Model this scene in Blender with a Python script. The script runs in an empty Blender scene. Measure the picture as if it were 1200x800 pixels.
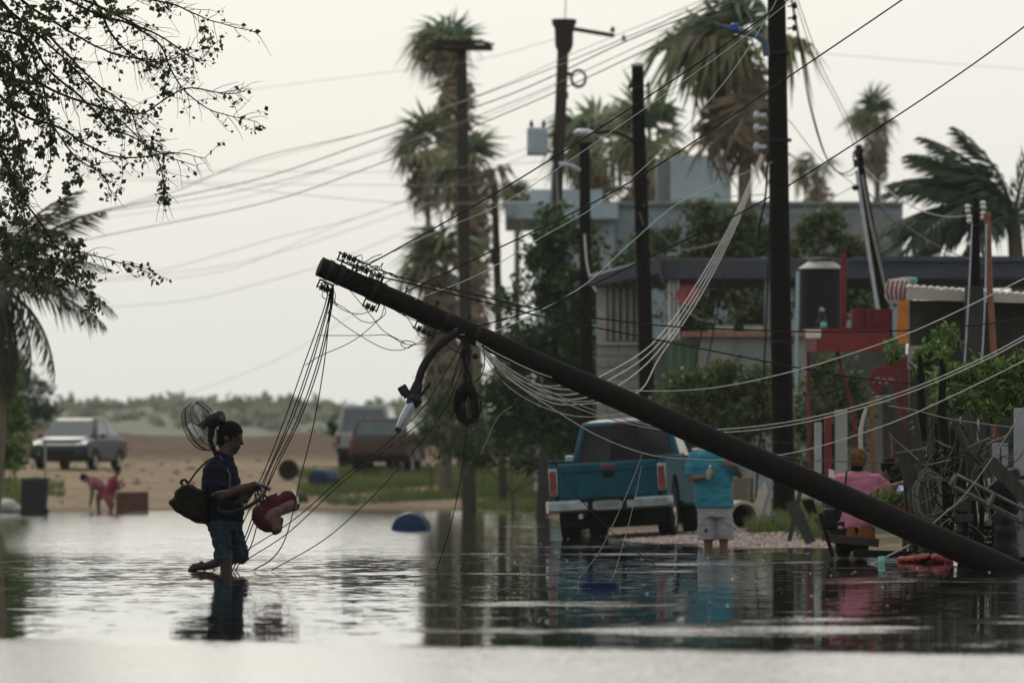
import bpy, bmesh, math, random
import numpy as np
from mathutils import Vector, Matrix, noise
random.seed(7)
rng = np.random.default_rng(7)
scene = bpy.context.scene
COL = scene.collection
R = math.radians

# ------------------------------------------------------------------ camera
F = 200.0 / 36.0 * 1200.0     # focal length in photo pixels
CAM_H = 0.80                  # metres above the flood water
YH = 560.0                    # horizon row in the photo
cam_d = bpy.data.cameras.new('camera')
cam_d.lens = 200.0
cam_d.sensor_width = 36.0
cam_d.shift_y = (YH - 400.0) / 1200.0
cam_d.clip_start = 0.5
cam_d.clip_end = 3000.0
cam_d.dof.use_dof = True
cam_d.dof.focus_distance = 48.8
cam_d.dof.aperture_fstop = 3.6
cam = bpy.data.objects.new('camera', cam_d)
COL.objects.link(cam)
cam.location = (0, 0, CAM_H)
cam.rotation_euler = (R(90), 0, 0)
scene.camera = cam

# ------------------------------------------------------------------ sky and sun (thin bright overcast, sun behind the cloud ahead)
SUN_EL, SUN_AZ = 38.0, 15.0   # azimuth: degrees to the left of straight ahead
world = bpy.data.worlds.new('World')
scene.world = world
world.use_nodes = True
nt = world.node_tree
nt.nodes.clear()
sky = nt.nodes.new('ShaderNodeTexSky')
sky.sky_type = 'NISHITA'
sky.sun_disc = False
sky.sun_elevation = R(SUN_EL)
sky.sun_rotation = R(-SUN_AZ)
sky.air_density = 1.0
sky.dust_density = 6.0
skyscale = nt.nodes.new('ShaderNodeVectorMath'); skyscale.operation = 'SCALE'
skyscale.inputs['Scale'].default_value = 0.10
cloud = nt.nodes.new('ShaderNodeRGB')
cloud.outputs[0].default_value = (0.925, 0.945, 0.905, 1)
mixn = nt.nodes.new('ShaderNodeMix'); mixn.data_type = 'RGBA'
mixn.inputs['Factor'].default_value = 0.78
bg = nt.nodes.new('ShaderNodeBackground')
bg.inputs['Strength'].default_value = 1.0
wo = nt.nodes.new('ShaderNodeOutputWorld')
nt.links.new(sky.outputs[0], skyscale.inputs[0])
nt.links.new(skyscale.outputs[0], mixn.inputs['A'])
nt.links.new(cloud.outputs[0], mixn.inputs['B'])
# overcast sky: luminance climbs gently from horizon to zenith (all the way round)
wtc = nt.nodes.new('ShaderNodeTexCoord')
wsep = nt.nodes.new('ShaderNodeSeparateXYZ')
nt.links.new(wtc.outputs['Generated'], wsep.inputs[0])
wmr = nt.nodes.new('ShaderNodeMapRange')
wmr.inputs['From Min'].default_value = 0.0; wmr.inputs['From Max'].default_value = 1.0
wmr.inputs['To Min'].default_value = 1.0; wmr.inputs['To Max'].default_value = 1.15
nt.links.new(wsep.outputs['Z'], wmr.inputs['Value'])
wsc = nt.nodes.new('ShaderNodeVectorMath'); wsc.operation = 'SCALE'
nt.links.new(mixn.outputs['Result'], wsc.inputs[0]); nt.links.new(wmr.outputs[0], wsc.inputs['Scale'])
nt.links.new(wsc.outputs[0], bg.inputs['Color'])
nt.links.new(bg.outputs[0], wo.inputs['Surface'])

sun_d = bpy.data.lights.new('sun', 'SUN')
sun_d.energy = 0.9
sun_d.angle = R(14)
sun_d.color = (1.0, 0.95, 0.87)
sun = bpy.data.objects.new('sun', sun_d)
COL.objects.link(sun)
sd = Vector((-math.sin(R(SUN_AZ)) * math.cos(R(SUN_EL)), math.cos(R(SUN_AZ)) * math.cos(R(SUN_EL)), math.sin(R(SUN_EL))))
sun.rotation_euler = sd.to_track_quat('Z', 'Y').to_euler()
sun.location = (-60, 120, 90)

vs = scene.view_settings
vs.view_transform = 'Standard'
vs.look = 'None'
vs.exposure = 0.0
vs.gamma = 1.0
vs.use_curve_mapping = False
scene.cycles.use_denoising = True
try:
    scene.cycles.denoiser = 'OPENIMAGEDENOISE'
except Exception:
    pass
scene.cycles.max_bounces = 6
scene.cycles.diffuse_bounces = 2
scene.cycles.glossy_bounces = 3
scene.cycles.transmission_bounces = 4
scene.cycles.transparent_max_bounces = 8
scene.cycles.volume_bounces = 1
scene.cycles.caustics_reflective = False
scene.cycles.caustics_refractive = False

# ------------------------------------------------------------------ helpers
def W(px, py, D):
    """world point at distance D metres seen at photo pixel (px, py)"""
    return Vector(((px - 600.0) * D / F, D, CAM_H + (YH - py) * D / F))

def mat(name, col, rough=0.8, var=0.25, scale=6.0, metallic=0.0, bump=0.0, bscale=40.0, col2=None, spec=0.3, stretch=(1, 1, 1), trans=0.0, detail=4.0):
    m = bpy.data.materials.new(name)
    m.use_nodes = True
    t = m.node_tree
    b = t.nodes['Principled BSDF']
    b.inputs['Roughness'].default_value = rough
    b.inputs['Metallic'].default_value = metallic
    b.inputs['Specular IOR Level'].default_value = spec
    tc = t.nodes.new('ShaderNodeTexCoord')
    mp = t.nodes.new('ShaderNodeMapping')
    mp.inputs['Scale'].default_value = stretch
    t.links.new(tc.outputs['Object'], mp.inputs[0])
    n = t.nodes.new('ShaderNodeTexNoise')
    n.inputs['Scale'].default_value = scale
    n.inputs['Detail'].default_value = detail
    n.inputs['Roughness'].default_value = 0.78
    t.links.new(mp.outputs[0], n.inputs['Vector'])
    mr = t.nodes.new('ShaderNodeMapRange')
    mr.inputs['From Min'].default_value = 0.3
    mr.inputs['From Max'].default_value = 0.7
    t.links.new(n.outputs['Fac'], mr.inputs['Value'])
    mx = t.nodes.new('ShaderNodeMix'); mx.data_type = 'RGBA'
    c2 = col2 if col2 else tuple(max(0, c * (1 - var)) for c in col)
    c1 = col if col2 else tuple(min(1, c * (1 + var)) for c in col)
    mx.inputs['A'].default_value = (*c1[:3], 1)
    mx.inputs['B'].default_value = (*c2[:3], 1)
    t.links.new(mr.outputs[0], mx.inputs['Factor'])
    t.links.new(mx.outputs['Result'], b.inputs['Base Color'])
    if bump > 0:
        n2 = t.nodes.new('ShaderNodeTexNoise')
        n2.inputs['Scale'].default_value = bscale
        n2.inputs['Detail'].default_value = 5
        t.links.new(mp.outputs[0], n2.inputs['Vector'])
        bp = t.nodes.new('ShaderNodeBump')
        bp.inputs['Strength'].default_value = 0.6
        bp.inputs['Distance'].default_value = bump
        t.links.new(n2.outputs['Fac'], bp.inputs['Height'])
        t.links.new(bp.outputs[0], b.inputs['Normal'])
    if trans > 0:   # thin leaf: light comes through
        tr = t.nodes.new('ShaderNodeBsdfTranslucent')
        t.links.new(mx.outputs['Result'], tr.inputs['Color'])
        ms = t.nodes.new('ShaderNodeMixShader')
        ms.inputs[0].default_value = trans
        t.links.new(b.outputs[0], ms.inputs[1])
        t.links.new(tr.outputs[0], ms.inputs[2])
        t.links.new(ms.outputs[0], t.nodes['Material Output'].inputs['Surface'])
    return m

class MB:
    """collects shapes, becomes ONE mesh"""
    def __init__(self):
        self.v = []; self.f = []; self.mi = []; self.n = 0; self.cur = 0
    def add(self, verts, faces):
        o = self.n
        self.v.extend([tuple(p) for p in verts])
        self.n += len(verts)
        for fc in faces:
            self.f.append(tuple(i + o for i in fc)); self.mi.append(self.cur)
        return self
    def box(self, c, s, rot=None, taper=1.0):
        c = Vector(c); hx, hy, hz = s[0] / 2, s[1] / 2, s[2] / 2
        vs_ = []
        for z, k in ((-hz, 1.0), (hz, taper)):
            for x, y in ((-hx, -hy), (hx, -hy), (hx, hy), (-hx, hy)):
                p = Vector((x * k, y * k, z))
                if rot is not None: p = rot @ p
                vs_.append(c + p)
        return self.add(vs_, [(3, 2, 1, 0), (4, 5, 6, 7), (0, 1, 5, 4), (1, 2, 6, 5), (2, 3, 7, 6), (3, 0, 4, 7)])
    def hexa(self, b4, t4):
        return self.add(list(b4) + list(t4), [(3, 2, 1, 0), (4, 5, 6, 7), (0, 1, 5, 4), (1, 2, 6, 5), (2, 3, 7, 6), (3, 0, 4, 7)])
    def tube(self, pts, rad, n=8, cap=True, closed=False):
        pts = [Vector(p) for p in pts]
        k = len(pts)
        if not hasattr(rad, '__len__'): rad = [rad] * k
        t0 = (pts[1] - pts[0]).normalized()
        up = Vector((0, 0, 1)) if abs(t0.z) < 0.9 else Vector((1, 0, 0))
        nrm = t0.cross(up).normalized()
        vs_ = []
        for i in range(k):
            a = pts[i - 1] if (i > 0 or closed) else pts[i]
            b = pts[(i + 1) % k] if (i < k - 1 or closed) else pts[i]
            t = (b - a)
            t = t.normalized() if t.length > 1e-9 else t0
            nrm = (nrm - t * nrm.dot(t))
            nrm = nrm.normalized() if nrm.length > 1e-6 else t.orthogonal().normalized()
            bn = t.cross(nrm)
            for j in range(n):
                a_ = 2 * math.pi * j / n
                vs_.append(pts[i] + (nrm * math.cos(a_) + bn * math.sin(a_)) * rad[i])
        fs = []
        for i in range(k if closed else k - 1):
            for j in range(n):
                i2 = (i + 1) % k
                fs.append((i * n + j, i * n + (j + 1) % n, i2 * n + (j + 1) % n, i2 * n + j))
        if cap and not closed:
            fs.append(tuple(range(n - 1, -1, -1)))
            fs.append(tuple((k - 1) * n + j for j in range(n)))
        return self.add(vs_, fs)
    def lathe(self, origin, axis, prof, n=20, cap=True):
        """prof: list of (distance along axis, radius)"""
        o = Vector(origin); ax = Vector(axis).normalized()
        a = ax.orthogonal().normalized(); b = ax.cross(a)
        vs_ = []
        for d, r in prof:
            for j in range(n):
                t = 2 * math.pi * j / n
                vs_.append(o + ax * d + (a * math.cos(t) + b * math.sin(t)) * r)
        fs = []
        for i in range(len(prof) - 1):
            for j in range(n):
                fs.append((i * n + j, i * n + (j + 1) % n, (i + 1) * n + (j + 1) % n, (i + 1) * n + j))
        if cap:
            fs.append(tuple(range(n - 1, -1, -1)))
            fs.append(tuple((len(prof) - 1) * n + j for j in range(n)))
        return self.add(vs_, fs)
    def ell(self, c, r, frame=None, nu=14, nv=9):
        c = Vector(c); vs_ = []
        for i in range(nv + 1):
            ph = math.pi * i / nv
            for j in range(nu):
                th = 2 * math.pi * j / nu
                p = Vector((math.sin(ph) * math.cos(th) * r[0], math.sin(ph) * math.sin(th) * r[1], math.cos(ph) * r[2]))
                if frame is not None: p = frame @ p
                vs_.append(c + p)
        fs = []
        for i in range(nv):
            for j in range(nu):
                fs.append((i * nu + j, (i + 1) * nu + j, (i + 1) * nu + (j + 1) % nu, i * nu + (j + 1) % nu))
        return self.add(vs_, fs)
    def cap(self, p0, p1, r0, r1, n=12):
        """tapered capsule"""
        p0 = Vector(p0); p1 = Vector(p1); ax = p1 - p0; L = ax.length
        prof = []
        for k in range(4):
            a = math.pi / 2 * (1 - k / 4.0)
            prof.append((-math.sin(a) * r0 + 0.0, max(1e-4, math.cos(a) * r0)))
        prof.append((0, r0)); prof.append((L, r1))
        for k in range(1, 5):
            a = math.pi / 2 * k / 4.0
            prof.append((L + math.sin(a) * r1, max(1e-4, math.cos(a) * r1)))
        return self.lathe(p0, ax, prof, n)
    def loft(self, rings, n=16):
        """rings: (centre, half-vector A, half-vector B)"""
        vs_ = []
        for c, A, B in rings:
            c = Vector(c); A = Vector(A); B = Vector(B)
            for j in range(n):
                t = 2 * math.pi * j / n
                vs_.append(c + A * math.cos(t) + B * math.sin(t))
        fs = []
        for i in range(len(rings) - 1):
            for j in range(n):
                fs.append((i * n + j, i * n + (j + 1) % n, (i + 1) * n + (j + 1) % n, (i + 1) * n + j))
        fs.append(tuple(range(n - 1, -1, -1)))
        fs.append(tuple((len(rings) - 1) * n + j for j in range(n)))
        return self.add(vs_, fs)
    def prism(self, poly, origin, ux, uy, ext):
        """polygon in (ux, uy) plane extruded by +-ext/2"""
        o = Vector(origin); ux = Vector(ux); uy = Vector(uy); e = Vector(ext)
        n = len(poly)
        vs_ = [o + ux * a + uy * b - e / 2 for a, b in poly] + [o + ux * a + uy * b + e / 2 for a, b in poly]
        fs = [tuple(range(n - 1, -1, -1)), tuple(range(n, 2 * n))]
        for i in range(n):
            fs.append((i, (i + 1) % n, n + (i + 1) % n, n + i))
        return self.add(vs_, fs)

def mesh_from(name, mb, mats, smooth=True):
    me = bpy.data.meshes.new(name)
    me.from_pydata(mb.v, [], mb.f)
    if not isinstance(mats, (list, tuple)): mats = [mats]
    for m in mats: me.materials.append(m)
    if len(mats) > 1: me.polygons.foreach_set('material_index', mb.mi)
    if smooth: me.polygons.foreach_set('use_smooth', [True] * len(me.polygons))
    me.update()
    return me

def fix_normals(me):
    b = bmesh.new(); b.from_mesh(me)
    bmesh.ops.recalc_face_normals(b, faces=b.faces)
    b.to_mesh(me); b.free()

def root_of(o):
    while o.parent: o = o.parent
    return o

def obj(name, mb, mats, parent=None, world=True, smooth=True, bevel=0.0, angle=40):
    """one mesh object; world=True: mb is in world coordinates even when parented"""
    me = mb if isinstance(mb, bpy.types.Mesh) else mesh_from(name, mb, mats, smooth)
    o = bpy.data.objects.new(name, me)
    COL.objects.link(o)
    if parent is not None:
        if world:
            me.transform(root_of(parent).matrix_basis.inverted())
        o.parent = parent
    if not isinstance(mb, bpy.types.Mesh): fix_normals(me)
    if bevel > 0:
        bv = o.modifiers.new('bevel', 'BEVEL'); bv.width = bevel; bv.segments = 2; bv.limit_method = 'ANGLE'; bv.angle_limit = R(35)
    if smooth and angle < 180:
        me.set_sharp_from_angle(angle=R(angle))
    return o

def tag(o, label, cat, group=None):
    o['label'] = label; o['category'] = cat
    if group: o['group'] = group
    return o

def thing(name, label, cat, loc=(0, 0, 0), group=None, rot=(0, 0, 0)):
    e = bpy.data.objects.new(name, None)
    e.empty_display_size = 0.2
    COL.objects.link(e)
    e.location = loc; e.rotation_euler = rot
    return tag(e, label, cat, group)

def struct(o, kind='structure'):
    o['kind'] = kind
    return o

def spline(pts, sub=8):
    """Catmull-Rom through points"""
    P = [Vector(p) for p in pts]
    if len(P) < 3:
        return [P[0].lerp(P[1], i / sub) for i in range(sub + 1)]
    out = []
    for i in range(len(P) - 1):
        p0 = P[i - 1] if i else P[0] * 2 - P[1]
        p1, p2 = P[i], P[i + 1]
        p3 = P[i + 2] if i + 2 < len(P) else P[-1] * 2 - P[-2]
        for k in range(sub):
            t = k / sub
            out.append(0.5 * ((2 * p1) + (p2 - p0) * t + (2 * p0 - 5 * p1 + 4 * p2 - p3) * t * t + (3 * p1 - p0 - 3 * p2 + p3) * t ** 3))
    out.append(P[-1])
    return out

def pxline(pts, D0, D1=None):
    """photo points -> world polyline, distance running from D0 to D1"""
    if D1 is None: D1 = D0
    L = [0]
    for a, b in zip(pts[:-1], pts[1:]): L.append(L[-1] + math.hypot(b[0] - a[0], b[1] - a[1]))
    return [W(p[0], p[1], (p[2] if len(p) > 2 else D0 + (D1 - D0) * l / L[-1])) for p, l in zip(pts, L)]

def fuse(mb, mats, voxel=0.01, smooth=3, name='body', puff=0.0, wr=0.0, wsc=14.0):
    """voxel-remesh a pile of overlapping shapes into one continuous skin"""
    me = mesh_from(name, mb, mats)
    fix_normals(me)
    o = bpy.data.objects.new('tmp', me)
    COL.objects.link(o)
    md = o.modifiers.new('r', 'REMESH'); md.mode = 'VOXEL'; md.voxel_size = voxel
    dg = bpy.context.evaluated_depsgraph_get()
    out = bpy.data.meshes.new_from_object(o.evaluated_get(dg))
    bpy.data.objects.remove(o); bpy.data.meshes.remove(me)
    b = bmesh.new(); b.from_mesh(out)
    for _ in range(smooth):
        bmesh.ops.smooth_vert(b, verts=b.verts, factor=0.5, use_axis_x=True, use_axis_y=True, use_axis_z=True)
    if puff or wr:
        b.normal_update()
        for v in b.verts:
            k = puff
            if wr:
                q = v.co * wsc
                k += wr * noise.noise(Vector((q.x, q.y, q.z * 1.8)))
            v.co += v.normal * k
    for f in b.faces: f.smooth = True
    b.to_mesh(out); b.free()
    out.name = name
    if len(out.materials) == 0:
        for m in (mats if isinstance(mats, (list, tuple)) else [mats]): out.materials.append(m)
    return out

def leaves(pts, size, mats, name='foliage', aspect=0.45, down=0.0, jit=0.5, mi=None):
    """one mesh of small leaf-shaped faces (two triangles folded along the midrib as one quad) at pts"""
    pts = np.asarray(pts, float); n = len(pts)
    d = rng.normal(size=(n, 3)); d[:, 2] -= down
    d /= np.linalg.norm(d, axis=1)[:, None]
    e = rng.normal(size=(n, 3)); e -= (e * d).sum(1)[:, None] * d
    e /= np.linalg.norm(e, axis=1)[:, None] + 1e-9
    s = size * (1 + jit * rng.uniform(-1, 1, n))[:, None]
    nn = np.cross(d, e)
    v = np.stack([pts, pts + d * s * 0.45 + e * s * aspect * 0.5 + nn * s * 0.06, pts + d * s, pts + d * s * 0.45 - e * s * aspect * 0.5 + nn * s * 0.06], 1).reshape(-1, 3)
    f = np.arange(n * 4).reshape(n, 4)
    me = bpy.data.meshes.new(name)
    me.from_pydata(v.tolist(), [], f.tolist())
    if not isinstance(mats, (list, tuple)): mats = [mats]
    for m in mats: me.materials.append(m)
    if len(mats) > 1:
        idx = rng.integers(0, len(mats), n) if mi is None else np.asarray(mi)
        me.polygons.foreach_set('material_index', idx.astype(np.int32))
    me.update()
    return me

def link(name, me, parent=None):
    o = bpy.data.objects.new(name, me); COL.objects.link(o)
    if parent is not None: o.parent = parent
    return o
# ------------------------------------------------------------------ terrain
SHORE = [(-420, 118), (-40, 124), (-12, 131), (-7.2, 144), (-3.3, 145), (-0.9, 139), (0.55, 126), (0.95, 100), (1.25, 82), (1.75, 71.5), (3.7, 66.5), (4.3, 61), (5.2, 58), (12, 55), (420, 50)]
_sx = np.array([p[0] for p in SHORE], float); _sy = np.array([p[1] for p in SHORE], float)

def shore_dist(x, y):
    x = np.asarray(x, float); y = np.asarray(y, float)
    best = np.full(x.shape, 1e9)
    for i in range(len(SHORE) - 1):
        ax, ay, bx, by = _sx[i], _sy[i], _sx[i + 1], _sy[i + 1]
        dx, dy = bx - ax, by - ay
        t = np.clip(((x - ax) * dx + (y - ay) * dy) / (dx * dx + dy * dy), 0, 1)
        best = np.minimum(best, np.hypot(x - ax - t * dx, y - ay - t * dy))
    return np.where(y > np.interp(x, _sx, _sy), best, -best)

def ground_z(x, y):
    x = np.asarray(x, float); y = np.asarray(y, float)
    d = shore_dist(x, y)
    k = 1 / (1 + np.exp(-(x - 1.5) * 1.2))          # 0 on the left (sand road), 1 on the right (house lots)
    zl = 1.18 * (1 - np.exp(-np.maximum(d, 0) / 13.0))
    zr = 0.75 * (1 - np.exp(-np.maximum(d, 0) / 22.0))
    z = np.where(d > 0, zl * (1 - k) + zr * k, -0.55 * (1 - np.exp(d / 7.0)))
    berm = np.exp(-((y - 192 - 0.04 * x) / 9.0) ** 2) * (1 - k)
    z = z + berm * 1.05
    wob = np.array([noise.noise(Vector((a * 0.35, b * 0.35, 3.1))) * 0.05 + noise.noise(Vector((a * 1.3, b * 1.3, 7.7))) * 0.025 + noise.noise(Vector((a * 0.09, b * 0.3, 1.0))) * 0.55 * w + noise.noise(Vector((a * 0.5, b * 0.9, 4.0))) * 0.16 * w for a, b, w in zip(x.ravel(), y.ravel(), berm.ravel())]).reshape(x.shape)
    z = z + wob * np.clip(np.abs(d) / 1.5, 0.15, 1) * np.where(d > 0, 1, 0.3)
    return z

def gz(x, y): return float(ground_z(np.array([x]), np.array([y]))[0])
def on_ground(px, D):
    x = (px - 600) * D / F
    return Vector((x, D, gz(x, D)))

gx = np.concatenate([-np.geomspace(400, 27, 14), np.arange(-25, 25.01, 0.5), np.geomspace(27, 400, 14)])
gy = np.concatenate([np.linspace(-30, 48, 14), np.arange(50, 120, 1.0), np.arange(120, 225, 1.5), np.geomspace(228, 720, 20)])
GX, GY = np.meshgrid(gx, gy)
GZ = ground_z(GX, GY)
nx_, ny_ = len(gx), len(gy)
gme = bpy.data.meshes.new('ground')
gme.from_pydata(np.stack([GX, GY, GZ], -1).reshape(-1, 3).tolist(), [], [(j * nx_ + i, j * nx_ + i + 1, (j + 1) * nx_ + i + 1, (j + 1) * nx_ + i) for j in range(ny_ - 1) for i in range(nx_ - 1)])
gme.polygons.foreach_set('use_smooth', [True] * len(gme.polygons))

def ground_material():
    m = bpy.data.materials.new('sandy_ground'); m.use_nodes = True
    t = m.node_tree; b = t.nodes['Principled BSDF']; b.inputs['Roughness'].default_value = 0.95; b.inputs['Specular IOR Level'].default_value = 0.15
    g = t.nodes.new('ShaderNodeNewGeometry')
    def nz(s, d, vec=None):
        n = t.nodes.new('ShaderNodeTexNoise'); n.inputs['Scale'].default_value = s; n.inputs['Detail'].default_value = d
        t.links.new((vec or g.outputs['Position']), n.inputs['Vector']); return n
    def ramp(src, a, b_):
        r = t.nodes.new('ShaderNodeMapRange'); r.inputs['From Min'].default_value = a; r.inputs['From Max'].default_value = b_
        t.links.new(src, r.inputs['Value']); return r.outputs[0]
    def mix(f, a, b_):
        x = t.nodes.new('ShaderNodeMix'); x.data_type = 'RGBA'
        for s, k in ((a, 'A'), (b_, 'B')):
            if isinstance(s, tuple): x.inputs[k].default_value = (*s, 1)
            else: t.links.new(s, x.inputs[k])
        t.links.new(f, x.inputs['Factor']); return x.outputs['Result']
    n1, n2, n3 = nz(0.5, 5), nz(3.5, 6), nz(0.13, 3)
    c = mix(ramp(n1.outputs['Fac'], 0.35, 0.65), (0.225, 0.163, 0.098), (0.15, 0.104, 0.062))
    c = mix(ramp(n2.outputs['Fac'], 0.45, 0.75), c, (0.285, 0.222, 0.148))
    # berm of dark red earth behind the road, green weeds beyond and in patches
    sx = t.nodes.new('ShaderNodeSeparateXYZ'); t.links.new(g.outputs['Position'], sx.inputs[0])
    c = mix(ramp(sx.outputs['Z'], 1.25, 1.6), c, (0.10, 0.064, 0.042))
    c = mix(ramp(sx.outputs['Y'], 205, 230), c, (0.06, 0.085, 0.03))
    right = ramp(sx.outputs['X'], 1.2, 2.6)
    mul = t.nodes.new('ShaderNodeMath'); mul.operation = 'MULTIPLY'
    t.links.new(right, mul.inputs[0]); t.links.new(ramp(n1.outputs['Fac'], 0.38, 0.5), mul.inputs[1])
    c = mix(mul.outputs[0], c, (0.032, 0.036, 0.018))
    # wet edge
    c = mix(ramp(sx.outputs['Z'], 0.10, 0.0), c, (0.10, 0.07, 0.045))
    t.links.new(c, b.inputs['Base Color'])
    bp = t.nodes.new('ShaderNodeBump'); bp.inputs['Distance'].default_value = 0.16
    t.links.new(n2.outputs['Fac'], bp.inputs['Height']); t.links.new(bp.outputs[0], b.inputs['Normal'])
    return m
gme.materials.append(ground_material())
struct(link('ground', gme))

# ------------------------------------------------------------------ flood water: one sheet, ripples as perturbed normals, wind patches rougher
def water_material():
    m = bpy.data.materials.new('flood_water'); m.use_nodes = True
    t = m.node_tree; b = t.nodes['Principled BSDF']
    b.inputs['Base Color'].default_value = (0.09, 0.082, 0.065, 1)
    b.inputs['Roughness'].default_value = 0.02
    b.inputs['IOR'].default_value = 1.333
    b.inputs['Coat Weight'].default_value = 1.0      # extra clear layer added to brighten the sky's reflection
    b.inputs['Coat Roughness'].default_value = 0.02
    b.inputs['Coat IOR'].default_value = 1.45
    g = t.nodes.new('ShaderNodeNewGeometry')
    def mapped(sc):
        mp = t.nodes.new('ShaderNodeMapping'); mp.inputs['Scale'].default_value = sc
        t.links.new(g.outputs['Position'], mp.inputs[0]); return mp.outputs[0]
    def nz(sc, det, rough=0.5):
        n = t.nodes.new('ShaderNodeTexNoise'); n.inputs['Scale'].default_value = 1.0; n.inputs['Detail'].default_value = det; n.inputs['Roughness'].default_value = rough
        t.links.new(mapped(sc), n.inputs['Vector']); return n
    def M(op, a, b_=None):
        x = t.nodes.new('ShaderNodeMath'); x.operation = op
        for i, s in enumerate((a, b_)):
            if s is None: continue
            if isinstance(s, (int, float)): x.inputs[i].default_value = s
            else: t.links.new(s, x.inputs[i])
        return x.outputs[0]
    def rng_(src, a, b_, c=0.0, d=1.0, smooth=True):
        r = t.nodes.new('ShaderNodeMapRange')
        if smooth: r.interpolation_type = 'SMOOTHSTEP'
        for k, v in (('From Min', a), ('From Max', b_), ('To Min', c), ('To Max', d)): r.inputs[k].default_value = v
        t.links.new(src, r.inputs['Value']); return r.outputs[0]
    sx = t.nodes.new('ShaderNodeSeparateXYZ'); t.links.new(g.outputs['Position'], sx.inputs[0])
    X, Y = sx.outputs['X'], sx.outputs['Y']
    # ripple patches: wind streaks
    patch = nz((0.30, 0.26, 1), 4, 0.6)
    streak = M('MULTIPLY', rng_(patch.outputs['Fac'], 0.52, 0.68, 0.0, 2.6), rng_(X, -2.0, 0.6, 0.12, 1.0))
    fine = nz((1.5, 1.3, 1), 3)
    streak2 = rng_(fine.outputs['Fac'], 0.57, 0.72, 0, 1.4)
    edge = nz((0.35, 0.5, 1), 2)
    yw = M('ADD', Y, M('MULTIPLY', X, 0.5))
    yw = M('ADD', yw, M('MULTIPLY', M('SUBTRACT', edge.outputs['Fac'], 0.5), 1.4))
    near = rng_(yw, 27.5, 26.0, 0.0, 3.8)                          # wind-ruffled water close to the camera
    far = M('MULTIPLY', rng_(Y, 50, 70, 0.0, 0.9), rng_(X, 0.2, -1.4))
    amp = M('MAXIMUM', M('MAXIMUM', streak, streak2), M('MAXIMUM', near, far))
    slope = M('MULTIPLY', amp, 0.19)
    r1 = nz((48.0, 40.0, 1), 1, 0.5)
    r3 = nz((7.0, 4.0, 1), 2, 0.6)
    r2 = nz((0.9, 0.8, 1), 2, 0.5)
    def vec(n, k):
        s = t.nodes.new('ShaderNodeVectorMath'); s.operation = 'SUBTRACT'; s.inputs[1].default_value = (0.5, 0.5, 0.5)
        t.links.new(n.outputs['Color'], s.inputs[0])
        q = t.nodes.new('ShaderNodeVectorMath'); q.operation = 'SCALE'
        t.links.new(s.outputs[0], q.inputs[0])
        if isinstance(k, float): q.inputs['Scale'].default_value = k
        else: t.links.new(k, q.inputs['Scale'])
        return q.outputs[0]
    # the wave faces one sees at this low angle are those leaning to the shore the wind blows to (-Y)
    def lean(v):
        s = t.nodes.new('ShaderNodeSeparateXYZ'); t.links.new(v, s.inputs[0])
        c = t.nodes.new('ShaderNodeCombineXYZ'); t.links.new(s.outputs[0], c.inputs[0])
        t.links.new(M('MULTIPLY', M('ABSOLUTE', s.outputs[1]), -1.0), c.inputs[1])
        return c.outputs[0]
    add = t.nodes.new('ShaderNodeVectorMath'); add.operation = 'ADD'
    t.links.new(lean(vec(r1, slope)), add.inputs[0]); add2 = t.nodes.new('ShaderNodeVectorMath'); add2.operation = 'ADD'
    t.links.new(vec(r2, 0.008), add2.inputs[0]); t.links.new(vec(r3, 0.027), add2.inputs[1]); t.links.new(add2.outputs[0], add.inputs[1])
    flat = t.nodes.new('ShaderNodeVectorMath'); flat.operation = 'MULTIPLY'; flat.inputs[1].default_value = (1, 1, 0)
    t.links.new(add.outputs[0], flat.inputs[0])
    up = t.nodes.new('ShaderNodeVectorMath'); up.operation = 'ADD'; up.inputs[1].default_value = (0, 0, 1)
    t.links.new(flat.outputs[0], up.inputs[0])
    nrm = t.nodes.new('ShaderNodeVectorMath'); nrm.operation = 'NORMALIZE'
    t.links.new(up.outputs[0], nrm.inputs[0])
    t.links.new(nrm.outputs[0], b.inputs['Normal']); t.links.new(nrm.outputs[0], b.inputs['Coat Normal'])
    return m
wme = bpy.data.meshes.new('water')
wme.from_pydata([(-300, -25, 0), (300, -25, 0), (300, 170, 0), (-300, 170, 0)], [], [(0, 1, 2, 3)])
wme.materials.append(water_material())
struct(link('water', wme))

# ------------------------------------------------------------------ far vegetated dunes
hx = np.linspace(-160, 160, 90); hy = np.linspace(380, 560, 40)
HX, HY = np.meshgrid(hx, hy)
HZ = np.array([7.6 * math.exp(-((b - 480) / 55.0) ** 2) * (0.85 + 0.28 * noise.noise(Vector((a * 0.02, b * 0.01, 5.0))) + 0.06 * noise.noise(Vector((a * 0.15, b * 0.1, 2)))) - 0.4 for a, b in zip(HX.ravel(), HY.ravel())])
hme = bpy.data.meshes.new('hills')
hme.from_pydata(np.stack([HX.ravel(), HY.ravel(), HZ], -1).tolist(), [], [(j * 90 + i, j * 90 + i + 1, (j + 1) * 90 + i + 1, (j + 1) * 90 + i) for j in range(39) for i in range(89)])
hme.materials.append(mat('dune_scrub', (0.125, 0.145, 0.10), 0.95, scale=0.25, col2=(0.145, 0.16, 0.115)))  # greyed and paled, distance haze put into the dune colour
hme.polygons.foreach_set('use_smooth', [True] * len(hme.polygons))
struct(link('hills', hme))
HP = HZ.reshape(HX.shape)
pts = []
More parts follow.
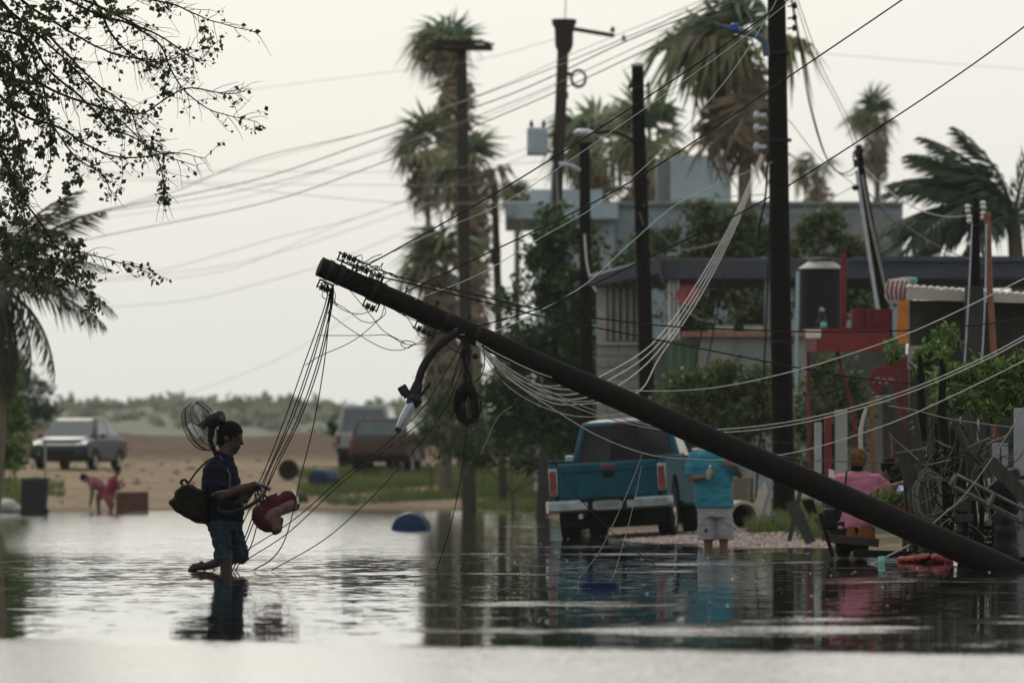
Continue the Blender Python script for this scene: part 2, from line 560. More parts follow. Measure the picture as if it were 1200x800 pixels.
for k in range(900):
    x = random.uniform(-70, 70); y = random.uniform(455, 505)
    i = min(88, max(0, int((x + 160) / 320 * 89))); j = min(38, max(0, int((y - 380) / 180 * 39)))
    r = random.uniform(0.35, 0.8)
    if random.random() < 0.05 and x < -14: r *= 1.7
    q = rng.normal(size=(26, 3)); q /= np.linalg.norm(q, axis=1)[:, None]
    q *= (rng.uniform(0.4, 1, (26, 1)) ** 0.5) * np.array([r * 1.3, r, r * 0.75])
    pts.append(q + np.array([x, y, HP[j, i] + r * 0.3]))
scrub_m = [mat('scrub_a', (0.21, 0.235, 0.17), 0.9, scale=0.3, trans=.35), mat('scrub_b', (0.23, 0.25, 0.185), 0.9, scale=0.3, trans=.35)]  # scrub tones lightened to carry haze in their colour
struct(link('scrub', leaves(np.concatenate(pts), 0.75, scrub_m, 'scrub', aspect=0.8)), 'stuff')

# ------------------------------------------------------------------ damp air after the storm
hz = MB().box((0, 355, 11.5), (900, 790, 27.0))
haze_m = bpy.data.materials.new('haze'); haze_m.use_nodes = True
t = haze_m.node_tree
t.nodes.remove(t.nodes['Principled BSDF'])
pv = t.nodes.new('ShaderNodeVolumePrincipled')
pv.inputs['Color'].default_value = (0.98, 0.98, 0.96, 1)
pv.inputs['Density'].default_value = 0.00013
pv.inputs['Anisotropy'].default_value = 0.0
t.links.new(pv.outputs[0], t.nodes['Material Output'].inputs['Volume'])
ho = obj('haze', hz, haze_m, smooth=False)
struct(ho, 'stuff')
# ------------------------------------------------------------------ shared materials
M_wood = mat('creosoted_wood', (0.0045, 0.0040, 0.0034), 0.85, spec=0.06, scale=10, stretch=(6, 6, 0.6), bump=0.004, bscale=30, col2=(0.012, 0.0100, 0.008))
M_wood2 = mat('weathered_pole', (0.028, 0.024, 0.019), 0.9, spec=0.1, scale=8, stretch=(6, 6, 0.5), bump=0.004, bscale=30, col2=(0.048, 0.040, 0.032))
M_steel = mat('galvanised_steel', (0.30, 0.31, 0.32), 0.5, metallic=0.7, scale=20)
M_dark = mat('black_hardware', (0.009, 0.009, 0.010), 0.6, spec=0.2, scale=30)
M_cable = mat('black_cable', (0.006, 0.006, 0.006), 0.6, spec=0.15, scale=30)
M_wcable = mat('pale_cable', (0.42, 0.415, 0.39), 0.5, scale=12, col2=(0.28, 0.28, 0.26))
M_gcable = mat('weathered_grey_cable', (0.20, 0.20, 0.19), 0.6, scale=12)
M_tcable = mat('green_grey_cable', (0.16, 0.26, 0.23), 0.6, scale=12)
M_ceram = mat('insulator_ceramic', (0.022, 0.017, 0.014), 0.5, spec=.15, scale=10)
M_lampgrey = mat('lamp_housing', (0.36, 0.38, 0.40), 0.45, metallic=0.3, scale=10)
M_lens = mat('lamp_lens', (0.26, 0.30, 0.35), 0.2, scale=8, var=0.15)
M_blueplastic = mat('blue_plastic', (0.006, 0.022, 0.065), 0.5, spec=0.15, scale=5, var=0.35)
M_conc = mat('concrete', (0.27, 0.26, 0.24), 0.9, scale=3, bump=0.004, bscale=20, col2=(0.19, 0.18, 0.17))
M_bluegrey = mat('transformer_paint', (0.33, 0.37, 0.42), 0.5, scale=8)

M_lean = mat('split_old_pole_wood', (0.0035, 0.0032, 0.0028), 0.85, spec=0.08, scale=16, stretch=(.35, 5, 5), bump=0.012, bscale=22, col2=(0.016, 0.0135, 0.011))
for n_ in M_lean.node_tree.nodes:
    if n_.type == 'MAPPING': n_.vector_type = 'TEXTURE'; n_.inputs['Rotation'].default_value = (0, math.atan2(359, 810), 0); n_.inputs['Scale'].default_value = (3.0, .2, .2)
def perp(a, b):
    ax = (b - a).normalized()
    s = ax.cross(Vector((0, 1, 0))).normalized()      # in the picture plane, across the pole
    return ax, s

# ------------------------------------------------------------------ the leaning pole
PB = W(1190, 672, 49.6); PT = W(375, 312, 48.2)
ax, sd_ = perp(PB, PT)
PB0 = PB - ax * 0.9
lp = thing('utility_pole', 'snapped dark wooden utility pole leaning diagonally across the flooded street', 'utility pole', PB)
L = (PT - PB0).length
mb = MB()
rings = [PB0 + ax * (L * i / 24) for i in range(25)]
mb.tube([p + Vector((noise.noise(p * 0.7), 0, noise.noise(p * 0.9 + Vector((9, 0, 0))))) * 0.012 for p in rings], [0.126 - 0.044 * i / 24 + 0.004 * noise.noise(Vector((i * 0.9, 0, 0))) for i in range(25)], 22)
obj('shaft', mb, M_lean, lp)
def on_pole(px):      # axis point of the leaning pole at photo column px
    a = (px - 600) / F
    t_ = (a * PB.y - PB.x) / ((PT.x - PB.x) - a * (PT.y - PB.y))
    return PB + (PT - PB) * t_
upv = sd_ if sd_.z > 0 else -sd_     # points to the upper side of the pole
# steel band at the head
for px in (385, 398, 437, 520, 556):
    p = on_pole(px); mb = MB(); rb0 = 0.082 + (px - 375) / 815 * 0.04
    mb.lathe(p - ax * 0.02, ax, [(0, rb0 - .004), (0, rb0 + .008), (0.035, rb0 + .008), (0.035, rb0 - .004)], 22, cap=False)
    obj('band', mb, M_dark, lp)
def rack(px, side, n, off=0.0, y=0.0):
    """clevis rack with spool insulators bolted to the pole"""
    p = on_pole(px) + upv * side * (0.118 + off) + Vector((0, y, 0))
    mb = MB()
    fr = Matrix((ax, Vector((0, 1, 0)), upv)).transposed()
    mb.box(p - upv * side * 0.025, (0.05 + 0.045 * n, 0.05, 0.014), fr)
    for k in (-1, 1): mb.box(p + ax * k * (0.02 + 0.022 * n) + upv * side * 0.01, (0.012, 0.05, 0.075), fr)
    mb.tube([p + ax * -0.035 * n + upv * side * 0.035, p + ax * 0.035 * n + upv * side * 0.035], 0.007, 6)
    rk = obj('insulator_rack', mb, M_dark, lp, smooth=False)
    for k in range(n):
        mb = MB()
        c = p + ax * (k - (n - 1) / 2) * 0.045 + upv * side * 0.03
        mb.lathe(c - ax * 0.018, ax, [(0, 0.016), (0.004, 0.03), (0.012, 0.03), (0.018, 0.018), (0.024, 0.03), (0.032, 0.03), (0.036, 0.016)], 12)
        obj('insulator', mb, M_ceram, rk)
rack(400, 1, 3, 0.02); rack(389, -1, 2, 0.01, -0.05); rack(442, -1, 2, 0.0, -0.05); rack(437, 1, 1, -0.02); rack(420, 1, 2, -0.02); rack(505, -1, 3, 0.0, -0.08)
# bolts and stubs on top
for px in (395, 408, 413, 428, 438, 441, 470, 505, 507, 543):
    mb = MB(); p = on_pole(px); mb.lathe(p, upv, [(0, 0.007), (0.12, 0.007), (0.12, 0.014), (0.135, 0.014)], 6)
    obj('bolt', mb, M_dark, lp)
# tie wires at the head
mb = MB()
for k in range(16):
    a = on_pole(random.uniform(392, 440)) + upv * random.uniform(0.08, 0.16) - Vector((0, 0.1, 0))
    pts_ = [a]
    for _ in range(4): pts_.append(pts_[-1] + Vector((random.uniform(-0.03, 0.09), random.uniform(-0.04, 0.04), random.uniform(-0.07, 0.05))))
    mb.tube(spline(pts_, 4), 0.004, 4)
for k in range(7):
    a = on_pole(random.uniform(384, 398)) - upv * random.uniform(0.09, 0.17) - Vector((0, 0.1, 0))
    pts_ = [a]
    for _ in range(4): pts_.append(pts_[-1] + Vector((random.uniform(-0.03, 0.05), random.uniform(-0.04, 0.04), random.uniform(-0.09, 0.02))))
    mb.tube(spline(pts_, 4), 0.004, 4)
struct(obj('tie_wire', mb, M_cable, lp), 'stuff')
# street lamp arm hanging from the pole
DL = 48.2
arm = pxline([(538, 388), (523, 398), (507, 413), (495, 432), (489, 452)], DL)
mb = MB(); mb.tube(spline(arm, 6), 0.034, 12)
la = obj('lamp_arm', mb, M_dark, lp)
mb = MB(); mb.lathe(arm[-1] + (arm[-1] - arm[-2]).normalized() * -0.03, arm[-1] - arm[-2], [(0, 0.04), (0.10, 0.055), (0.12, 0.055), (0.17, 0.03), (0.21, 0.028)], 14)
obj('arm_collar', mb, M_dark, la)
a, b = W(489, 462, DL), W(467, 503, DL)
d = (b - a).normalized(); s = d.cross(Vector((0, 1, 0))).normalized()
fr = Matrix((s, Vector((0, 1, 0)), d)).transposed()
mb = MB(); mb.loft([(a + d * 0.0, s * 0.03, Vector((0, 0.05, 0))), (a + d * 0.05, s * 0.046, Vector((0, 0.09, 0))), (a + d * 0.22, s * 0.046, Vector((0, 0.11, 0))), (b - d * 0.02, s * 0.034, Vector((0, 0.09, 0))), (b + d * 0.012, s * 0.012, Vector((0, 0.03, 0)))], 16)
lh = obj('lamp_head', mb, M_lens, lp)
mb = MB(); mb.loft([(a - d * 0.01, s * 0.034, Vector((0, 0.06, 0))), (a + d * 0.04, s * 0.072, Vector((0, 0.1, 0))), (a + d * 0.11, s * 0.05, Vector((0, 0.09, 0)))], 14)
mb.tube([a + s * 0.03, a + s * 0.03 + W(510, 452, DL) - W(498, 468, DL)], 0.013, 6)
obj('clamp', mb, M_dark, lh)
mb = MB(); mb.lathe(a + d * 0.06 - s * 0.06, -s * 0.8 - d * 0.5, [(0, 0.03), (0.03, 0.03), (0.03, 0.042), (0.10, 0.042), (0.11, 0.036)], 14)
obj('photocell', mb, M_dark, lh)
mb = MB(); mb.box(b + d * 0.005, (0.05, 0.16, 0.04), fr)
obj('end_cap', mb, M_dark, lh, bevel=0.01)
mb = MB(); mb.tube(spline(pxline([(490, 460), (494, 463), (497, 457), (492, 455)], DL - 0.1), 5), 0.004, 5); obj('lamp_lead', mb, M_cable, lh)

# ------------------------------------------------------------------ standing poles
def pole(label, pts, D, w0, w1, m=M_wood2, bury=True):
    """pts: photo points top -> bottom; w in px at that distance (top, bottom)"""
    P = [W(x, y, D) for x, y in pts]
    if bury:
        g = gz(P[-1].x, D) - 0.4
        dirn = (P[-1] - P[-2]).normalized()
        if P[-1].z > g: P.append(P[-1] + dirn * ((P[-1].z - g) / max(0.2, -dirn.z)))
    e = thing('utility_pole', label, 'utility pole', (P[-1].x, P[-1].y, P[-1].z + 0.4), 'standing utility poles')
    Q = spline(P, 5); n = len(Q)
    k = D / F / 2
    mb = MB(); mb.tube(Q, [(w0 + (w1 - w0) * i / (n - 1)) * k for i in range(n)], 18)
    obj('shaft', mb, m, e)
    return e
def ins(e, p, r=0.05, h=0.14):
    mb = MB(); mb.lathe(p, (0, 0, 1), [(0, r * .5), (h * .2, r), (h * .35, r * .6), (h * .5, r), (h * .7, r * .6), (h, r * .4)], 10)
    obj('insulator', mb, M_ceram, e)

DA = 82.0
pa = pole('thick dark pole rising out of the top of the picture behind the people', [(908, -160), (910, 0), (914, 300), (919, 606)], DA, 19, 29, M_wood)
mb = MB(); mb.tube(spline(pxline([(898, 66), (896, 50), (884, 41), (868, 37)], DA - 0.25), 6), 0.05, 12); M_armblue = mat('dark_blue_arm', (.05, .075, .11), .6, scale=6); ar = obj('lamp_arm', mb, M_armblue, pa)
mb = MB(); mb.lathe(W(870, 38, DA - 0.25), W(836, 27, DA - 0.25) - W(870, 38, DA - 0.25), [(0, 0.045), (0.15, 0.05), (0.3, 0.02), (0.42, 0.012)], 10); obj('lamp_head', mb, M_armblue, pa)
mb = MB(); mb.lathe(W(861, 36, DA - 0.3), (0, 0, 1), [(0, 0.055), (0.09, 0.06), (0.10, 0.04)], 12); obj('photocell', mb, mat('photocell_blue', (0.02, 0.06, 0.3), 0.4), pa)
for y in (135, 150, 172):
    mb = MB(); p = W(893, y, DA - 0.2); mb.box(p, (0.12, 0.1, 0.05)); mb.lathe(p + Vector((-0.08, 0, -0.06)), (0, 0, 1), [(0, 0.03), (0.05, 0.05), (0.12, 0.03)], 10); obj('bracket', mb, M_lampgrey, pa, smooth=False)
for y in (8, 22, 34):
    mb = MB(); p = W(923, y, DA - 0.1); mb.tube([p, p + Vector((0.11, 0, 0.02))], 0.015, 6); mb.lathe(p + Vector((0.1, 0, -0.03)), (0, 0, 1), [(0, 0.03), (0.05, 0.04), (0.09, 0.02)], 8); obj('step_bolt', mb, M_dark, pa)
for y in (64, 166, 402, 520):
    p = W(912 + (y - 64) * 0.012, y, DA); mb = MB(); mb.lathe(p, (0, 0, 1), [(0, 0.165), (0, 0.178), (0.04, 0.178), (0.04, 0.165)], 18, cap=False); obj('band', mb, M_dark, pa)

DB = 96.0
pb = pole('bare dark pole with a rounded top, its upper half clear against the sky', [(747, 76), (750, 200), (756, 380), (759, 520)], DB, 14, 21, M_wood)
mb = MB(); mb.ell(W(747, 77, DB), (0.11, 0.11, 0.06)); obj('pole_cap', mb, M_steel, pb)
mb = MB(); mb.tube(spline(pxline([(743, 166), (730, 158), (715, 154), (693, 156)], DB - 0.15), 6), 0.03, 10); obj('lamp_arm', mb, M_dark, pb)
mb = MB(); c = W(684, 156, DB - 0.15); mb.loft([(c + Vector((0.17, 0, -0.01)), (0, 0.06, 0), (0, 0, 0.04)), (c + Vector((0.08, 0, 0)), (0, 0.12, 0), (0, 0, 0.07)), (c + Vector((-0.1, 0, 0.01)), (0, 0.13, 0), (0, 0, 0.06)), (c + Vector((-0.17, 0, 0)), (0, 0.05, 0), (0, 0, 0.025))], 14); obj('lamp_head', mb, M_lampgrey, pb)
for y, dx in ((103, -8), (102, 9), (150, -9), (215, 9)):
    mb = MB(); p = W(748, y, DB - 0.1); mb.tube([p, p + Vector((dx * 0.018, 0, 0.02))], 0.015, 6); mb.ell(p + Vector((dx * 0.018, 0, 0.03)), (0.03, 0.03, 0.05)); obj('pin_bracket', mb, M_dark, pb)

DC = 110.0
pc = pole('short dark pole below the white street lamp', [(685, 166), (686, 300), (688, 520)], DC, 12, 18, M_wood)
mb = MB(); mb.tube(spline(pxline([(680, 200), (668, 194), (655, 192)], DC - 0.1), 5), 0.04, 8); obj('lamp_arm', mb, M_bluegrey, pc)
mb = MB(); mb.box(W(686, 168, DC), (0.3, 0.3, 0.07)); obj('pole_cap', mb, M_dark, pc, bevel=0.02)

DD = 120.0
pd = pole('tall leaning pole carrying a crossarm and a grey transformer box', [(661, 24), (656, 150), (647, 330), (638, 556)], DD, 13, 17)
mb = MB(); mb.lathe(W(661, 62, DD), (0, 0, 1), [(0, 0.13), (0.15, 0.19), (0.5, 0.2), (0.62, 0.26), (0.70, 0.26), (0.70, 0.1)], 14); obj('pole_head', mb, M_wood2, pd)
mb = MB(); mb.tube(pxline([(665, 33), (720, 42)], DD), 0.045, 8); xa = obj('crossarm', mb, M_wood2, pd)
for x, y in ((668, 30), (718, 38), (731, 48)): ins(pd, W(x, y, DD), 0.06, 0.12)
mb = MB(); mb.tube(pxline([(662, 26), (663, 0)], DD), 0.01, 5); obj('antenna', mb, M_dark, pd)
mb = MB(); c = W(630, 166, DD - 0.1); mb.box(c, (0.45, 0.4, 0.58)); tr = obj('transformer', mb, M_bluegrey, pd, bevel=0.04)
for k in (-1, 1):
    mb = MB(); mb.lathe(c + Vector((k * 0.13, 0, 0.29)), (0, 0, 1), [(0, 0.05), (0.04, 0.03), (0.08, 0.05), (0.12, 0.03), (0.16, 0.02)], 8); obj('bushing', mb, M_ceram, tr)
for k in (-1, 0, 1):
    mb = MB(); mb.box(c + Vector((k * 0.13, -0.215, -0.02)), (0.03, 0.03, 0.46)); obj('cooling_fin', mb, M_bluegrey, tr, smooth=False)
mb = MB(); mb.tube(pxline([(640, 160), (655, 156)], DD), 0.03, 6); obj('hanger', mb, M_dark, pd)
mb = MB(); mb.tube(pxline([(640, 178), (655, 178)], DD), 0.03, 6); obj('hanger', mb, M_dark, pd)
mb = MB(); p0 = W(678, 92, DD)
for k in range(5):
    mb.tube([p0 + Vector((math.cos(a_) * (0.13 + 0.01 * k), 0.02 * k, math.sin(a_) * (0.15 + 0.012 * k))) for a_ in np.linspace(0, 6.28, 22)], 0.008, 4)
obj('wire_loop', mb, M_cable, pd)
mb = MB(); mb.tube(pxline([(662, 86), (672, 88)], DD), 0.05, 6); obj('bracket', mb, M_wood2, pd)
mb = MB(); mb.tube(pxline([(661, 112), (666, 112)], DD), 0.08, 6); obj('bracket', mb, M_wood2, pd)

DE = 134.0
pe = pole('pole topped by a wide ragged platform in front of the shaggy palms', [(541, 52), (544, 300), (549, 556)], DE, 12, 19)
c = W(541, 53, DE); mb = MB()
for k in range(40):
    a = Vector((random.uniform(-0.7, 0.7), random.uniform(-0.4, 0.4), random.uniform(-0.14, 0.14) * 1.0)); b = a + Vector((random.uniform(-0.5, 0.5), random.uniform(-0.2, 0.2), random.uniform(-0.07, 0.07)))
    b.x = max(-0.75, min(0.75, b.x)); mb.tube([c + a, c + b], random.uniform(0.015, 0.04), 5)
mb.box(c + Vector((0, 0, -0.06)), (1.42, 0.5, 0.12)); mb.box(c + Vector((-0.25, 0, 0.08)), (0.8, 0.4, 0.1))
obj('platform', mb, M_wood2, pe, smooth=False)
pf = pole('thin bare pole between the shaggy palms and the leaning pole', [(579, 212), (583, 330), (588, 520)], 140.0, 8, 11)
mb = MB(); mb.box(W(581, 300, 139.8), (0.25, 0.2, 0.4)); obj('junction_box', mb, M_dark, pf, bevel=0.02)

DG = 92.0
pg = pole('slim leaning service post with grey conduits behind the red stall', [(1006, 170), (1012, 215), (1036, 355), (1044, 420)], DG, 7, 13, M_wood)
mb = MB(); mb.tube(pxline([(1004, 200), (1014, 270), (1033, 390)], DG - 0.1), 0.03, 8); obj('conduit', mb, M_lampgrey, pg)
mb = MB(); mb.tube(pxline([(1010, 205), (1020, 260), (1040, 350)], DG - 0.08), 0.022, 8); obj('conduit', mb, M_gcable, pg)
for x, y in ((1004, 185), (1003, 196), (1009, 180)): ins(pg, W(x, y, DG - 0.12), 0.05, 0.13)
mb = MB(); mb.tube(spline(pxline([(1004, 175), (1000, 180), (1001, 190), (1006, 196)], DG - 0.15), 5), 0.014, 6); obj('bracket', mb, M_dark, pg)
mb = MB(); mb.ell(W(1003, 220, DG - 0.1), (0.07, 0.05, 0.05)); obj('splice_case', mb, M_dark, pg)
# ------------------------------------------------------------------ palms
M_trunk = mat('palm_trunk', (0.12, 0.095, 0.07), 0.95, scale=4, stretch=(1, 1, 6), bump=0.01, bscale=12)
M_frond = [mat('palm_green_a', (0.135, 0.165, 0.075), 0.6, scale=2, trans=0.3), mat('palm_green_b', (0.185, 0.19, 0.09), 0.6, scale=2, trans=0.3), mat('palm_green_c', (0.095, 0.15, 0.08), 0.6, scale=2, trans=0.3)]  # greens lightened, haze over the distant crowns put into the colour
M_dead = [mat('palm_dead_a', (0.21, 0.165, 0.11), 0.9, scale=2, trans=0.15), mat('palm_dead_b', (0.15, 0.118, 0.085), 0.9, scale=2, trans=0.15)]  # browns lightened for the same painted haze

def fan_frond_mesh(m, L, rough, seed):
    """palmate frond along +X: petiole then a torn fan of folded blades"""
    r = random.Random(seed); mb = MB()
    pl = L * 0.42
    mb.tube([(0, 0, 0), (pl * .5, 0, 0.05 * L), (pl, 0, 0.03 * L)], [0.02 * L, 0.014 * L, 0.012 * L], 4)
    n = 23
    for i in range(n):
        a = R(-115 + 230 * i / (n - 1)) + r.uniform(-.06, .06) * (1 + rough)
        ll = L * (0.66 - 0.16 * abs(a) / 2) * r.uniform(1 - .45 * rough, 1.1)
        if r.random() < 0.12 * rough: continue
        d = Vector((math.cos(a), math.sin(a), 0)); s = Vector((-math.sin(a), math.cos(a), 0))
        p0 = Vector((pl, 0, 0.03 * L)); w = L * 0.036
        cup = 0.25 * abs(math.sin(a)) * L * .3
        mid = p0 + d * ll * 0.55 + Vector((0, 0, cup - 0.02 * L)); tip = p0 + d * ll + Vector((0, 0, cup - L * r.uniform(0.15, 0.62)))
        fold = Vector((0, 0, w * 0.5))
        mb.add([p0, mid - s * w, mid + fold, mid + s * w, tip, ], [(0, 1, 2), (0, 2, 3), (2, 1, 4), (3, 2, 4)])
    return mesh_from('frond', mb, m, smooth=False)

def feather_frond_mesh(m, L, droop, seed, wl=0.019):
    """pinnate frond along +X arching down, leaflets hanging from both sides"""
    r = random.Random(seed); mb = MB()
    N = 42; rach = []
    for i in range(N + 1):
        t = i / N
        rach.append(Vector((L * (t - 0.12 * droop * t * t), 0, L * (0.16 * t - droop * t * t * 0.62))))
    mb.tube(rach[::3], [0.022 * L * (1 - 0.8 * i / (N / 3)) + 0.002 for i in range(len(rach[::3]))], 4)
    for i in range(3, N + 1):
        t = i / N
        ll = L * 0.27 * (math.sin(math.pi * (0.12 + 0.83 * t)) ** 0.7) * r.uniform(0.75, 1.1)
        tan = (rach[i] - rach[i - 1]).normalized()
        for sgn in (-1, 1):
            if r.random() < 0.05: continue
            d = (tan * 0.55 + Vector((0, sgn * r.uniform(0.45, 0.8), r.uniform(-0.55, -0.1)))).normalized()
            p0 = rach[i]; w = L * wl
            wv = tan * w
            mid = p0 + d * ll * 0.5; tip = p0 + d * ll * 0.95 + Vector((0, 0, -ll * r.uniform(0.25, 0.5)))
            mb.add([p0, mid - wv, mid + wv, tip], [(0, 1, 2), (1, 3, 2)])
    return mesh_from('frond', mb, m, smooth=False)

def frame_from(d, roll):
    d = d.normalized(); up = Vector((0, 0, 1))
    if abs(d.z) > 0.98: up = Vector((0, 1, 0))
    y = up.cross(d).normalized(); z = d.cross(y)
    return Matrix((d, y, z)).transposed().to_4x4() @ Matrix.Rotation(roll, 4, 'X')

def trunk_obj(pts, r0, r1, parent, m=None, n=10):
    Q = spline(pts, 5); k = len(Q); mb = MB()
    mb.tube(Q, [r0 + (r1 - r0) * i / (k - 1) + (0.008 if i % 2 else 0) for i in range(k)], n)
    return obj('trunk', mb, m or M_trunk, parent)

def fan_palm(label, crown_px, base_px, D, Rf, nf, wind=(-0.5, 0, 0.0), skirt=0, skirt_len=2.0, r=0.16, seed=1, dead_frac=0.2):
    c = W(*crown_px, D); bx = (base_px - 600) * D / F; base = Vector((bx, D, gz(bx, D) - 0.2))
    e = thing('palm_tree', label, 'palm tree', (base.x, base.y, base.z + 0.2), 'fan palms behind the houses')
    mid = base.lerp(c, 0.5) + Vector(((c.x - base.x) * 0.15, 0, 0))
    trunk_obj([base, mid, c], r * 1.25, r * 0.85, e)
    rr = random.Random(seed)
    gm = [fan_frond_mesh(M_frond[k % 3], Rf, 0.7, seed * 10 + k) for k in range(3)]
    dm = [fan_frond_mesh(M_dead[k % 2], Rf * 0.95, 1.3, seed * 10 + 5 + k) for k in range(2)]
    inv = e.matrix_basis.inverted(); wv = Vector(wind)
    for i in range(nf):
        a = i * 2.39996 + rr.uniform(-.3, .3); el = R(70 - 115 * (i / nf) + rr.uniform(-12, 12))
        d = Vector((math.cos(a) * math.cos(el), math.sin(a) * math.cos(el), math.sin(el))) + wv * rr.uniform(0.6, 1.3)
        dead = (i / nf) > 1 - dead_frac - 0.08 or rr.random() < 0.10
        o = bpy.data.objects.new('dead_frond' if dead else 'frond', dm[i % 2] if dead else gm[i % 3]); COL.objects.link(o)
        o.parent = e
        o.matrix_basis = inv @ Matrix.Translation(c + Vector((0, 0, rr.uniform(-.15, .1)))) @ frame_from(d, rr.uniform(-.5, .5)) @ Matrix.Scale(rr.uniform(0.6, 1.15), 4)
    for i in range(skirt):
        t = i / max(1, skirt - 1); a = i * 2.39996 + rr.uniform(-.4, .4)
        p = c + Vector((0, 0, -0.25 - t * skirt_len))
        ax_ = (base - c).normalized(); p = c + ax_ * (0.25 + t * skirt_len)
        d = Vector((math.cos(a) * 0.5, math.sin(a) * 0.5, -1.0)) + wv * 0.25
        o = bpy.data.objects.new('dead_frond', dm[i % 2]); COL.objects.link(o); o.parent = e
        o.matrix_basis = inv @ Matrix.Translation(p) @ frame_from(d, rr.uniform(-.8, .8)) @ Matrix.Scale(rr.uniform(0.65, 1.0), 4)
    return e

def feather_palm(label, crown_px, base_px, D, Lf, dirs, seed=1, r=0.16, mats=None, droop=1.0, wl=0.019):
    c = W(*crown_px, D); bx = (base_px - 600) * D / F; base = Vector((bx, D, gz(bx, D) - 0.2))
    e = thing('palm_tree', label, 'palm tree', (base.x, base.y, base.z + 0.2), 'feather palms')
    trunk_obj([base, base.lerp(c, .5) + Vector((0.1, 0, 0)), c], r * 1.3, r * 0.8, e)
    rr = random.Random(seed); inv = e.matrix_basis.inverted(); mats = mats or M_frond
    ms = [feather_frond_mesh(mats[k % len(mats)], Lf, droop * (0.75 + 0.25 * k), seed * 10 + k, wl) for k in range(3)]
    for i, (az, el, sc) in enumerate(dirs):
        d = Vector((math.cos(R(az)) * math.cos(R(el)), math.sin(R(az)) * math.cos(R(el)), math.sin(R(el))))
        o = bpy.data.objects.new('frond', ms[i % 3]); COL.objects.link(o); o.parent = e
        o.matrix_basis = inv @ Matrix.Translation(c) @ frame_from(d, rr.uniform(-.4, .4)) @ Matrix.Scale(sc, 4)
    return e

fan_palm('tallest shaggy palm, its crown right above the pole platform', (535, 66), 556, 172, 1.85, 24, (-0.8, 0.1, 0.1), 34, 3.6, 0.15, 3, 0.35)
fan_palm('slender palm with loose green fronds left of the platform pole', (499, 176), 520, 168, 1.5, 20, (-0.5, 0, -0.3), 9, 0.6, 0.09, 4, 0.25)
fan_palm('green-topped palm right behind the platform pole at mid height', (556, 200), 562, 160, 1.5, 24, (-0.45, 0, 0), 30, 3.4, 0.14, 5, 0.2)
fan_palm('low palm with a huge brown skirt of dead fronds behind the lamp', (520, 312), 522, 150, 1.55, 22, (-0.6, 0, 0.1), 46, 2.7, 0.16, 6, 0.25)
fan_palm('palm crown seen between the crossarm pole and the rounded pole', (700, 176), 700, 150, 1.75, 20, (-0.6, 0, 0), 6, 0.5, 0.12, 7, 0.1)
fan_palm('palm with drooping fronds just right of the rounded pole', (762, 170), 768, 146, 1.75, 22, (-0.4, 0, -0.2), 16, 1.0, 0.15, 8, 0.15)
fan_palm('large windblown palm behind the lamp arm of the thick pole', (874, 62), 868, 128, 2.35, 28, (-0.85, 0, -0.25), 18, 1.1, 0.16, 9, 0.3)
fan_palm('small distant palm standing alone right of the thick pole', (1028, 142), 1030, 185, 1.25, 20, (-0.5, 0, 0.1), 15, 1.0, 0.11, 10, 0.15)
fan_palm('ragged half-bare palm between the thick pole and the service post', (958, 200), 960, 180, 1.3, 9, (-0.5, 0, -0.3), 6, 0.5, 0.09, 11, 0.2)
fan_palm('small palm crown peeking over the left end of the grey building', (606, 232), 606, 190, 1.0, 18, (-0.3, 0, 0), 4, 0.4, 0.10, 12, 0.2)
feather_palm('broad feather palm bent by the wind above the right-hand roofs', (1188, 262), 1198, 112, 2.55,
             [(180, 62, 1.0), (170, 40, 1.05), (185, 22, 1.1), (200, 5, 1.0), (160, 48, 1.0), (215, 30, 0.95), (190, 75, 0.9), (150, 20, 0.9), (240, 10, 0.9), (175, 52, 1.0), (120, 50, 0.8), (280, 20, 0.8), (60, 45, 0.8), (20, 20, 0.8), (330, 30, 0.8), (195, 35, 1.05), (205, 55, 0.95), (178, 10, 0.95), (0, 80, 0.9), (340, 5, 0.7), (182, -15, 0.85), (168, 0, 0.9), (183, 45, 1.0), (176, 30, 1.05), (192, 15, 1.0), (165, 58, 1.0), (188, 66, 0.95), (172, 18, 1.0), (198, 44, 0.9)], 21, 0.17, [mat('right_palm_a', (.032, .055, .028), .6, trans=.2), mat('right_palm_b', (.045, .068, .03), .6, trans=.2)])
M_lp = [mat('left_palm_a', (0.044, 0.046, 0.026), 0.7, scale=2, trans=0.25), mat('left_palm_b', (0.066, 0.055, 0.034), 0.8, scale=2, trans=0.2)]
feather_palm('dark drooping feather palm at the left edge of the street', (-6, 335), -22, 88, 2.0,
             [(0, 50, 1.05), (8, 72, 1.0), (-8, 18, 1.0), (5, -5, 0.95), (-15, -30, 0.9), (30, 40, 0.9), (-40, 10, 0.9), (60, 20, 0.9), (150, 30, 0.9), (200, 20, 0.9), (270, 10, 0.8), (90, 70, 0.9), (-20, 60, 0.95), (15, -45, 0.8), (-60, -50, 0.9), (20, -65, 0.9), (-10, -75, 0.85), (40, -60, 0.8), (-30, -68, 0.9)], 22, 0.17, M_lp, 0.9, 0.011)

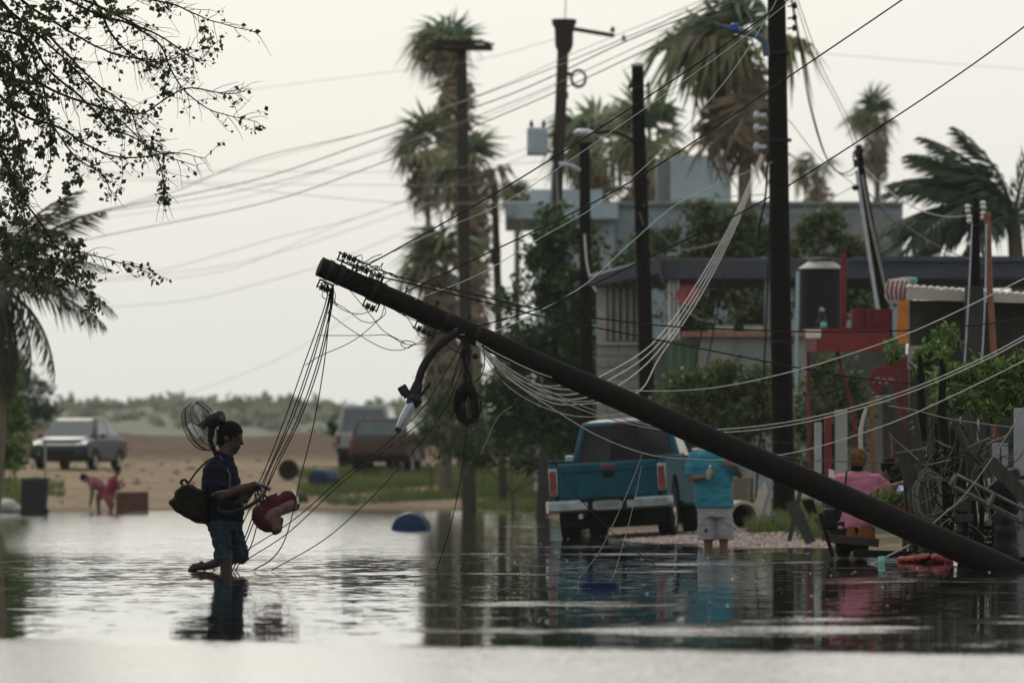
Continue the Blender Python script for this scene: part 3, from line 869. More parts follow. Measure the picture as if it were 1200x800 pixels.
# ------------------------------------------------------------------ bushes and trees of small leaves
M_leafA = [mat('leaf_dark', (0.034, 0.066, 0.022), 0.55, scale=3, trans=0.25), mat('leaf_mid', (0.060, 0.110, 0.030), 0.55, scale=3, trans=0.3), mat('leaf_deep', (0.024, 0.045, 0.020), 0.6, scale=3, trans=0.2)]
M_leafB = [mat('leaf_bright', (0.11, 0.18, 0.035), 0.5, scale=3, trans=0.35), mat('leaf_fresh', (0.075, 0.14, 0.03), 0.5, scale=3, trans=0.35), mat('leaf_dull', (0.045, 0.085, 0.025), 0.5, scale=3, trans=0.3)]  # three greens mixed at random over the leaves
M_leafC = [mat('leaf_olive', (0.105, 0.12, 0.040), 0.6, scale=3, trans=0.3), mat('leaf_olive_dark', (0.045, 0.055, 0.025), 0.6, scale=3, trans=0.25), mat('leaf_green', (0.060, 0.12, 0.036), 0.6, scale=3, trans=0.25)]
M_bark = mat('bark', (0.07, 0.055, 0.042), 0.95, scale=8, stretch=(3, 3, 0.6), bump=0.01, bscale=15)

def blob_pts(c, rad, n, sub=14, spread=0.34):
    """points in many small clumps filling an ellipsoid"""
    c = np.array(c); rad = np.array(rad, float)
    q = rng.normal(size=(sub, 3)); q /= np.linalg.norm(q, axis=1)[:, None]
    q *= (rng.uniform(0.15, 1.0, (sub, 1)) ** 0.45)
    k = rng.integers(0, sub, n)
    p = q[k] + rng.normal(size=(n, 3)) * spread * rng.uniform(0.3, 0.8, (sub, 1))[k]
    return c + p * rad

def bush(name, label, cat, D, blobs, n, leaf, mats, trunk_px=None, depth=0.7, group=None, sub=14):
    """blobs: (px, py, rx px, ry px) at distance D"""
    k = D / F
    bx = (trunk_px if trunk_px is not None else blobs[0][0]); g = on_ground(bx, D)
    e = thing(name, label, cat, g, group)
    tot = sum(b[2] * b[3] for b in blobs); P = []
    ctr = []
    for px, py, rx, ry in blobs:
        c = W(px, py, D + random.uniform(-.3, .3)); ctr.append(c)
        P.append(blob_pts(c, (rx * k, max(0.3, min(rx, ry) * k * depth), ry * k), max(30, int(n * rx * ry / tot)), sub))
    P = np.concatenate(P)
    P = P[P[:, 2] > ground_z(P[:, 0], P[:, 1]) + 0.01]
    me = leaves(P, leaf, mats, 'crown'); me.transform(Matrix.Translation(-g))
    link('crown', me, e)
    r0 = max(0.02, 0.035 * max(b[3] for b in blobs) * k)
    low = min(c.z for c in ctr)
    fork = Vector((g.x, g.y, max(g.z + 0.15, g.z + 0.4 * (low - g.z))))
    trunk_obj([g - Vector((0, 0, .2)), (g + fork) / 2 + Vector((r0, 0, 0)), fork], r0 * 1.3, r0, e, M_bark, 8)
    for c in ctr:
        mb = MB(); mid = fork.lerp(c, .5) + Vector((random.uniform(-.1, .1), 0, 0.1)); pts_ = spline([fork, mid, c], 4)
        mb.tube(pts_, [r0 * 0.8 * (1 - 0.75 * i / (len(pts_) - 1)) for i in range(len(pts_))], 6); obj('limb', mb, M_bark, e)
    return e

bush('tree', 'dense dark green tree behind the crossarm pole and the blue truck', 'tree', 112, [(660, 300, 52, 55), (640, 380, 55, 60), (690, 390, 60, 75), (625, 455, 50, 55), (690, 480, 65, 55), (600, 480, 35, 50), (735, 330, 30, 40)], 17000, 0.16, M_leafA, 668)
bush('tree', 'leafy tree rising in front of the grey tower between poles', 'tree', 122, [(835, 262, 32, 26), (845, 300, 45, 35), (818, 290, 25, 30), (880, 275, 25, 30), (770, 300, 40, 30)], 6500, 0.16, M_leafC, 842)
bush('bush', 'green creeper hanging over the grey wall right of the thick pole', 'bush', 118, [(965, 262, 22, 22), (985, 290, 30, 20), (940, 285, 18, 22), (1010, 296, 22, 14)], 2400, 0.14, M_leafC, 970)
bush('bush', 'wide bush growing right behind the blue truck cab', 'bush', 88, [(840, 450, 45, 32), (800, 470, 40, 35), (870, 480, 45, 40), (830, 505, 60, 35), (900, 460, 30, 30), (780, 510, 30, 30)], 9000, 0.11, M_leafC, 835)
bush('bush', 'yellow-green bush below the red stall front', 'bush', 84, [(975, 450, 32, 32), (950, 480, 30, 40), (990, 490, 30, 40), (960, 520, 40, 35)], 5500, 0.10, M_leafC, 968)
bush('bush', 'shadowy undergrowth at the foot of the platform pole', 'bush', 128, [(600, 530, 45, 30), (560, 520, 40, 35), (650, 530, 50, 32), (525, 500, 30, 45), (690, 540, 45, 25)], 6000, 0.13, M_leafA, 600)
bush('bush', 'bright green bush above the debris at the right edge', 'bush', 57.5, [(1125, 440, 26, 18), (1160, 445, 34, 24), (1190, 445, 25, 28), (1140, 470, 35, 20), (1180, 475, 30, 20), (1218, 450, 30, 30), (1105, 462, 12, 14)], 5200, 0.085, M_leafB, 1160)
bush('bush', 'small bright sprig beside the pale shack corner', 'bush', 60, [(1112, 392, 14, 11), (1100, 412, 14, 14), (1085, 425, 16, 16), (1096, 440, 12, 14), (1048, 410, 9, 14)], 1300, 0.08, M_leafB, 1092)
bush('bush', 'glossy dark green shrub at the left bank beside the bin', 'bush', 126, [(0, 450, 26, 40), (8, 490, 30, 30), (0, 530, 34, 28), (-30, 480, 40, 60), (-60, 520, 40, 50), (26, 506, 14, 18)], 6000, 0.13, M_leafB, -10)
bush('tree', 'feathery grey-green tree behind the dark car', 'tree', 195, [(25, 455, 28, 30), (45, 470, 26, 22), (0, 440, 30, 35), (52, 486, 18, 14), (10, 490, 40, 25)], 5000, 0.16, [mat('needle_a', (0.05, 0.085, 0.05), .7, trans=.2), mat('needle_b', (0.07, 0.10, 0.06), .7, trans=.2)], 20)
bush('bush', 'low dry bush right of the two parked trucks', 'bush', 152, [(505, 515, 28, 16), (530, 510, 22, 20), (480, 520, 16, 12)], 1500, 0.14, [M_leafC[1], M_dead[1]], 505)
bush('tree', 'green trees seen through the open porch under the dark roof', 'tree', 107, [(840, 345, 45, 28), (890, 350, 45, 30), (810, 365, 30, 25), (860, 380, 60, 25), (1020, 345, 40, 28), (960, 350, 40, 28), (1060, 335, 30, 16)], 7000, 0.14, M_leafC, 880)
bush('bush', 'tuft of dark leaves at the end of the sand berm', 'bush', 176, [(395, 500, 14, 12), (404, 515, 12, 14)], 700, 0.14, M_leafA, 398)

# ------------------------------------------------------------------ grass (stuff)
def grass(name, areas, n, h, mats):
    """areas: (px0, px1, D0, D1, weight)"""
    P = []; wt = sum(a[4] for a in areas)
    for x0, x1, d0, d1, w in areas:
        k = int(n * w / wt)
        D = rng.uniform(d0, d1, k); px = rng.uniform(x0, x1, k); X = (px - 600) * D / F
        z = ground_z(X, D)
        dens = np.array([noise.noise(Vector((a * 0.6, b * 0.35, 0.5))) for a, b in zip(X, D)]) - 0.75 * np.clip(np.abs((px - (x0 + x1) / 2) / ((x1 - x0) / 2)) - 0.45, 0, 1) - 0.6 * np.clip(np.abs((D - (d0 + d1) / 2) / ((d1 - d0) / 2)) - 0.5, 0, 1) + rng.normal(size=k) * 0.08
        ok = (z > 0.015) & (dens > -0.22)
        P.append(np.stack([X, D, z - 0.02], -1)[ok])
    P = np.concatenate(P); m = len(P)
    hh = h * rng.uniform(0.4, 1.3, m); an = rng.uniform(0, 2 * np.pi, m); w = 0.012 + 0.01 * rng.random(m)
    lean = rng.normal(size=(m, 2)) * 0.35 * hh[:, None]
    dx = np.cos(an) * w; dy = np.sin(an) * w
    v = np.stack([P + np.stack([-dx, -dy, 0 * w], -1), P + np.stack([dx, dy, 0 * w], -1), P + np.stack([lean[:, 0], lean[:, 1], hh], -1)], 1).reshape(-1, 3)
    me = bpy.data.meshes.new(name); me.from_pydata(v.tolist(), [], np.arange(m * 3).reshape(m, 3).tolist())
    for q in mats: me.materials.append(q)
    me.polygons.foreach_set('material_index', rng.integers(0, len(mats), m).astype(np.int32)); me.update()
    return struct(link(name, me), 'stuff')
M_grass = [mat('grass_a', (0.10, 0.145, 0.035), .7, trans=.3), mat('grass_b', (0.07, 0.11, 0.03), .7, trans=.3), mat('grass_c', (0.13, 0.13, 0.05), .8, trans=.2)]
grass('grass', [(-100, 75, 122, 152, 2.4), (350, 690, 146, 168, 6.0), (545, 665, 118, 150, 2.4), (880, 1000, 70, 86, 2.2), (780, 960, 84, 100, 1.2), (640, 800, 88, 130, 1.2)], 95000, 0.26, M_grass)
# ------------------------------------------------------------------ buildings
M_wallgrey = mat('grey_blue_render', (0.25, 0.305, 0.34), 0.9, scale=0.7, col2=(0.17, 0.205, 0.23), bump=0.004, bscale=8)
M_walllight = mat('pale_render', (0.33, 0.39, 0.43), 0.9, scale=0.7, col2=(0.24, 0.29, 0.32), bump=0.004, bscale=8)
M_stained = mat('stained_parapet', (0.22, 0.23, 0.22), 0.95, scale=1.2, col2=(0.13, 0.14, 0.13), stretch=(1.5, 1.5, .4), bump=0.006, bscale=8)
M_darkroof = mat('dark_roof_edge', (0.035, 0.040, 0.055), 0.8, scale=2, col2=(0.055, 0.058, 0.07))
M_block = [mat('block_a', (0.23, 0.215, 0.19), .95, scale=5, bump=.006), mat('block_b', (0.195, 0.18, 0.16), .95, scale=5, bump=.006), mat('block_c', (0.26, 0.24, 0.21), .95, scale=5, bump=.006)]
M_mortar = mat('mortar', (0.13, 0.12, 0.105), .95, scale=6)
M_green = mat('green_paint', (0.085, 0.14, 0.075), .8, scale=2.5, col2=(0.06, 0.09, 0.055))
M_white = mat('white_paint', (0.58, 0.58, 0.56), .7, scale=3, col2=(0.45, 0.45, 0.43))
M_red = mat('red_paint', (0.20, 0.018, 0.020), .55, scale=3, col2=(0.12, 0.014, 0.016))
M_redd = mat('dull_red_paint', (0.115, 0.014, 0.016), .65, scale=3, var=.35)
M_glassd = mat('dark_opening', (0.02, 0.021, 0.022), .3, scale=2)
M_rust = mat('rusty_steel', (0.13, 0.052, 0.030), .85, scale=7, col2=(0.22, 0.10, 0.07), bump=.003)
M_shackwall = mat('shack_wall', (0.050, 0.048, 0.043), .95, scale=1.6, col2=(0.022, 0.021, 0.019), bump=.006, bscale=9)
M_sheet = mat('corrugated_sheet', (0.40, 0.38, 0.33), .7, scale=2.5, col2=(0.27, 0.25, 0.21))
M_black = mat('black_plastic', (0.006, 0.007, 0.009), .6, scale=4, spec=.12)

def slab(mb, x0, x1, y0, y1, D, depth):
    """box whose front face spans photo pixels at distance D and runs back by depth"""
    a, b = W(x0, y1, D), W(x1, y0, D)
    mb.box(((a.x + b.x) / 2, D + depth / 2, (a.z + b.z) / 2), (abs(b.x - a.x), depth, abs(b.z - a.z)))
    return mb
def part(name, parent, m, x0, x1, y0, y1, D, depth, bevel=0.0):
    return obj(name, slab(MB(), x0, x1, y0, y1, D, depth), m, parent, smooth=False, bevel=bevel)

# grey house on the rise behind
DH = 140.0
gb = on_ground(820, DH)
h1 = thing('house', 'long grey-blue flat-roofed house with a square roof tower behind the palms', 'house', gb)
part('wall', h1, M_wallgrey, 722, 1058, 241, 575, DH, 6.0)
part('wall', h1, M_walllight, 628, 721, 240, 575, DH - 0.6, 6.0)
tw = part('tower', h1, M_walllight, 786, 857, 182, 240.6, DH + 0.5, 2.2)
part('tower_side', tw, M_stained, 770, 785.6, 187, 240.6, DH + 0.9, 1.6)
rf = part('roof', h1, M_walllight, 592, 724, 236, 257, DH - 1.6, 6.6, 0.03)
part('parapet', rf, M_walllight, 622, 706, 222, 235.8, DH - 0.9, 4.0)
part('roof_edge', rf, M_wallgrey, 592, 604, 238, 253, DH - 1.68, 0.06)
part('roof', h1, M_stained, 722, 1059, 236, 240.6, DH - 0.15, 6.4, 0.02)
part('wall_panel', h1, M_stained, 926, 1054, 250, 296, DH - 0.05, 0.04)
for x in (760, 905):
    wn = part('window', h1, M_glassd, x, x + 34, 268, 296, DH - 0.04, 0.05)
    part('window_sill', wn, M_walllight, x - 2, x + 36, 296.3, 299, DH - 0.16, 0.16)

# long dark roof in front
DR = 100.0
h2 = thing('house', 'low block house with a long dark flat roof and a green front column', 'house', on_ground(740, DR))
rs = part('roof', h2, M_darkroof, 768, 1280, 303, 327, DR, 5.0, 0.02)
obj('roof_overhang', MB().hexa([W(690, 336, DR + 1.2), W(775, 320, DR - .2), W(775, 320, DR + 4), W(690, 332, DR + 4)], [W(690, 325, DR + 1.2), W(775, 300, DR - .2), W(775, 300, DR + 4), W(690, 322, DR + 4)]), M_darkroof, rs, smooth=False)
part('roof_edge', rs, mat('blue_edge', (0.045, 0.055, 0.09), .8, scale=3), 1000, 1262, 300, 306, DR - 0.08, 0.05)
# block wall at the left end
wb = part('wall', h2, M_mortar, 699, 764, 335, 545, DR + 1.3, 0.18)
k = DR / F
bw, bh = 0.40, 0.20
a0 = W(699, 335, DR + 1.3); b0 = W(764, 545, DR + 1.3)
blk = [mesh_from('block', MB().box((0, 0, 0), (bw - .015, 0.05, bh - .015)), M_block[i], False) for i in range(3)]
hblk = mesh_from('block', MB().box((0, 0, 0), (bw / 2 - .012, 0.05, bh - .015)), M_block[0], False)
inv = h2.matrix_basis.inverted()
rows = int((W(0, 404, DR + 1.3).z - W(0, 500, DR + 1.3).z) / bh)
z = W(0, 404, DR + 1.3).z
for r_ in range(rows):
    x = a0.x + (bw / 2 if r_ % 2 else 0)
    def put(me, xx):
        o = bpy.data.objects.new('block', me); COL.objects.link(o); o.parent = wb
        o.location = inv @ Vector((xx, DR + 1.29 + random.uniform(-.004, .004), z - bh / 2))
    if r_ % 2: put(hblk, a0.x + bw / 4)
    while x + bw <= b0.x + 0.01:
        put(random.choice(blk), x + bw / 2); x += bw
    if x + bw / 2 <= b0.x + .01: put(hblk, x + bw / 4)
    z -= bh
wn = part('window', h2, M_glassd, 712, 752, 337, 400, DR + 1.24, 0.05)
for i in range(5):
    part('window_slat', wn, M_block[1], 713 + i * 8, 717.5 + i * 8, 338, 399, DR + 1.19, 0.04)
part('plaster_strip', h2, M_block[2], 699, 711, 337, 402, DR + 1.24, 0.05)
part('window_sill', h2, M_block[2], 699, 764, 400.5, 404, DR + 1.18, 0.12)
part('column', h2, M_white, 783, 796, 324, 398, DR + 0.2, 0.2)
for i in range(2): part('column_rib', h2, M_mortar, 786.5 + i * 5, 788 + i * 5, 325, 397, DR + 0.17, 0.03)
gp = part('door_panel', h2, M_green, 782, 818, 400, 520, DR + 0.2, 0.15)
for i in range(3): part('door_rib', gp, M_green, 784 + i * 10, 788 + i * 10, 401, 519, DR + 0.16, 0.04)
part('wall', h2, M_stained, 818.5, 945, 395, 560, DR + 0.1, 0.2)
part('wall_coping', h2, mat('pinkish_coping', (0.23, 0.13, 0.10), .9, scale=4), 798, 946, 388, 394.6, DR - 0.02, 0.36)
for x in (838, 872): part('coping_block', h2, M_block[2], x, x + 22, 381, 387.6, DR + 0.05, 0.2)
part('back_wall', h2, M_stained, 764.5, 1062, 398, 560, DR + 4.0, 0.2)
part('post', h2, M_stained, 896, 902, 327.3, 388, DR + 0.1, 0.1)

# satellite dish
sdh = thing('satellite_dish', 'round red satellite dish beside the white column', 'dish', W(805, 360, DR - .4))
mb = MB(); c = W(806, 346, DR - 0.5); axd = Vector((-0.1, -0.9, 0.35))
mb.lathe(c, axd, [(-0.035, 0.01), (-0.028, 0.09), (-0.01, 0.16), (0.012, 0.20), (0.02, 0.20), (0.0, 0.155), (-0.018, 0.09), (-0.025, 0.01)], 24); obj('reflector', mb, mat('dish_red', (0.16, 0.022, 0.026), .5, scale=5), sdh)
mb = MB(); mb.tube([c + Vector((0, 0, -.19)), c + Vector((0, -.16, -.08)), c + Vector((-.02, -.2, .05))], .01, 6); obj('feed_arm', mb, M_dark, sdh)
mb = MB(); mb.tube([c, c + Vector((0, .12, -.05)), W(806, 388, DR - 0.1)], .018, 8); obj('mast', mb, M_dark, sdh)

# roof water tank
DT = 88.0
wt = thing('water_tank', 'black water tank with a conical lid on the stall roof', 'water tank', W(962, 388, DT))
mb = MB(); b = W(962, 388, DT); z1 = W(0, 316, DT).z - b.z; r_ = 27 * DT / F
mb.lathe(b, (0, 0, 1), [(0, r_)] + [(z1 * i / 8 + dz, r_ - (.012 if dz else 0)) for i in range(1, 8) for dz in (0, .02)] + [(z1, r_)], 28); obj('tank_wall', mb, M_black, wt)
mb = MB(); mb.lathe(b + Vector((0, 0, z1)), (0, 0, 1), [(0, r_), (0.015, r_ * 1.02), (0.13, r_ * .52)], 28); obj('tank_shoulder', mb, mat('pale_tank_top', (0.20, 0.20, 0.19), .6, scale=5), wt)
mb = MB(); mb.lathe(b + Vector((0, 0, z1 + .12)), (0, 0, 1), [(0, r_ * .53), (0.03, r_ * .56), (0.05, r_ * .5), (0.07, r_ * .1)], 24); obj('tank_lid', mb, M_black, wt)
mb = MB(); mb.tube(pxline([(935, 318), (934, 380), (932, 500)], DT - .3), .03, 8); obj('fill_pipe', mb, M_walllight, wt)
orn = thing('potted_ornament', 'small dark planter with a turquoise spot before the black tank', 'planter', W(963, 387, DT - .65))
c = W(963, 387, DT - .65)
mb = MB(); mb.lathe(c, (0, 0, 1), [(0, .06), (.06, .09), (.12, .1), (.16, .07), (.22, .05), (.28, .045)], 14); obj('pot', mb, M_dark, orn)
mb = MB(); mb.ell(c + Vector((.02, -.1, .07)), (.055, .03, .06)); obj('turquoise_spot', mb, mat('turquoise', (.08, .35, .36), .5), orn)
mb = MB(); mb.ell(c + Vector((0, 0, .31)), (.045, .045, .045)); obj('pale_knob', mb, M_conc, orn)

# red stall
DS = 80.0
st = thing('food_stall', 'dark red stall with a wide red counter front on thin legs', 'stall', on_ground(1000, DS))
part('counter_front', st, M_red, 957, 1043, 387, 412, DS, 0.06)
obj('counter_end', MB().hexa([W(944, 412, DS + 1.0), W(956.6, 412, DS), W(956.6, 412, DS + .06), W(945, 412, DS + 1.0)], [W(944, 388, DS + 1.0), W(956.6, 387, DS), W(956.6, 387, DS + .06), W(945, 388, DS + 1.0)]), M_redd, st, smooth=False)
part('counter_trim', st, M_white, 944, 962, 386, 396, DS - 0.01, 0.008)
part('counter_top', st, M_redd, 944, 1043, 384, 386.6, DS + .02, 1.0)
part('crate_front', st, M_redd, 999, 1014, 361, 383.6, DS + .1, 0.4)
part('cabinet', st, M_redd, 1015, 1046, 362, 383.6, DS + .05, 0.5)
for i in range(3): part('cabinet_rib', st, M_red, 1016 + i * 11, 1018 + i * 11, 363, 383, DS + .02, 0.03)
for pts_ in ([(981, 412), (990, 445), (1000, 482), (1004, 560)], [(1040, 412), (1042, 500), (1043, 580)], [(947, 412), (948, 480), (949, 580)]):
    mb = MB(); mb.tube(pxline(pts_, DS + .2), .03, 6); obj('leg', mb, M_redd, st)
part('side_panel', st, M_redd, 1046, 1070, 415, 560, DS + .25, 0.04)
part('red_post', st, M_redd, 985, 992, 296, 383.6, DS + .6, 0.08)
ds = thing('round_sign', 'round dark red sign with faded white marks below the stall', 'sign', W(1035, 470, DS - .3))
c = W(1036, 446, DS - .35)
mb = MB(); mb.lathe(c, (0, 1, 0), [(0, .205), (.006, .212), (.03, .212)], 30); obj('disc', mb, M_redd, ds)
mb = MB(); mb.tube(spline([c + Vector((x_, -.006, z_)) for x_, z_ in ((-.15, -.03), (-.08, .05), (-.06, -.04), (0, .03), (.03, -.05), (.08, .03), (.15, -.01))], 5), .012, 4); obj('mark', mb, mat('faded_white', (.28, .17, .17), .7), ds)
mb = MB(); mb.tube([c + Vector((0, .04, -.15)), W(1037, 575, DS - .25)], .025, 8); obj('post', mb, M_dark, ds)

# things hanging by the post
sk = thing('striped_sack', 'red and white striped sack hung on the service post', 'sack', W(1049, 352, DS - .2))
c = W(1050, 340, DS - .2)
mb = MB(); mb.loft([(c + Vector((.02, 0, -.19)), (.12, 0, 0), (0, .08, 0)), (c + Vector((0, 0, -.1)), (.16, 0, 0), (0, .11, 0)), (c + Vector((.02, 0, .08)), (.17, 0, 0.01), (0, .11, 0)), (c + Vector((.05, 0, .17)), (.16, 0, .02), (0, .05, 0))], 16); obj('cloth', mb, mat('sack_white', (.42, .38, .36), .9, scale=6), sk)
for i in range(5):
    mb = MB(); x = -.14 + .065 * i; mb.loft([(c + Vector((x * .8 + .01, -.1, -.14)), (.014, 0, 0), (0, .012, 0)), (c + Vector((x, -.112, -.02)), (.016, 0, 0), (0, .012, 0)), (c + Vector((x + .03, -.1, .13)), (.014, 0, 0), (0, .012, 0))], 8); obj('stripe', mb, M_red, sk)
tb = thing('plastic_tub', 'pale tub with a blue rim beside the striped sack', 'tub', W(1063, 345, DS))
c = W(1064, 346, DS); mb = MB(); mb.lathe(c, (0, 0, 1), [(0, .10), (.05, .12), (.22, .13)], 18); obj('tub_wall', mb, M_conc, tb)
mb = MB(); mb.lathe(c + Vector((0, 0, .2)), (0, 0, 1), [(0, .135), (.04, .135), (.05, .1)], 18); obj('rim', mb, mat('rim_blue', (.12, .3, .4), .5), tb)
om = obj('orange_sheet', MB().loft([(W(1060, 403, DS - .3), (.10, 0, 0), (0, .012, 0)), (W(1060, 390, DS - .25), (.115, .02, 0), (0, .02, 0)), (W(1061, 365, DS - .3), (.105, -.02, 0), (0, .014, 0)), (W(1062, 348, DS - .28), (.10, 0, 0), (0, .01, 0))], 14), mat('orange_plastic', (.46, .17, .02), .6, scale=6, col2=(.30, .09, .015)))
tag(om, 'orange plastic sheet hanging at the corner of the pale-roofed shack', 'sheet')

# shack at the right
DK = 74.0
s2 = thing('shack', 'dark shack with a pale corrugated roof edge at the right', 'shack', on_ground(1130, DK))
part('wall', s2, M_shackwall, 1066, 1300, 352, 560, DK + .6, 0.2)
part('wall_patch', s2, M_conc, 1064, 1090, 405, 432, DK + .5, 0.06)
for i in range(20):
    x = 1062 + i * 8.4; y = 332 + i * 0.55
    mb = MB(); a, b = W(x, y + 4, DK), W(x, y + 2, DK + 3.5); wv = Vector((7.6 * DK / F, 0, 0)); up = Vector((0, 0, .014))
    mb.add([a, a + wv * .5 + up, a + wv, b, b + wv * .5 + up, b + wv, a - up * .6, a + wv - up * .6, b - up * .6, b + wv - up * .6], [(0, 1, 4, 3), (1, 2, 5, 4), (6, 7, 2, 1, 0), (6, 8, 9, 7), (0, 3, 8, 6), (2, 7, 9, 5), (3, 4, 5, 9, 8)])
    obj('roof_sheet', mb, M_sheet, s2, smooth=False)
obj('fascia', MB().hexa([W(1062, 351, DK - .05), W(1235, 356, DK - .05), W(1235, 356, DK - .01), W(1062, 351, DK - .01)], [W(1062, 337, DK - .05), W(1235, 347, DK - .05), W(1235, 347, DK - .01), W(1062, 337, DK - .01)]), M_sheet, s2, smooth=False)
part('pillar', s2, M_shackwall, 1132, 1153, 335, 560, DK - .3, 0.24)
# meter post and rusty pipe
ph = thing('meter_post', 'dark service mast with white insulators on the shack pillar', 'mast', W(1143, 335, DK - .2))
mb = MB(); mb.tube(pxline([(1144, 234), (1143, 290), (1143, 335.3)], DK - .18), [.03, .06, .065], 12); obj('shaft', mb, M_wood, ph)
for x, y in ((1134, 250), (1152, 258), (1136, 262), (1152, 246)):
    mb = MB(); p = W(x, y, DK - .25); mb.lathe(p, (0, 0, 1), [(0, .02), (.03, .045), (.06, .025), (.09, .045), (.12, .02)], 10); obj('insulator', mb, M_white, ph)
for y in (243, 262): part('cross_bar', ph, M_dark, 1133, 1154, y, y + 4, DK - .24, .03)
mb = MB(); mb.tube(spline(pxline([(1139, 262), (1136, 330), (1132, 400), (1127, 470), (1123, 520)], DK - .45), 4), .012, 6); obj('conduit', mb, M_bluegrey, ph)
rp = thing('rusty_pipe', 'rusty red steel pipe standing right of the shack pillar', 'pipe', W(1164, 470, DK - .5))
mb = MB(); mb.tube(pxline([(1157, 254), (1160, 340), (1165, 420), (1166, 560)], DK - .5), .042, 12); obj('pipe', mb, M_rust, rp)
mb = MB(); mb.lathe(W(1157, 256, DK - .5), (0, 0, 1), [(0, .05), (.06, .05), (.08, .03)], 12); obj('cap', mb, M_rust, rp)
mb = MB(); mb.tube(spline(pxline([(1156, 262), (1155, 330), (1152, 400), (1147, 470), (1146, 520)], DK - .6), 4), .012, 6); obj('conduit', mb, M_bluegrey, rp)
# ------------------------------------------------------------------ vehicles (built in their own frame: x right, y forward, z up, then placed)
def vehicle(name, label, cat, loc, yaw, roll=0.0, pitch=0.0, group=None):
    e = thing(name, label, cat, loc, group)
    e.rotation_euler = (R(pitch), R(roll), R(yaw))
    return e
M_tyre = mat('tyre_rubber', (0.010, 0.010, 0.010), .85, scale=12, spec=.15)
M_rim = mat('wheel_steel', (0.34, 0.34, 0.33), .4, metallic=.7, scale=10)
M_glass = mat('car_glass', (0.010, 0.013, 0.016), .08, scale=2, spec=.5)
M_chrome = mat('worn_chrome', (0.24, 0.27, 0.29), .3, metallic=.85, scale=7, col2=(0.12, 0.13, 0.135))
M_under = mat('underbody_and_shade', (0.008, 0.008, 0.008), .95, scale=6, spec=.1)
M_redlens = mat('red_lens', (0.17, 0.008, 0.010), .22, scale=6, col2=(0.10, 0.006, 0.008))
M_trim = mat('black_trim', (0.007, 0.007, 0.008), .6, scale=6, spec=.12)

def wheel(e, x, y, r, w, sgn):
    mb = MB(); mb.lathe((x - w / 2, y, r), (1, 0, 0), [(0, r * .62), (0, r * .9), (.03, r * .985), (w * .3, r), (w * .7, r), (w - .03, r * .985), (w, r * .9), (w, r * .62)], 28, cap=False)
    ty = obj('wheel', mb, M_tyre, e, world=False)
    mb = MB(); mb.lathe((x + sgn * w * .42, y, r), (sgn, 0, 0), [(-.12, r * .62), (0, r * .64), (.01, r * .6), (-.03, r * .45), (-.02, r * .22), (.02, r * .18), (.03, r * .05)], 22)
    obj('rim', mb, M_rim, ty, world=False)
    mb = MB()
    for k in range(5):
        a = 2 * math.pi * k / 5; mb.lathe((x + sgn * (w * .42 - .01), y + math.cos(a) * r * .35, r + math.sin(a) * r * .35), (sgn, 0, 0), [(0, .03), (.012, .028)], 8)
    struct(obj('hub_hole', mb, M_under, ty, world=False), 'stuff')

def prof(e, name, poly, w, m, x0=0.0, bevel=.05):
    """side outline (y, z) pulled out to width w"""
    mb = MB(); mb.prism(poly, (x0, 0, 0), (0, 1, 0), (0, 0, 1), (w, 0, 0))
    return obj(name, mb, m, e, world=False, bevel=bevel)
def quad(e, name, pts, m, th=.006):
    a, b, c, d = [Vector(p) for p in pts]
    n = (b - a).cross(d - a).normalized() * th
    mb = MB(); mb.hexa([a, b, c, d], [a + n, b + n, c + n, d + n])
    return obj(name, mb, m, e, world=False, smooth=False)

# ---- blue pickup, seen from behind
M_teal = mat('faded_teal_paint', (0.002, 0.066, 0.096), .6, scale=3.5, col2=(0.002, 0.034, 0.052), spec=.13)
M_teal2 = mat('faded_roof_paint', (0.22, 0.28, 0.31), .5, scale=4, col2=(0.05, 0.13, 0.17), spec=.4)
DTk = 74.6
tk = vehicle('pickup_truck', 'blue pickup truck with chrome rear bumper standing at the water edge', 'pickup truck', Vector(((716 - 600) * DTk / F, DTk, -0.02)), -8.0, -3.2)
tk.scale = (0.90, 1.0, 1.0)
hw = 0.86
# bed: outer sides, floor
for sgn in (-1, 1):
    mb = MB(); mb.prism([(0.0, .50), (0.0, .97), (.04, 1.05), (1.98, 1.08), (1.98, .48), (1.55, .46), (1.46, .68), (1.25, .80), (1.0, .82), (.76, .78), (.58, .66), (.50, .46)], (sgn * (hw - .05), 0, 0), (0, 1, 0), (0, 0, 1), (.10, 0, 0))
    obj('bed_side', mb, M_teal, tk, world=False, bevel=.02)
    mb = MB(); mb.box((sgn * (hw - .05), 1.0, 1.075), (.13, 1.96, .035)); obj('bed_rail', mb, M_teal, tk, world=False, bevel=.012)
    mb = MB(); mb.lathe((sgn * (hw - .2), 1.0, .42), (sgn, 0, 0), [(0, .40), (.16, .42)], 22); obj('wheel_arch', mb, M_under, tk, world=False)
mb = MB(); mb.box((0, 1.0, .60), (1.5, 1.92, .05)); obj('bed_floor', mb, M_under, tk, world=False, smooth=False)
mb = MB(); mb.box((0, 1.95, .80), (1.5, .05, .5)); obj('bed_front', mb, M_teal, tk, world=False, smooth=False)
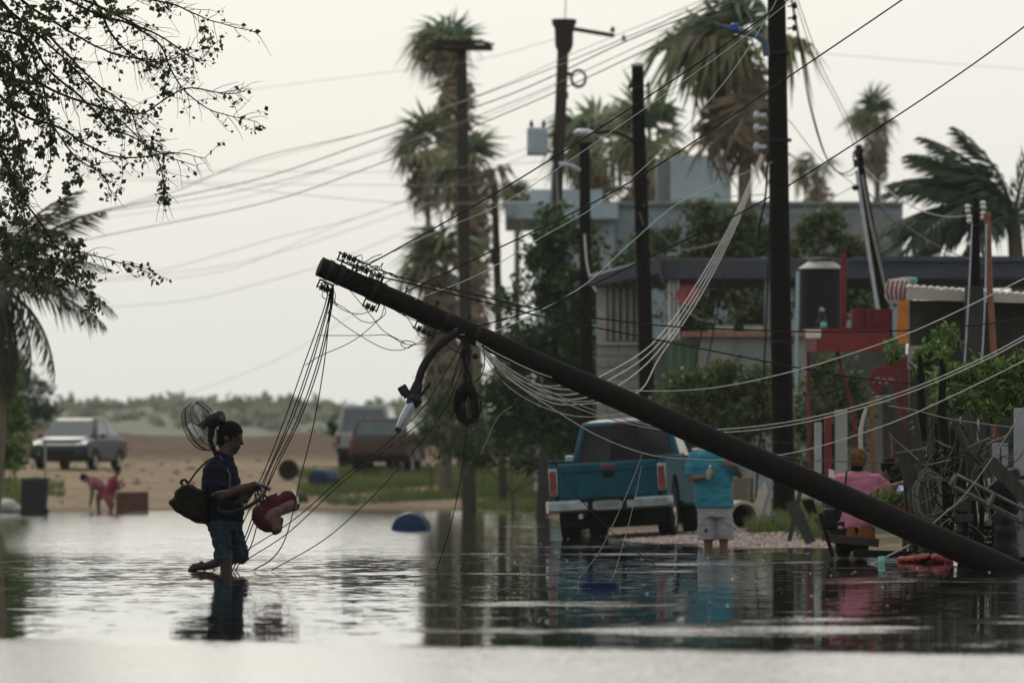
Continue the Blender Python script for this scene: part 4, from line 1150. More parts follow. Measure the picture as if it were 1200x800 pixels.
# tailgate
tg = MB(); tg.box((0, .005, .785), (1.46, .06, .50)); tgo = obj('tailgate', tg, M_teal, tk, world=False, bevel=.018)
mb = MB(); mb.box((0, -.032, .965), (1.44, .02, .10)); obj('tailgate_lip', mb, M_teal, tgo, world=False, bevel=.012)
mb = MB(); mb.box((0, -.028, .60), (1.40, .012, .035)); obj('crease', mb, M_teal, tgo, world=False, bevel=.005)
mb = MB(); mb.box((.02, -.046, .985), (.22, .01, .045)); obj('nameplate', mb, M_redlens, tgo, world=False, bevel=.004)
mb = MB(); mb.box((.02, -.030, .872), (.17, .012, .075)); obj('handle_recess', mb, M_under, tgo, world=False, bevel=.01)
mb = MB(); mb.box((.02, -.042, .885), (.12, .016, .028)); obj('handle', mb, M_trim, tgo, world=False, bevel=.006)
for sgn in (-1, 1):
    mb = MB(); mb.box((sgn * (hw - .065), -.012, .80), (.13, .05, .36)); lt = obj('tail_light_bezel', mb, M_chrome, tk, world=False, bevel=.012)
    mb = MB(); mb.box((sgn * (hw - .062), -.042, .83), (.098, .02, .23)); obj('tail_light', mb, M_redlens, lt, world=False, bevel=.008)
    mb = MB(); mb.box((sgn * (hw - .062), -.042, .675), (.098, .02, .075)); obj('reverse_light', mb, mat('dull_lens', (.16, .03, .025), .3), lt, world=False, bevel=.008)
# bumper
mb = MB()
pts_b = [(-.93, .05), (-.88, -.06), (-.6, -.13), (0, -.15), (.6, -.13), (.88, -.06), (.93, .05)]
vs_ = []
for x, y in pts_b: vs_ += [(x, y, .40), (x, y - .035, .43), (x, y - .035, .52), (x, y, .555), (x, y + .07, .555), (x, y + .07, .40)]
fs = []
for i in range(6):
    for j in range(6): fs.append((i * 6 + j, i * 6 + (j + 1) % 6, (i + 1) * 6 + (j + 1) % 6, (i + 1) * 6 + j))
fs += [(5, 4, 3, 2, 1, 0), tuple(36 + j for j in range(6))]
mb.add(vs_, fs); bp_ = obj('rear_bumper', mb, M_chrome, tk, world=False)
mb = MB(); mb.box((.0, -.19, .475), (.36, .012, .13)); pl = obj('license_plate', mb, mat('plate', (.17, .18, .18), .5, scale=9), bp_, world=False, bevel=.004)
mb = MB()
for k in range(6): mb.box((-.12 + k * .048 + (.012 if k > 2 else 0), -.198, .475), (.026, .004, .055))
struct(obj('plate_marks', mb, mat('plate_ink', (.12, .13, .14), .7, scale=40), pl, world=False, smooth=False), 'stuff')
mb = MB(); mb.box((0, -.16, .56), (.8, .12, .012)); obj('step_pad', mb, M_trim, bp_, world=False)
for x in (-.25, .25): mb = MB(); mb.box((x, -.19, .478), (.07, .014, .10)); obj('bumper_gap', mb, M_under, bp_, world=False, smooth=False)
# cab
cy0, cy1 = 2.02, 3.35
z0, z1 = 1.04, 1.60
body = [(cy0, .42), (cy0, 1.06), (cy1 + .25, 1.05), (4.55, .98), (4.75, .80), (4.78, .45), (4.35, .42), (4.2, .66), (3.95, .74), (3.7, .66), (3.55, .40)]
prof(tk, 'cab_body', body, 1.70, M_teal, bevel=.04)
cab_b = [(-.82, cy0), (.82, cy0), (.82, cy1 + .25), (-.82, cy1 + .25)]
cab_t = [(-.66, cy0 + .22), (.66, cy0 + .22), (.66, cy1 - .25), (-.66, cy1 - .25)]
mb = MB(); mb.hexa([(x, y, z0) for x, y in cab_b], [(x, y, z1) for x, y in cab_t]); cab = obj('cab', mb, M_teal, tk, world=False, bevel=.05)
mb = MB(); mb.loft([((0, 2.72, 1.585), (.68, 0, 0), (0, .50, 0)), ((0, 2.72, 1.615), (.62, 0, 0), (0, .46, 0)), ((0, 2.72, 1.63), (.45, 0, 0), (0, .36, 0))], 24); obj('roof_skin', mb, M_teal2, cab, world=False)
def lerp4(u, v):   # point on the rear face of the cab
    a = Vector((-.82, cy0, z0)).lerp(Vector((.82, cy0, z0)), u); b = Vector((-.66, cy0 + .22, z1)).lerp(Vector((.66, cy0 + .22, z1)), u)
    p = a.lerp(b, v); return p + Vector((0, -.012, 0))
for u0, u1 in ((.07, .36), (.365, .635), (.64, .93)):
    quad(cab, 'rear_window', [lerp4(u0, .07), lerp4(u0, .86), lerp4(u1, .86), lerp4(u1, .07)], M_glass)
for u in (.3625, .6375): quad(cab, 'window_bar', [lerp4(u - .006, .06) - Vector((0, .008, 0)), lerp4(u - .006, .87) - Vector((0, .008, 0)), lerp4(u + .006, .87) - Vector((0, .008, 0)), lerp4(u + .006, .06) - Vector((0, .008, 0))], M_trim)
quad(cab, 'window_seal', [lerp4(.055, .035), lerp4(.055, .895), lerp4(.945, .895), lerp4(.945, .035)], M_trim, .004)
mb = MB(); mb.box((0, cy0 + .21, 1.57), (.3, .03, .035)); obj('brake_light', mb, M_redlens, cab, world=False, bevel=.008)
for sgn in (-1, 1):
    def sp(u, v, s=sgn):
        a = Vector((s * .82, cy0, z0)).lerp(Vector((s * .82, cy1 + .25, z0)), u); b = Vector((s * .66, cy0 + .22, z1)).lerp(Vector((s * .66, cy1 - .25, z1)), u)
        return a.lerp(b, v) + Vector((s * .006, 0, 0))
    pp = [sp(.12, .1), sp(.12, .85), sp(.85, .85), sp(.85, .1)]
    if sgn < 0: pp = pp[::-1]
    quad(cab, 'side_window', pp, M_glass)
    mb = MB(); mb.box((sgn * .97, 3.28, 1.10), (.22, .06, .16)); mr_ = obj('side_mirror', mb, M_chrome, cab, world=False, bevel=.025)
    mb = MB(); mb.box((sgn * .88, 2.25, .93), (.02, .12, .03)); obj('door_handle', mb, M_trim, tk, world=False, bevel=.005)
quad(cab, 'windshield', [(.70, cy1 + .2, z0 + .06), (.60, cy1 - .17, z1 - .06), (-.60, cy1 - .17, z1 - .06), (-.70, cy1 + .2, z0 + .06)], M_glass)
for x, y in ((-.72, 1.02), (.72, 1.02), (-.72, 3.95), (.72, 3.95)): wheel(tk, x, y, .335, .24, 1 if x > 0 else -1)
mb = MB(); mb.box((0, 2.4, .34), (1.25, 3.9, .34)); mb.lathe((-.6, 1.02, .335), (1, 0, 0), [(0, .05), (.4, .05), (.5, .13), (.7, .13), (.8, .05), (1.2, .05)], 14); obj('underbody_and_shade', mb, M_under, tk, world=False)  # axle and floor; black box deepened to stand for shade beneath the truck
mb = MB(); mb.tube([(-.42, -.03, .34), (-.42, .5, .36), (-.3, 1.0, .4)], .035, 10); obj('exhaust_pipe', mb, M_rim, tk, world=False)
mb = MB(); mb.box((-.62, .35, .34), (.28, .02, .26)); obj('mud_flap', mb, M_trim, tk, world=False, smooth=False)
mb = MB(); mb.box((.62, .35, .34), (.28, .02, .26)); obj('mud_flap', mb, M_trim, tk, world=False, smooth=False)

# ---- simple road cars seen far off (nose along +y)
def sedan(label, loc, yaw, paint, L=4.4, wd=1.74, h=1.47, group=None, roofm=None):
    e = vehicle('parked_car', label, 'car', loc, yaw, group=group)
    hl = L / 2
    prof(e, 'body', [(-hl, .35), (-hl - .02, .75), (-hl + .25, .98), (-.9, 1.0), (.75, .98), (hl - .35, .86), (hl - .02, .70), (hl, .36), (hl - .45, .26), (hl - .6, .52), (hl - .9, .60), (hl - 1.2, .50), (hl - 1.3, .24), (-hl + 1.3, .24), (-hl + 1.2, .5), (-hl + .9, .6), (-hl + .6, .5), (-hl + .5, .26)], wd, paint, bevel=.09)
    bw_, tw_ = wd / 2 - .06, wd / 2 - .28
    yb0, yb1, yt0, yt1 = -2.05, 1.2, -1.15, .35
    mb = MB(); mb.hexa([(-bw_, yb0, .95), (bw_, yb0, .95), (bw_, yb1, .95), (-bw_, yb1, .95)], [(-tw_, yt0, h), (tw_, yt0, h), (tw_, yt1, h), (-tw_, yt1, h)])
    cb = obj('cabin', mb, roofm or paint, e, world=False, bevel=.10)
    quad(cb, 'windshield', [(bw_ - .1, yb1 - .06 + .02, 1.0), (tw_ - .04, yt1 + .06 + .02, h - .05), (-tw_ + .04, yt1 + .06 + .02, h - .05), (-bw_ + .1, yb1 - .06 + .02, 1.0)], M_wind, .01)
    quad(cb, 'rear_window', [(-bw_ + .1, yb0 + .06 - .02, 1.0), (-tw_ + .04, yt0 - .06 - .02, h - .05), (tw_ - .04, yt0 - .06 - .02, h - .05), (bw_ - .1, yb0 + .06 - .02, 1.0)], M_glass, .01)
    for s in (-1, 1):
        for u0, u1 in ((.12, .5), (.54, .90)):
            def q(u, v):
                a = Vector((s * bw_, yb0, .95)).lerp(Vector((s * bw_, yb1, .95)), u); b = Vector((s * tw_, yt0, h)).lerp(Vector((s * tw_, yt1, h)), u); return a.lerp(b, v) + Vector((s * .01, 0, 0))
            pp = [q(u0, .12), q(u0, .86), q(u1, .86), q(u1, .12)]
            quad(cb, 'side_window', pp if s > 0 else pp[::-1], M_glass, .01)
        mb = MB(); mb.ell((s * (wd / 2 + .08), .78, 1.02), (.10, .06, .07)); obj('side_mirror', mb, paint, cb, world=False)
        mb = MB(); mb.ell((s * (wd / 2 - .25), hl - .12, .70), (.20, .14, .085)); obj('headlight', mb, M_wind, e, world=False)
        mb = MB(); mb.box((s * (wd / 2 - .12), -hl - .005, .78), (.2, .05, .14)); obj('tail_light', mb, M_redlens, e, world=False, bevel=.02)
        for y in (hl - .92, -hl + .92): wheel(e, s * (wd / 2 - .11), y, .31, .2, s)
    mb = MB(); mb.box((0, hl - .005, .52), (1.0, .06, .18)); obj('grille', mb, M_trim, e, world=False, bevel=.02)
    mb = MB(); mb.box((0, hl + .0, .34), (1.5, .06, .12)); obj('front_bumper', mb, M_trim, e, world=False, bevel=.03)
    return e
M_wind = mat('windshield_glass', (0.035, 0.055, 0.058), .15, scale=2, spec=.6)
M_navy = mat('dark_navy_paint', (0.010, 0.012, 0.020), .35, scale=2, spec=.22)
M_silver_and_sheen = mat('silver_paint_and_sky_sheen', (0.20, 0.21, 0.22), .35, scale=2, spec=.4)  # paint of the grey vehicle, also painted sky sheen on the dark car
D_c = 172.0
gl = on_ground(92, D_c)
sc_ = sedan('dark car with sky sheen on its roof parked nose-on beside the left shrubs', gl, 180 - 12, M_navy, 4.4, 1.84, 1.54)
mb = MB(); mb.hexa([(-.62, -.82, 1.532), (.62, -.82, 1.532), (.62, .28, 1.532), (-.62, .28, 1.532)], [(-.58, -.78, 1.552), (.58, -.78, 1.552), (.58, .24, 1.552), (-.58, .24, 1.552)]); obj('roof_sky_sheen', mb, M_silver_and_sheen, sc_, world=False, bevel=.008)  # pale plate paints the sky's reflection onto the dark roof
sc_.location.z = gl.z + .0
mb = MB(); mb.hexa([(-.72, 1.0, .985), (.72, 1.0, .985), (.62, 1.9, .885), (-.62, 1.9, .885)], [(-.70, 1.02, 1.005), (.70, 1.02, 1.005), (.60, 1.88, .905), (-.60, 1.88, .905)]); obj('hood_sky_sheen', mb, M_silver_and_sheen, sc_, world=False, bevel=.008)  # pale plate paints the sky's reflection onto the dark bonnet

def suv(label, D, px, yaw, paint, h, L, wd, glass_rear=True):
    g = on_ground(px, D); e = vehicle('parked_truck', label, 'truck', g, yaw)
    hl = L / 2
    prof(e, 'body', [(-hl, .45), (-hl, 1.02), (-hl + .1, 1.10), (1.0, 1.10), (hl - .1, 1.0), (hl, .85), (hl, .45), (hl - .5, .40), (hl - .65, .68), (hl - 1.0, .76), (hl - 1.3, .66), (hl - 1.4, .38), (-hl + 1.4, .38), (-hl + 1.3, .66), (-hl + 1.0, .76), (-hl + .7, .66), (-hl + .6, .40)], wd, paint, bevel=.06)
    bw_, tw_ = wd / 2 - .04, wd / 2 - .2
    b = [(-bw_, -hl + .06, 1.06), (bw_, -hl + .06, 1.06), (bw_, 1.1, 1.06), (-bw_, 1.1, 1.06)]
    t_ = [(-tw_, -hl + .3, h), (tw_, -hl + .3, h), (tw_, .45, h), (-tw_, .45, h)]
    mb = MB(); mb.hexa(b, t_); cb = obj('cabin', mb, paint, e, world=False, bevel=.05)
    def q(u, v): 
        return Vector(b[0]).lerp(Vector(b[1]), u).lerp(Vector(t_[0]).lerp(Vector(t_[1]), u), v) + Vector((0, -.02, 0))
    quad(cb, 'rear_window', [q(.08, .1), q(.08, .85), q(.92, .85), q(.92, .1)], M_wind, .01)
    quad(cb, 'windshield', [(bw_ - .1, 1.07, 1.12), (tw_ - .05, .53, h - .06), (-tw_ + .05, .53, h - .06), (-bw_ + .1, 1.07, 1.12)], M_wind, .01)
    for s in (-1, 1):
        for u0, u1 in ((.1, .48), (.52, .88)):
            def qq(u, v):
                a = Vector((s * bw_, -hl + .06, 1.06)).lerp(Vector((s * bw_, 1.1, 1.06)), u); c = Vector((s * tw_, -hl + .3, h)).lerp(Vector((s * tw_, .45, h)), u); return a.lerp(c, v) + Vector((s * .012, 0, 0))
            pp = [qq(u0, .12), qq(u0, .85), qq(u1, .85), qq(u1, .12)]
            quad(cb, 'side_window', pp if s > 0 else pp[::-1], M_glass, .01)
        mb = MB(); mb.box((s * (wd / 2 - .09), -hl - .01, .85), (.12, .05, .3)); obj('tail_light', mb, M_redlens, e, world=False, bevel=.02)
        mb = MB(); mb.ell((s * (wd / 2 + .1), .85, 1.2), (.1, .07, .09)); obj('side_mirror', mb, M_trim, cb, world=False)
        for y in (hl - 1.0, -hl + 1.0): wheel(e, s * (wd / 2 - .13), y, .37, .24, s)
        mb = MB(); mb.box((s * (tw_ - .08), -.4, h + .03), (.04, 1.4, .03)); obj('roof_rail', mb, M_trim, cb, world=False, bevel=.008)
    mb = MB(); mb.box((0, -hl - .04, .52), (wd - .1, .12, .18)); obj('rear_bumper', mb, M_trim, e, world=False, bevel=.03)
    return e
suv('pale grey sport utility vehicle parked furthest up the sand road', 176, 434, -4, M_silver_and_sheen, 1.92, 4.5, 1.72)
suv('rusty red-brown truck parked just in front of the grey one', 163, 455, -6, mat('rusty_red_paint', (.075, .034, .026), .6, scale=2.5, col2=(.022, .022, .024)), 1.62, 4.2, 1.7)

# ---- barrels and a tyre
def barrel(label, c, axis, m, r=.29, h=.86, group=None):
    c = Vector(c); ax_ = Vector(axis).normalized()
    e = thing('plastic_barrel', label, 'barrel', (c.x, c.y, max(c.z - r, -.1)), group)
    mb = MB(); mb.lathe(c - ax_ * h / 2, ax_, [(0, r * .86), (.02, r * .93), (.06, r * .97), (.1, r), (h * .30, r), (h * .32, r * 1.025), (h * .36, r * 1.025), (h * .38, r), (h * .62, r), (h * .64, r * 1.025), (h * .68, r * 1.025), (h * .70, r), (h - .1, r), (h - .06, r * .97), (h - .02, r * .93), (h, r * .86)], 30); obj('drum', mb, m, e)
    mb = MB(); mb.lathe(c - ax_ * (h / 2 + .012), ax_, [(0, r * .80), (.012, r * .9), (.03, r * .9)], 30); ld = obj('drum_end', mb, m, e)
    for s in (-1, 1):
        side = ax_.cross(Vector((0, 0, 1))).normalized()
        mb = MB(); mb.lathe(c - ax_ * (h / 2 + .014) + side * s * r * .45, -ax_, [(0, .045), (.02, .045), (.022, .03)], 12); obj('bung', mb, m, ld)
    return e
D1 = 6667 * .8 / (620 - 560)
bc = W(482, 616, D1); barrel('blue plastic barrel floating half sunk in the middle of the flood', (bc.x, bc.y, -.02), (.06, 1, .0), M_blueplastic)
g = on_ground(380, 152); barrel('blue barrel lying on the grass edge of the sand road', (g.x, g.y, g.z + .27), (.5, 1, 0), M_blueplastic)
g = on_ground(338, 158)
tye = thing('old_tyre', 'dark round tyre standing upright on the sand road', 'tyre', g)
c = Vector((g.x, g.y, g.z + .28)); mb = MB(); mb.lathe(c - Vector((0, .1, 0)), (0, 1, 0), [(0, .16), (0, .24), (.03, .285), (.17, .285), (.2, .24), (.2, .16)], 26, cap=False); obj('tread', mb, M_tyre, tye)
mb = MB(); mb.lathe(c - Vector((0, .03, 0)), (0, 1, 0), [(0, .17), (.06, .17)], 22); obj('hub_plate', mb, M_under, tye)
g = on_ground(352, 147)
tag(obj('dark_stone', MB().ell(g + Vector((0, 0, .05)), (.22, .2, .2), Matrix.Rotation(.4, 3, 'Y'), 10, 7), M_shackwall), 'dark rounded stone at the far water edge behind the red bundle', 'stone')
# ------------------------------------------------------------------ people: each body one continuous skin
M_skin = mat('brown_skin', (0.034, 0.017, 0.011), .55, scale=9, var=.15)
M_skin2 = mat('tan_skin', (0.11, 0.062, 0.042), .55, scale=9, var=.15)
M_hair = mat('black_hair', (0.004, 0.0036, 0.0033), .8, scale=40, spec=.05)
M_eye = mat('eye', (0.02, 0.016, 0.014), .2)

def fr3(f, u):
    f = Vector(f).normalized(); u = Vector(u); r = f.cross(u).normalized(); u = r.cross(f)
    return f, u, r            # facing, up, right

def add_head(mb, c, f, u, s=1.0):
    """head of height ~.235*s centred at c"""
    f, u, r = fr3(f, u); M3 = Matrix((r, f, u)).transposed()
    mb.ell(c + u * .022 * s, (.074 * s, .094 * s, .094 * s), M3)
    mb.ell(c + f * .028 * s - u * .045 * s, (.056 * s, .062 * s, .070 * s), M3)      # face
    mb.ell(c + f * .052 * s - u * .098 * s, (.032 * s, .028 * s, .024 * s), M3)      # chin
    mb.cap(c + f * .088 * s + u * .012 * s, c + f * .106 * s - u * .030 * s, .009 * s, .015 * s)   # nose
    mb.ell(c + f * .076 * s + u * .028 * s, (.050 * s, .018 * s, .013 * s), M3)      # brow
    mb.ell(c + f * .083 * s - u * .062 * s, (.026 * s, .014 * s, .007 * s), M3)      # upper lip
    mb.ell(c + f * .080 * s - u * .074 * s, (.024 * s, .014 * s, .007 * s), M3)      # lower lip
    for k in (-1, 1):
        mb.ell(c + r * k * .077 * s - f * .006 * s - u * .012 * s, (.011 * s, .020 * s, .032 * s), M3)   # ears
def add_eyes(e, c, f, u, s=1.0):
    f, u, r = fr3(f, u)
    for k in (-1, 1):
        mb = MB(); mb.ell(c + f * .080 * s + r * k * .031 * s + u * .004 * s, (.011 * s, .011 * s, .009 * s), None, 10, 7); obj('eye', mb, M_eye, e)
def add_hair(e, c, f, u, s=1.0, m=None, puff=.012, low=.03, voxel=.012, wr=.006):
    f, u, r = fr3(f, u); M3 = Matrix((r, f, u)).transposed(); mb = MB()
    mb.ell(c + u * .040 * s - f * .010 * s, ((.076 + puff) * s, (.092 + puff) * s, (.083 + puff) * s), M3)
    mb.ell(c - f * .045 * s - u * .01 * s, ((.066 + puff) * s, (.050 + puff) * s, (.075 + low) * s), M3)
    me = fuse(mb, m or M_hair, voxel, 1, 'hair', 0, wr * s, 45)
    me.transform(root_of(e).matrix_basis.inverted()); o = bpy.data.objects.new('hair', me); COL.objects.link(o); o.parent = e
    return o
def add_hand(mb, wrist, d, nrm, s=1.0, curl=.9, thumb=1):
    """palm + four unequal bent fingers + thumb from the side of the palm. nrm: back of hand"""
    d = Vector(d).normalized(); nrm = Vector(nrm); side = d.cross(nrm).normalized(); nrm = side.cross(d).normalized()
    M3 = Matrix((d, side, nrm)).transposed()
    pc_ = wrist + d * .045 * s
    mb.ell(pc_, (.052 * s, .040 * s, .016 * s), M3)
    for i, (off, L_) in enumerate(((-.030, .068), (-.010, .080), (.010, .075), (.029, .060))):
        p = pc_ + d * .040 * s + side * off * s; dd = d.copy(); prev = p
        for j, k in enumerate((.45, .32, .23)):
            a = curl * (.45 + .35 * j); dd = (dd * math.cos(a * .6) - nrm * math.sin(a * .6)).normalized()
            q = prev + dd * L_ * k * s; mb.cap(prev, q, (.0095 - .0012 * j) * s, (.0088 - .0014 * j) * s, 8); prev = q
    tb = pc_ - d * .02 * s + side * thumb * -.034 * s
    t1 = tb + (d * .6 - side * thumb * .7 - nrm * .25).normalized() * .04 * s; t2 = t1 + (d * .9 - side * thumb * .1 - nrm * .45).normalized() * .032 * s
    mb.cap(tb, t1, .013 * s, .011 * s, 8); mb.cap(t1, t2, .011 * s, .008 * s, 8)
def put(e, name, me):
    me.transform(root_of(e).matrix_basis.inverted()); o = bpy.data.objects.new(name, me); COL.objects.link(o); o.parent = e; return o
Yv = Vector((0, 1, 0)); Xv = Vector((1, 0, 0)); Zv = Vector((0, 0, 1))

# ================================================================ the wading man
DM = 49.0
def P(x, y, dy=0.0): return W(x, y, DM + dy) if not dy else W(x, y, DM) + Vector((0, dy, 0))
man = thing('person', 'man in navy shirt and rolled jeans wading past the hanging cables', 'person', (P(267, 668).x, DM, -.38), None)
hf, hu = Vector((.93, -.30, -.16)), Vector((.08, 0, 1))
hc = P(270, 512.5)
mb = MB()
add_head(mb, hc, hf, hu, 1.10)
mb.cap(hc - Zv * .07 - Xv * .015, P(262, 540), .066, .074)                       # neck
mb.loft([(P(262, 541), Xv * .05, Yv * .06), (P(259, 549), Xv * .09, Yv * .17), (P(259, 560), Xv * .115, Yv * .185), (P(259, 580), Xv * .13, Yv * .16), (P(261, 598), Xv * .145, Yv * .165), (P(262, 612), Xv * .14, Yv * .17)], 18)
shN, shF = P(254, 551, -.18), P(262, 551, .17)
elN, elF = P(261, 580, -.23), P(272, 582, .20)
wrN, wrF = P(299, 567, -.18), P(296, 573, .14)
mb.cap(shN, elN, .064, .052); mb.cap(elN, wrN, .051, .031)
mb.cap(shF, elF, .058, .045); mb.cap(elF, wrF, .043, .028)
add_hand(mb, wrN, (1, .15, -.12), (.1, -.3, 1), 1.0, .8, 1)
add_hand(mb, wrF, (1, -.2, .1), (.1, .3, 1), 1.0, .8, -1)
hipN, hipF = P(257, 613, -.09), P(268, 613, .09)
knN = P(265, 652, -.10); ftN = Vector((P(268, 668).x, DM - .09, -.36))
knF = P(283, 652, .10); anF = P(238, 664, .14)
mb.cap(hipN, knN, .085, .060); mb.cap(knN, ftN + Zv * .06, .058, .040)
mb.ell(ftN + Xv * .06 + Zv * .02, (.13, .045, .035))
mb.cap(hipF, knF, .085, .060); mb.cap(knF, P(262, 656, .12), .054, .052); mb.cap(P(262, 656, .12), anF, .05, .034)
mb.ell(P(229, 664, .14), (.055, .040, .036)); mb.cap(P(234, 663, .14), P(222, 667, .14), .038, .024); mb.cap(P(237, 664, .14), P(235, 660, .14), .032, .024)
for k in range(5): mb.cap(P(224, 667, .11 + .015 * k), P(220 + .4 * k, 668 - .2 * k, .11 + .015 * k), .010, .008, 8)   # toes
put(man, 'body', fuse(mb, M_skin, .0085, 3, 'body'))
add_hair(man, hc, hf, hu, 1.10, None, .010, .02, .0085); add_eyes(man, hc, hf, hu, 1.10)
# ear-side stubble is part of the skin; polo shirt
M_navyshirt = mat('navy_shirt', (0.0040, 0.0048, 0.013), .9, scale=5, spec=.1, bump=.004, bscale=18)
mb = MB()
mb.loft([(P(262, 535), Xv * .072, Yv * .085), (P(259, 541), Xv * .12, Yv * .17), (P(258, 549), Xv * .148, Yv * .21), (P(259, 562), Xv * .165, Yv * .215), (P(260, 580), Xv * .175, Yv * .195), (P(261, 597), Xv * .18, Yv * .19), (P(262, 611), Xv * .172, Yv * .19)], 20)
mb.cap(shN, shN.lerp(elN, .66), .084, .080); mb.cap(shF, shF.lerp(elF, .72), .076, .078)
shirt = put(man, 'shirt', fuse(mb, M_navyshirt, .0095, 2, 'shirt', 0, .013, 11))
mb = MB()
e1 = shN.lerp(elN, .92); axs = (elN - shN).normalized(); aa = axs.orthogonal().normalized(); bb = axs.cross(aa)
mb.tube([e1 + (aa * math.cos(t_) + bb * math.sin(t_)) * .079 for t_ in np.linspace(0, 2 * math.pi, 25)[:-1]], .0042, 6, closed=True)
obj('sleeve_trim', mb, mat('white_trim', (.20, .195, .16), .8), shirt)
mb = MB(); mb.tube([P(263, 535) + Xv * .07 * math.cos(t_) + Yv * .08 * math.sin(t_) + Zv * (.012 - .03 * math.cos(t_)) for t_ in np.linspace(0, 2 * math.pi, 21)[:-1]], .016, 8, closed=True)
obj('collar', mb, M_navyshirt, shirt)
M_jean = mat('wet_denim', (0.0045, 0.010, 0.016), .9, scale=17, col2=(0.026, 0.046, 0.060), stretch=(1, 1, .5), spec=.15, bump=.004, bscale=25)
mb = MB()
mb.loft([(P(262, 606), Xv * .155, Yv * .18), (P(263, 614), Xv * .16, Yv * .19), (P(264, 622), Xv * .14, Yv * .17)], 18)
mb.cap(hipN, P(263, 646, -.10), .102, .074); mb.cap(P(262, 641, -.10), P(262, 651, -.10), .074, .078)
mb.cap(hipF, P(279, 644, .10), .102, .076); mb.cap(P(280, 643, .10), P(282, 652, .10), .076, .068)
jn = put(man, 'jeans', fuse(mb, M_jean, .0095, 2, 'jeans', 0, .014, 17))

# shoulder bag
M_camo = mat('camouflage_cloth', (0.003, 0.0026, 0.002), .95, scale=14, col2=(0.013, 0.010, 0.006), spec=.1, bump=.004)
bag = thing('shoulder_bag', 'dark camouflage duffel bag slung behind the wading man', 'bag', P(222, 606, -.1))
mb = MB()
prof_ = [(199, 589), (206, 577), (214, 567), (221, 566), (228, 571), (240, 573), (246, 585), (246, 606), (242, 615), (230, 611), (213, 603), (205, 597)]
cx = sum(p[0] for p in prof_) / 12; cy = sum(p[1] for p in prof_) / 12
for k, sc2 in ((-.15, .72), (-.11, .93), (0, 1.0), (.11, .93), (.15, .72)):
    for p in prof_: pass
rings = [[P(cx + (p[0] - cx) * sc2, cy + (p[1] - cy) * sc2, -.10 + k) for p in prof_] for k, sc2 in ((-.15, .70), (-.11, .93), (0, 1.0), (.11, .93), (.15, .70))]
v_ = [q for r_ in rings for q in r_]; f_ = []
for i in range(4):
    for j in range(12): f_.append((i * 12 + j, i * 12 + (j + 1) % 12, (i + 1) * 12 + (j + 1) % 12, (i + 1) * 12 + j))
f_ += [tuple(range(11, -1, -1)), tuple(48 + j for j in range(12))]
mb.add(v_, f_); put(bag, 'bag_body', fuse(mb, M_camo, .012, 3, 'bag_body', 0, .022, 10))
M_strap = mat('strap_webbing', (.012, .012, .011), .9, scale=20, spec=.1)
M_strap2 = mat('pale_cord', (.10, .10, .095), .8, scale=20)
mb = MB(); mb.tube(spline([P(221, 567, -.1), P(231, 553, -.14), P(243, 541, -.14), P(252, 536, -.10), P(258, 534, -.07)], 5), .008, 6); obj('strap', mb, M_strap, bag)
mb = MB(); mb.tube(spline([P(258, 534, -.08), P(263, 541, -.13), P(268, 551, -.19), P(271, 558, -.20), P(270, 575, -.2)], 5), .006, 6); obj('strap', mb, M_strap2, bag)
mb = MB(); mb.tube(spline([P(215, 568, -.12), P(213, 564, -.12), P(218, 562, -.12), P(221, 566, -.12)], 5), .012, 6); obj('handle', mb, M_camo, bag)
mb = MB(); mb.tube(spline([P(206, 577, -.22), P(218, 572, -.255), P(232, 575, -.255), P(244, 580, -.24)], 5), .005, 5); obj('zip', mb, M_strap, bag)

# electric fan on his shoulder
fan = thing('electric_fan', 'electric fan with a round wire cage carried on the man\'s shoulder', 'fan', P(258, 541, .12))
fn = Vector((.80, -.47, .36)).normalized()      # from cage to motor
fc = P(235, 499, .10)
fa = fn.orthogonal().normalized(); fb = fn.cross(fa)
M_wire = mat('cage_wire', (.012, .012, .013), .5, metallic=.2); M_wire2 = mat('cage_wire_grey', (.03, .03, .03), .5, metallic=.3)
RF = .222
def ring(r, d, th, name, par, m=M_wire):
    mb = MB(); mb.tube([fc + fn * d + (fa * math.cos(t_) + fb * math.sin(t_)) * r for t_ in np.linspace(0, 2 * math.pi, 49)[:-1]], th, 6, closed=True); return obj(name, mb, m, par)
cg = ring(RF, 0, .0065, 'cage', fan)
for d, r in ((.05, RF * .93), (-.05, RF * .93)): ring(r, d, .0035, 'cage_ring', cg)
for d, r in ((.068, RF * .62), (-.072, RF * .62), (.072, RF * .33), (-.08, RF * .33)): ring(r, d, .0022, 'cage_ring', cg)
mb = MB()
for i in range(64):
    t_ = 2 * math.pi * i / 64; dr = fa * math.cos(t_) + fb * math.sin(t_)
    for sg in (1, -1):
        pr = [(RF, 0), (RF * .93, .05), (RF * .62, .069), (RF * .30, .074)]
        mb.tube([fc + dr * r + fn * d * sg for r, d in pr], .0017, 3, cap=False)
struct(obj('cage_wires', mb, M_wire2, cg), 'stuff')
mb = MB(); mb.lathe(fc - fn * .085, fn, [(0, .03), (.005, .055), (.018, .055)], 20); obj('badge', mb, M_dark, cg)
M_blade = mat('pale_blade', (.68, .69, .68), .4, scale=4, trans=.3)
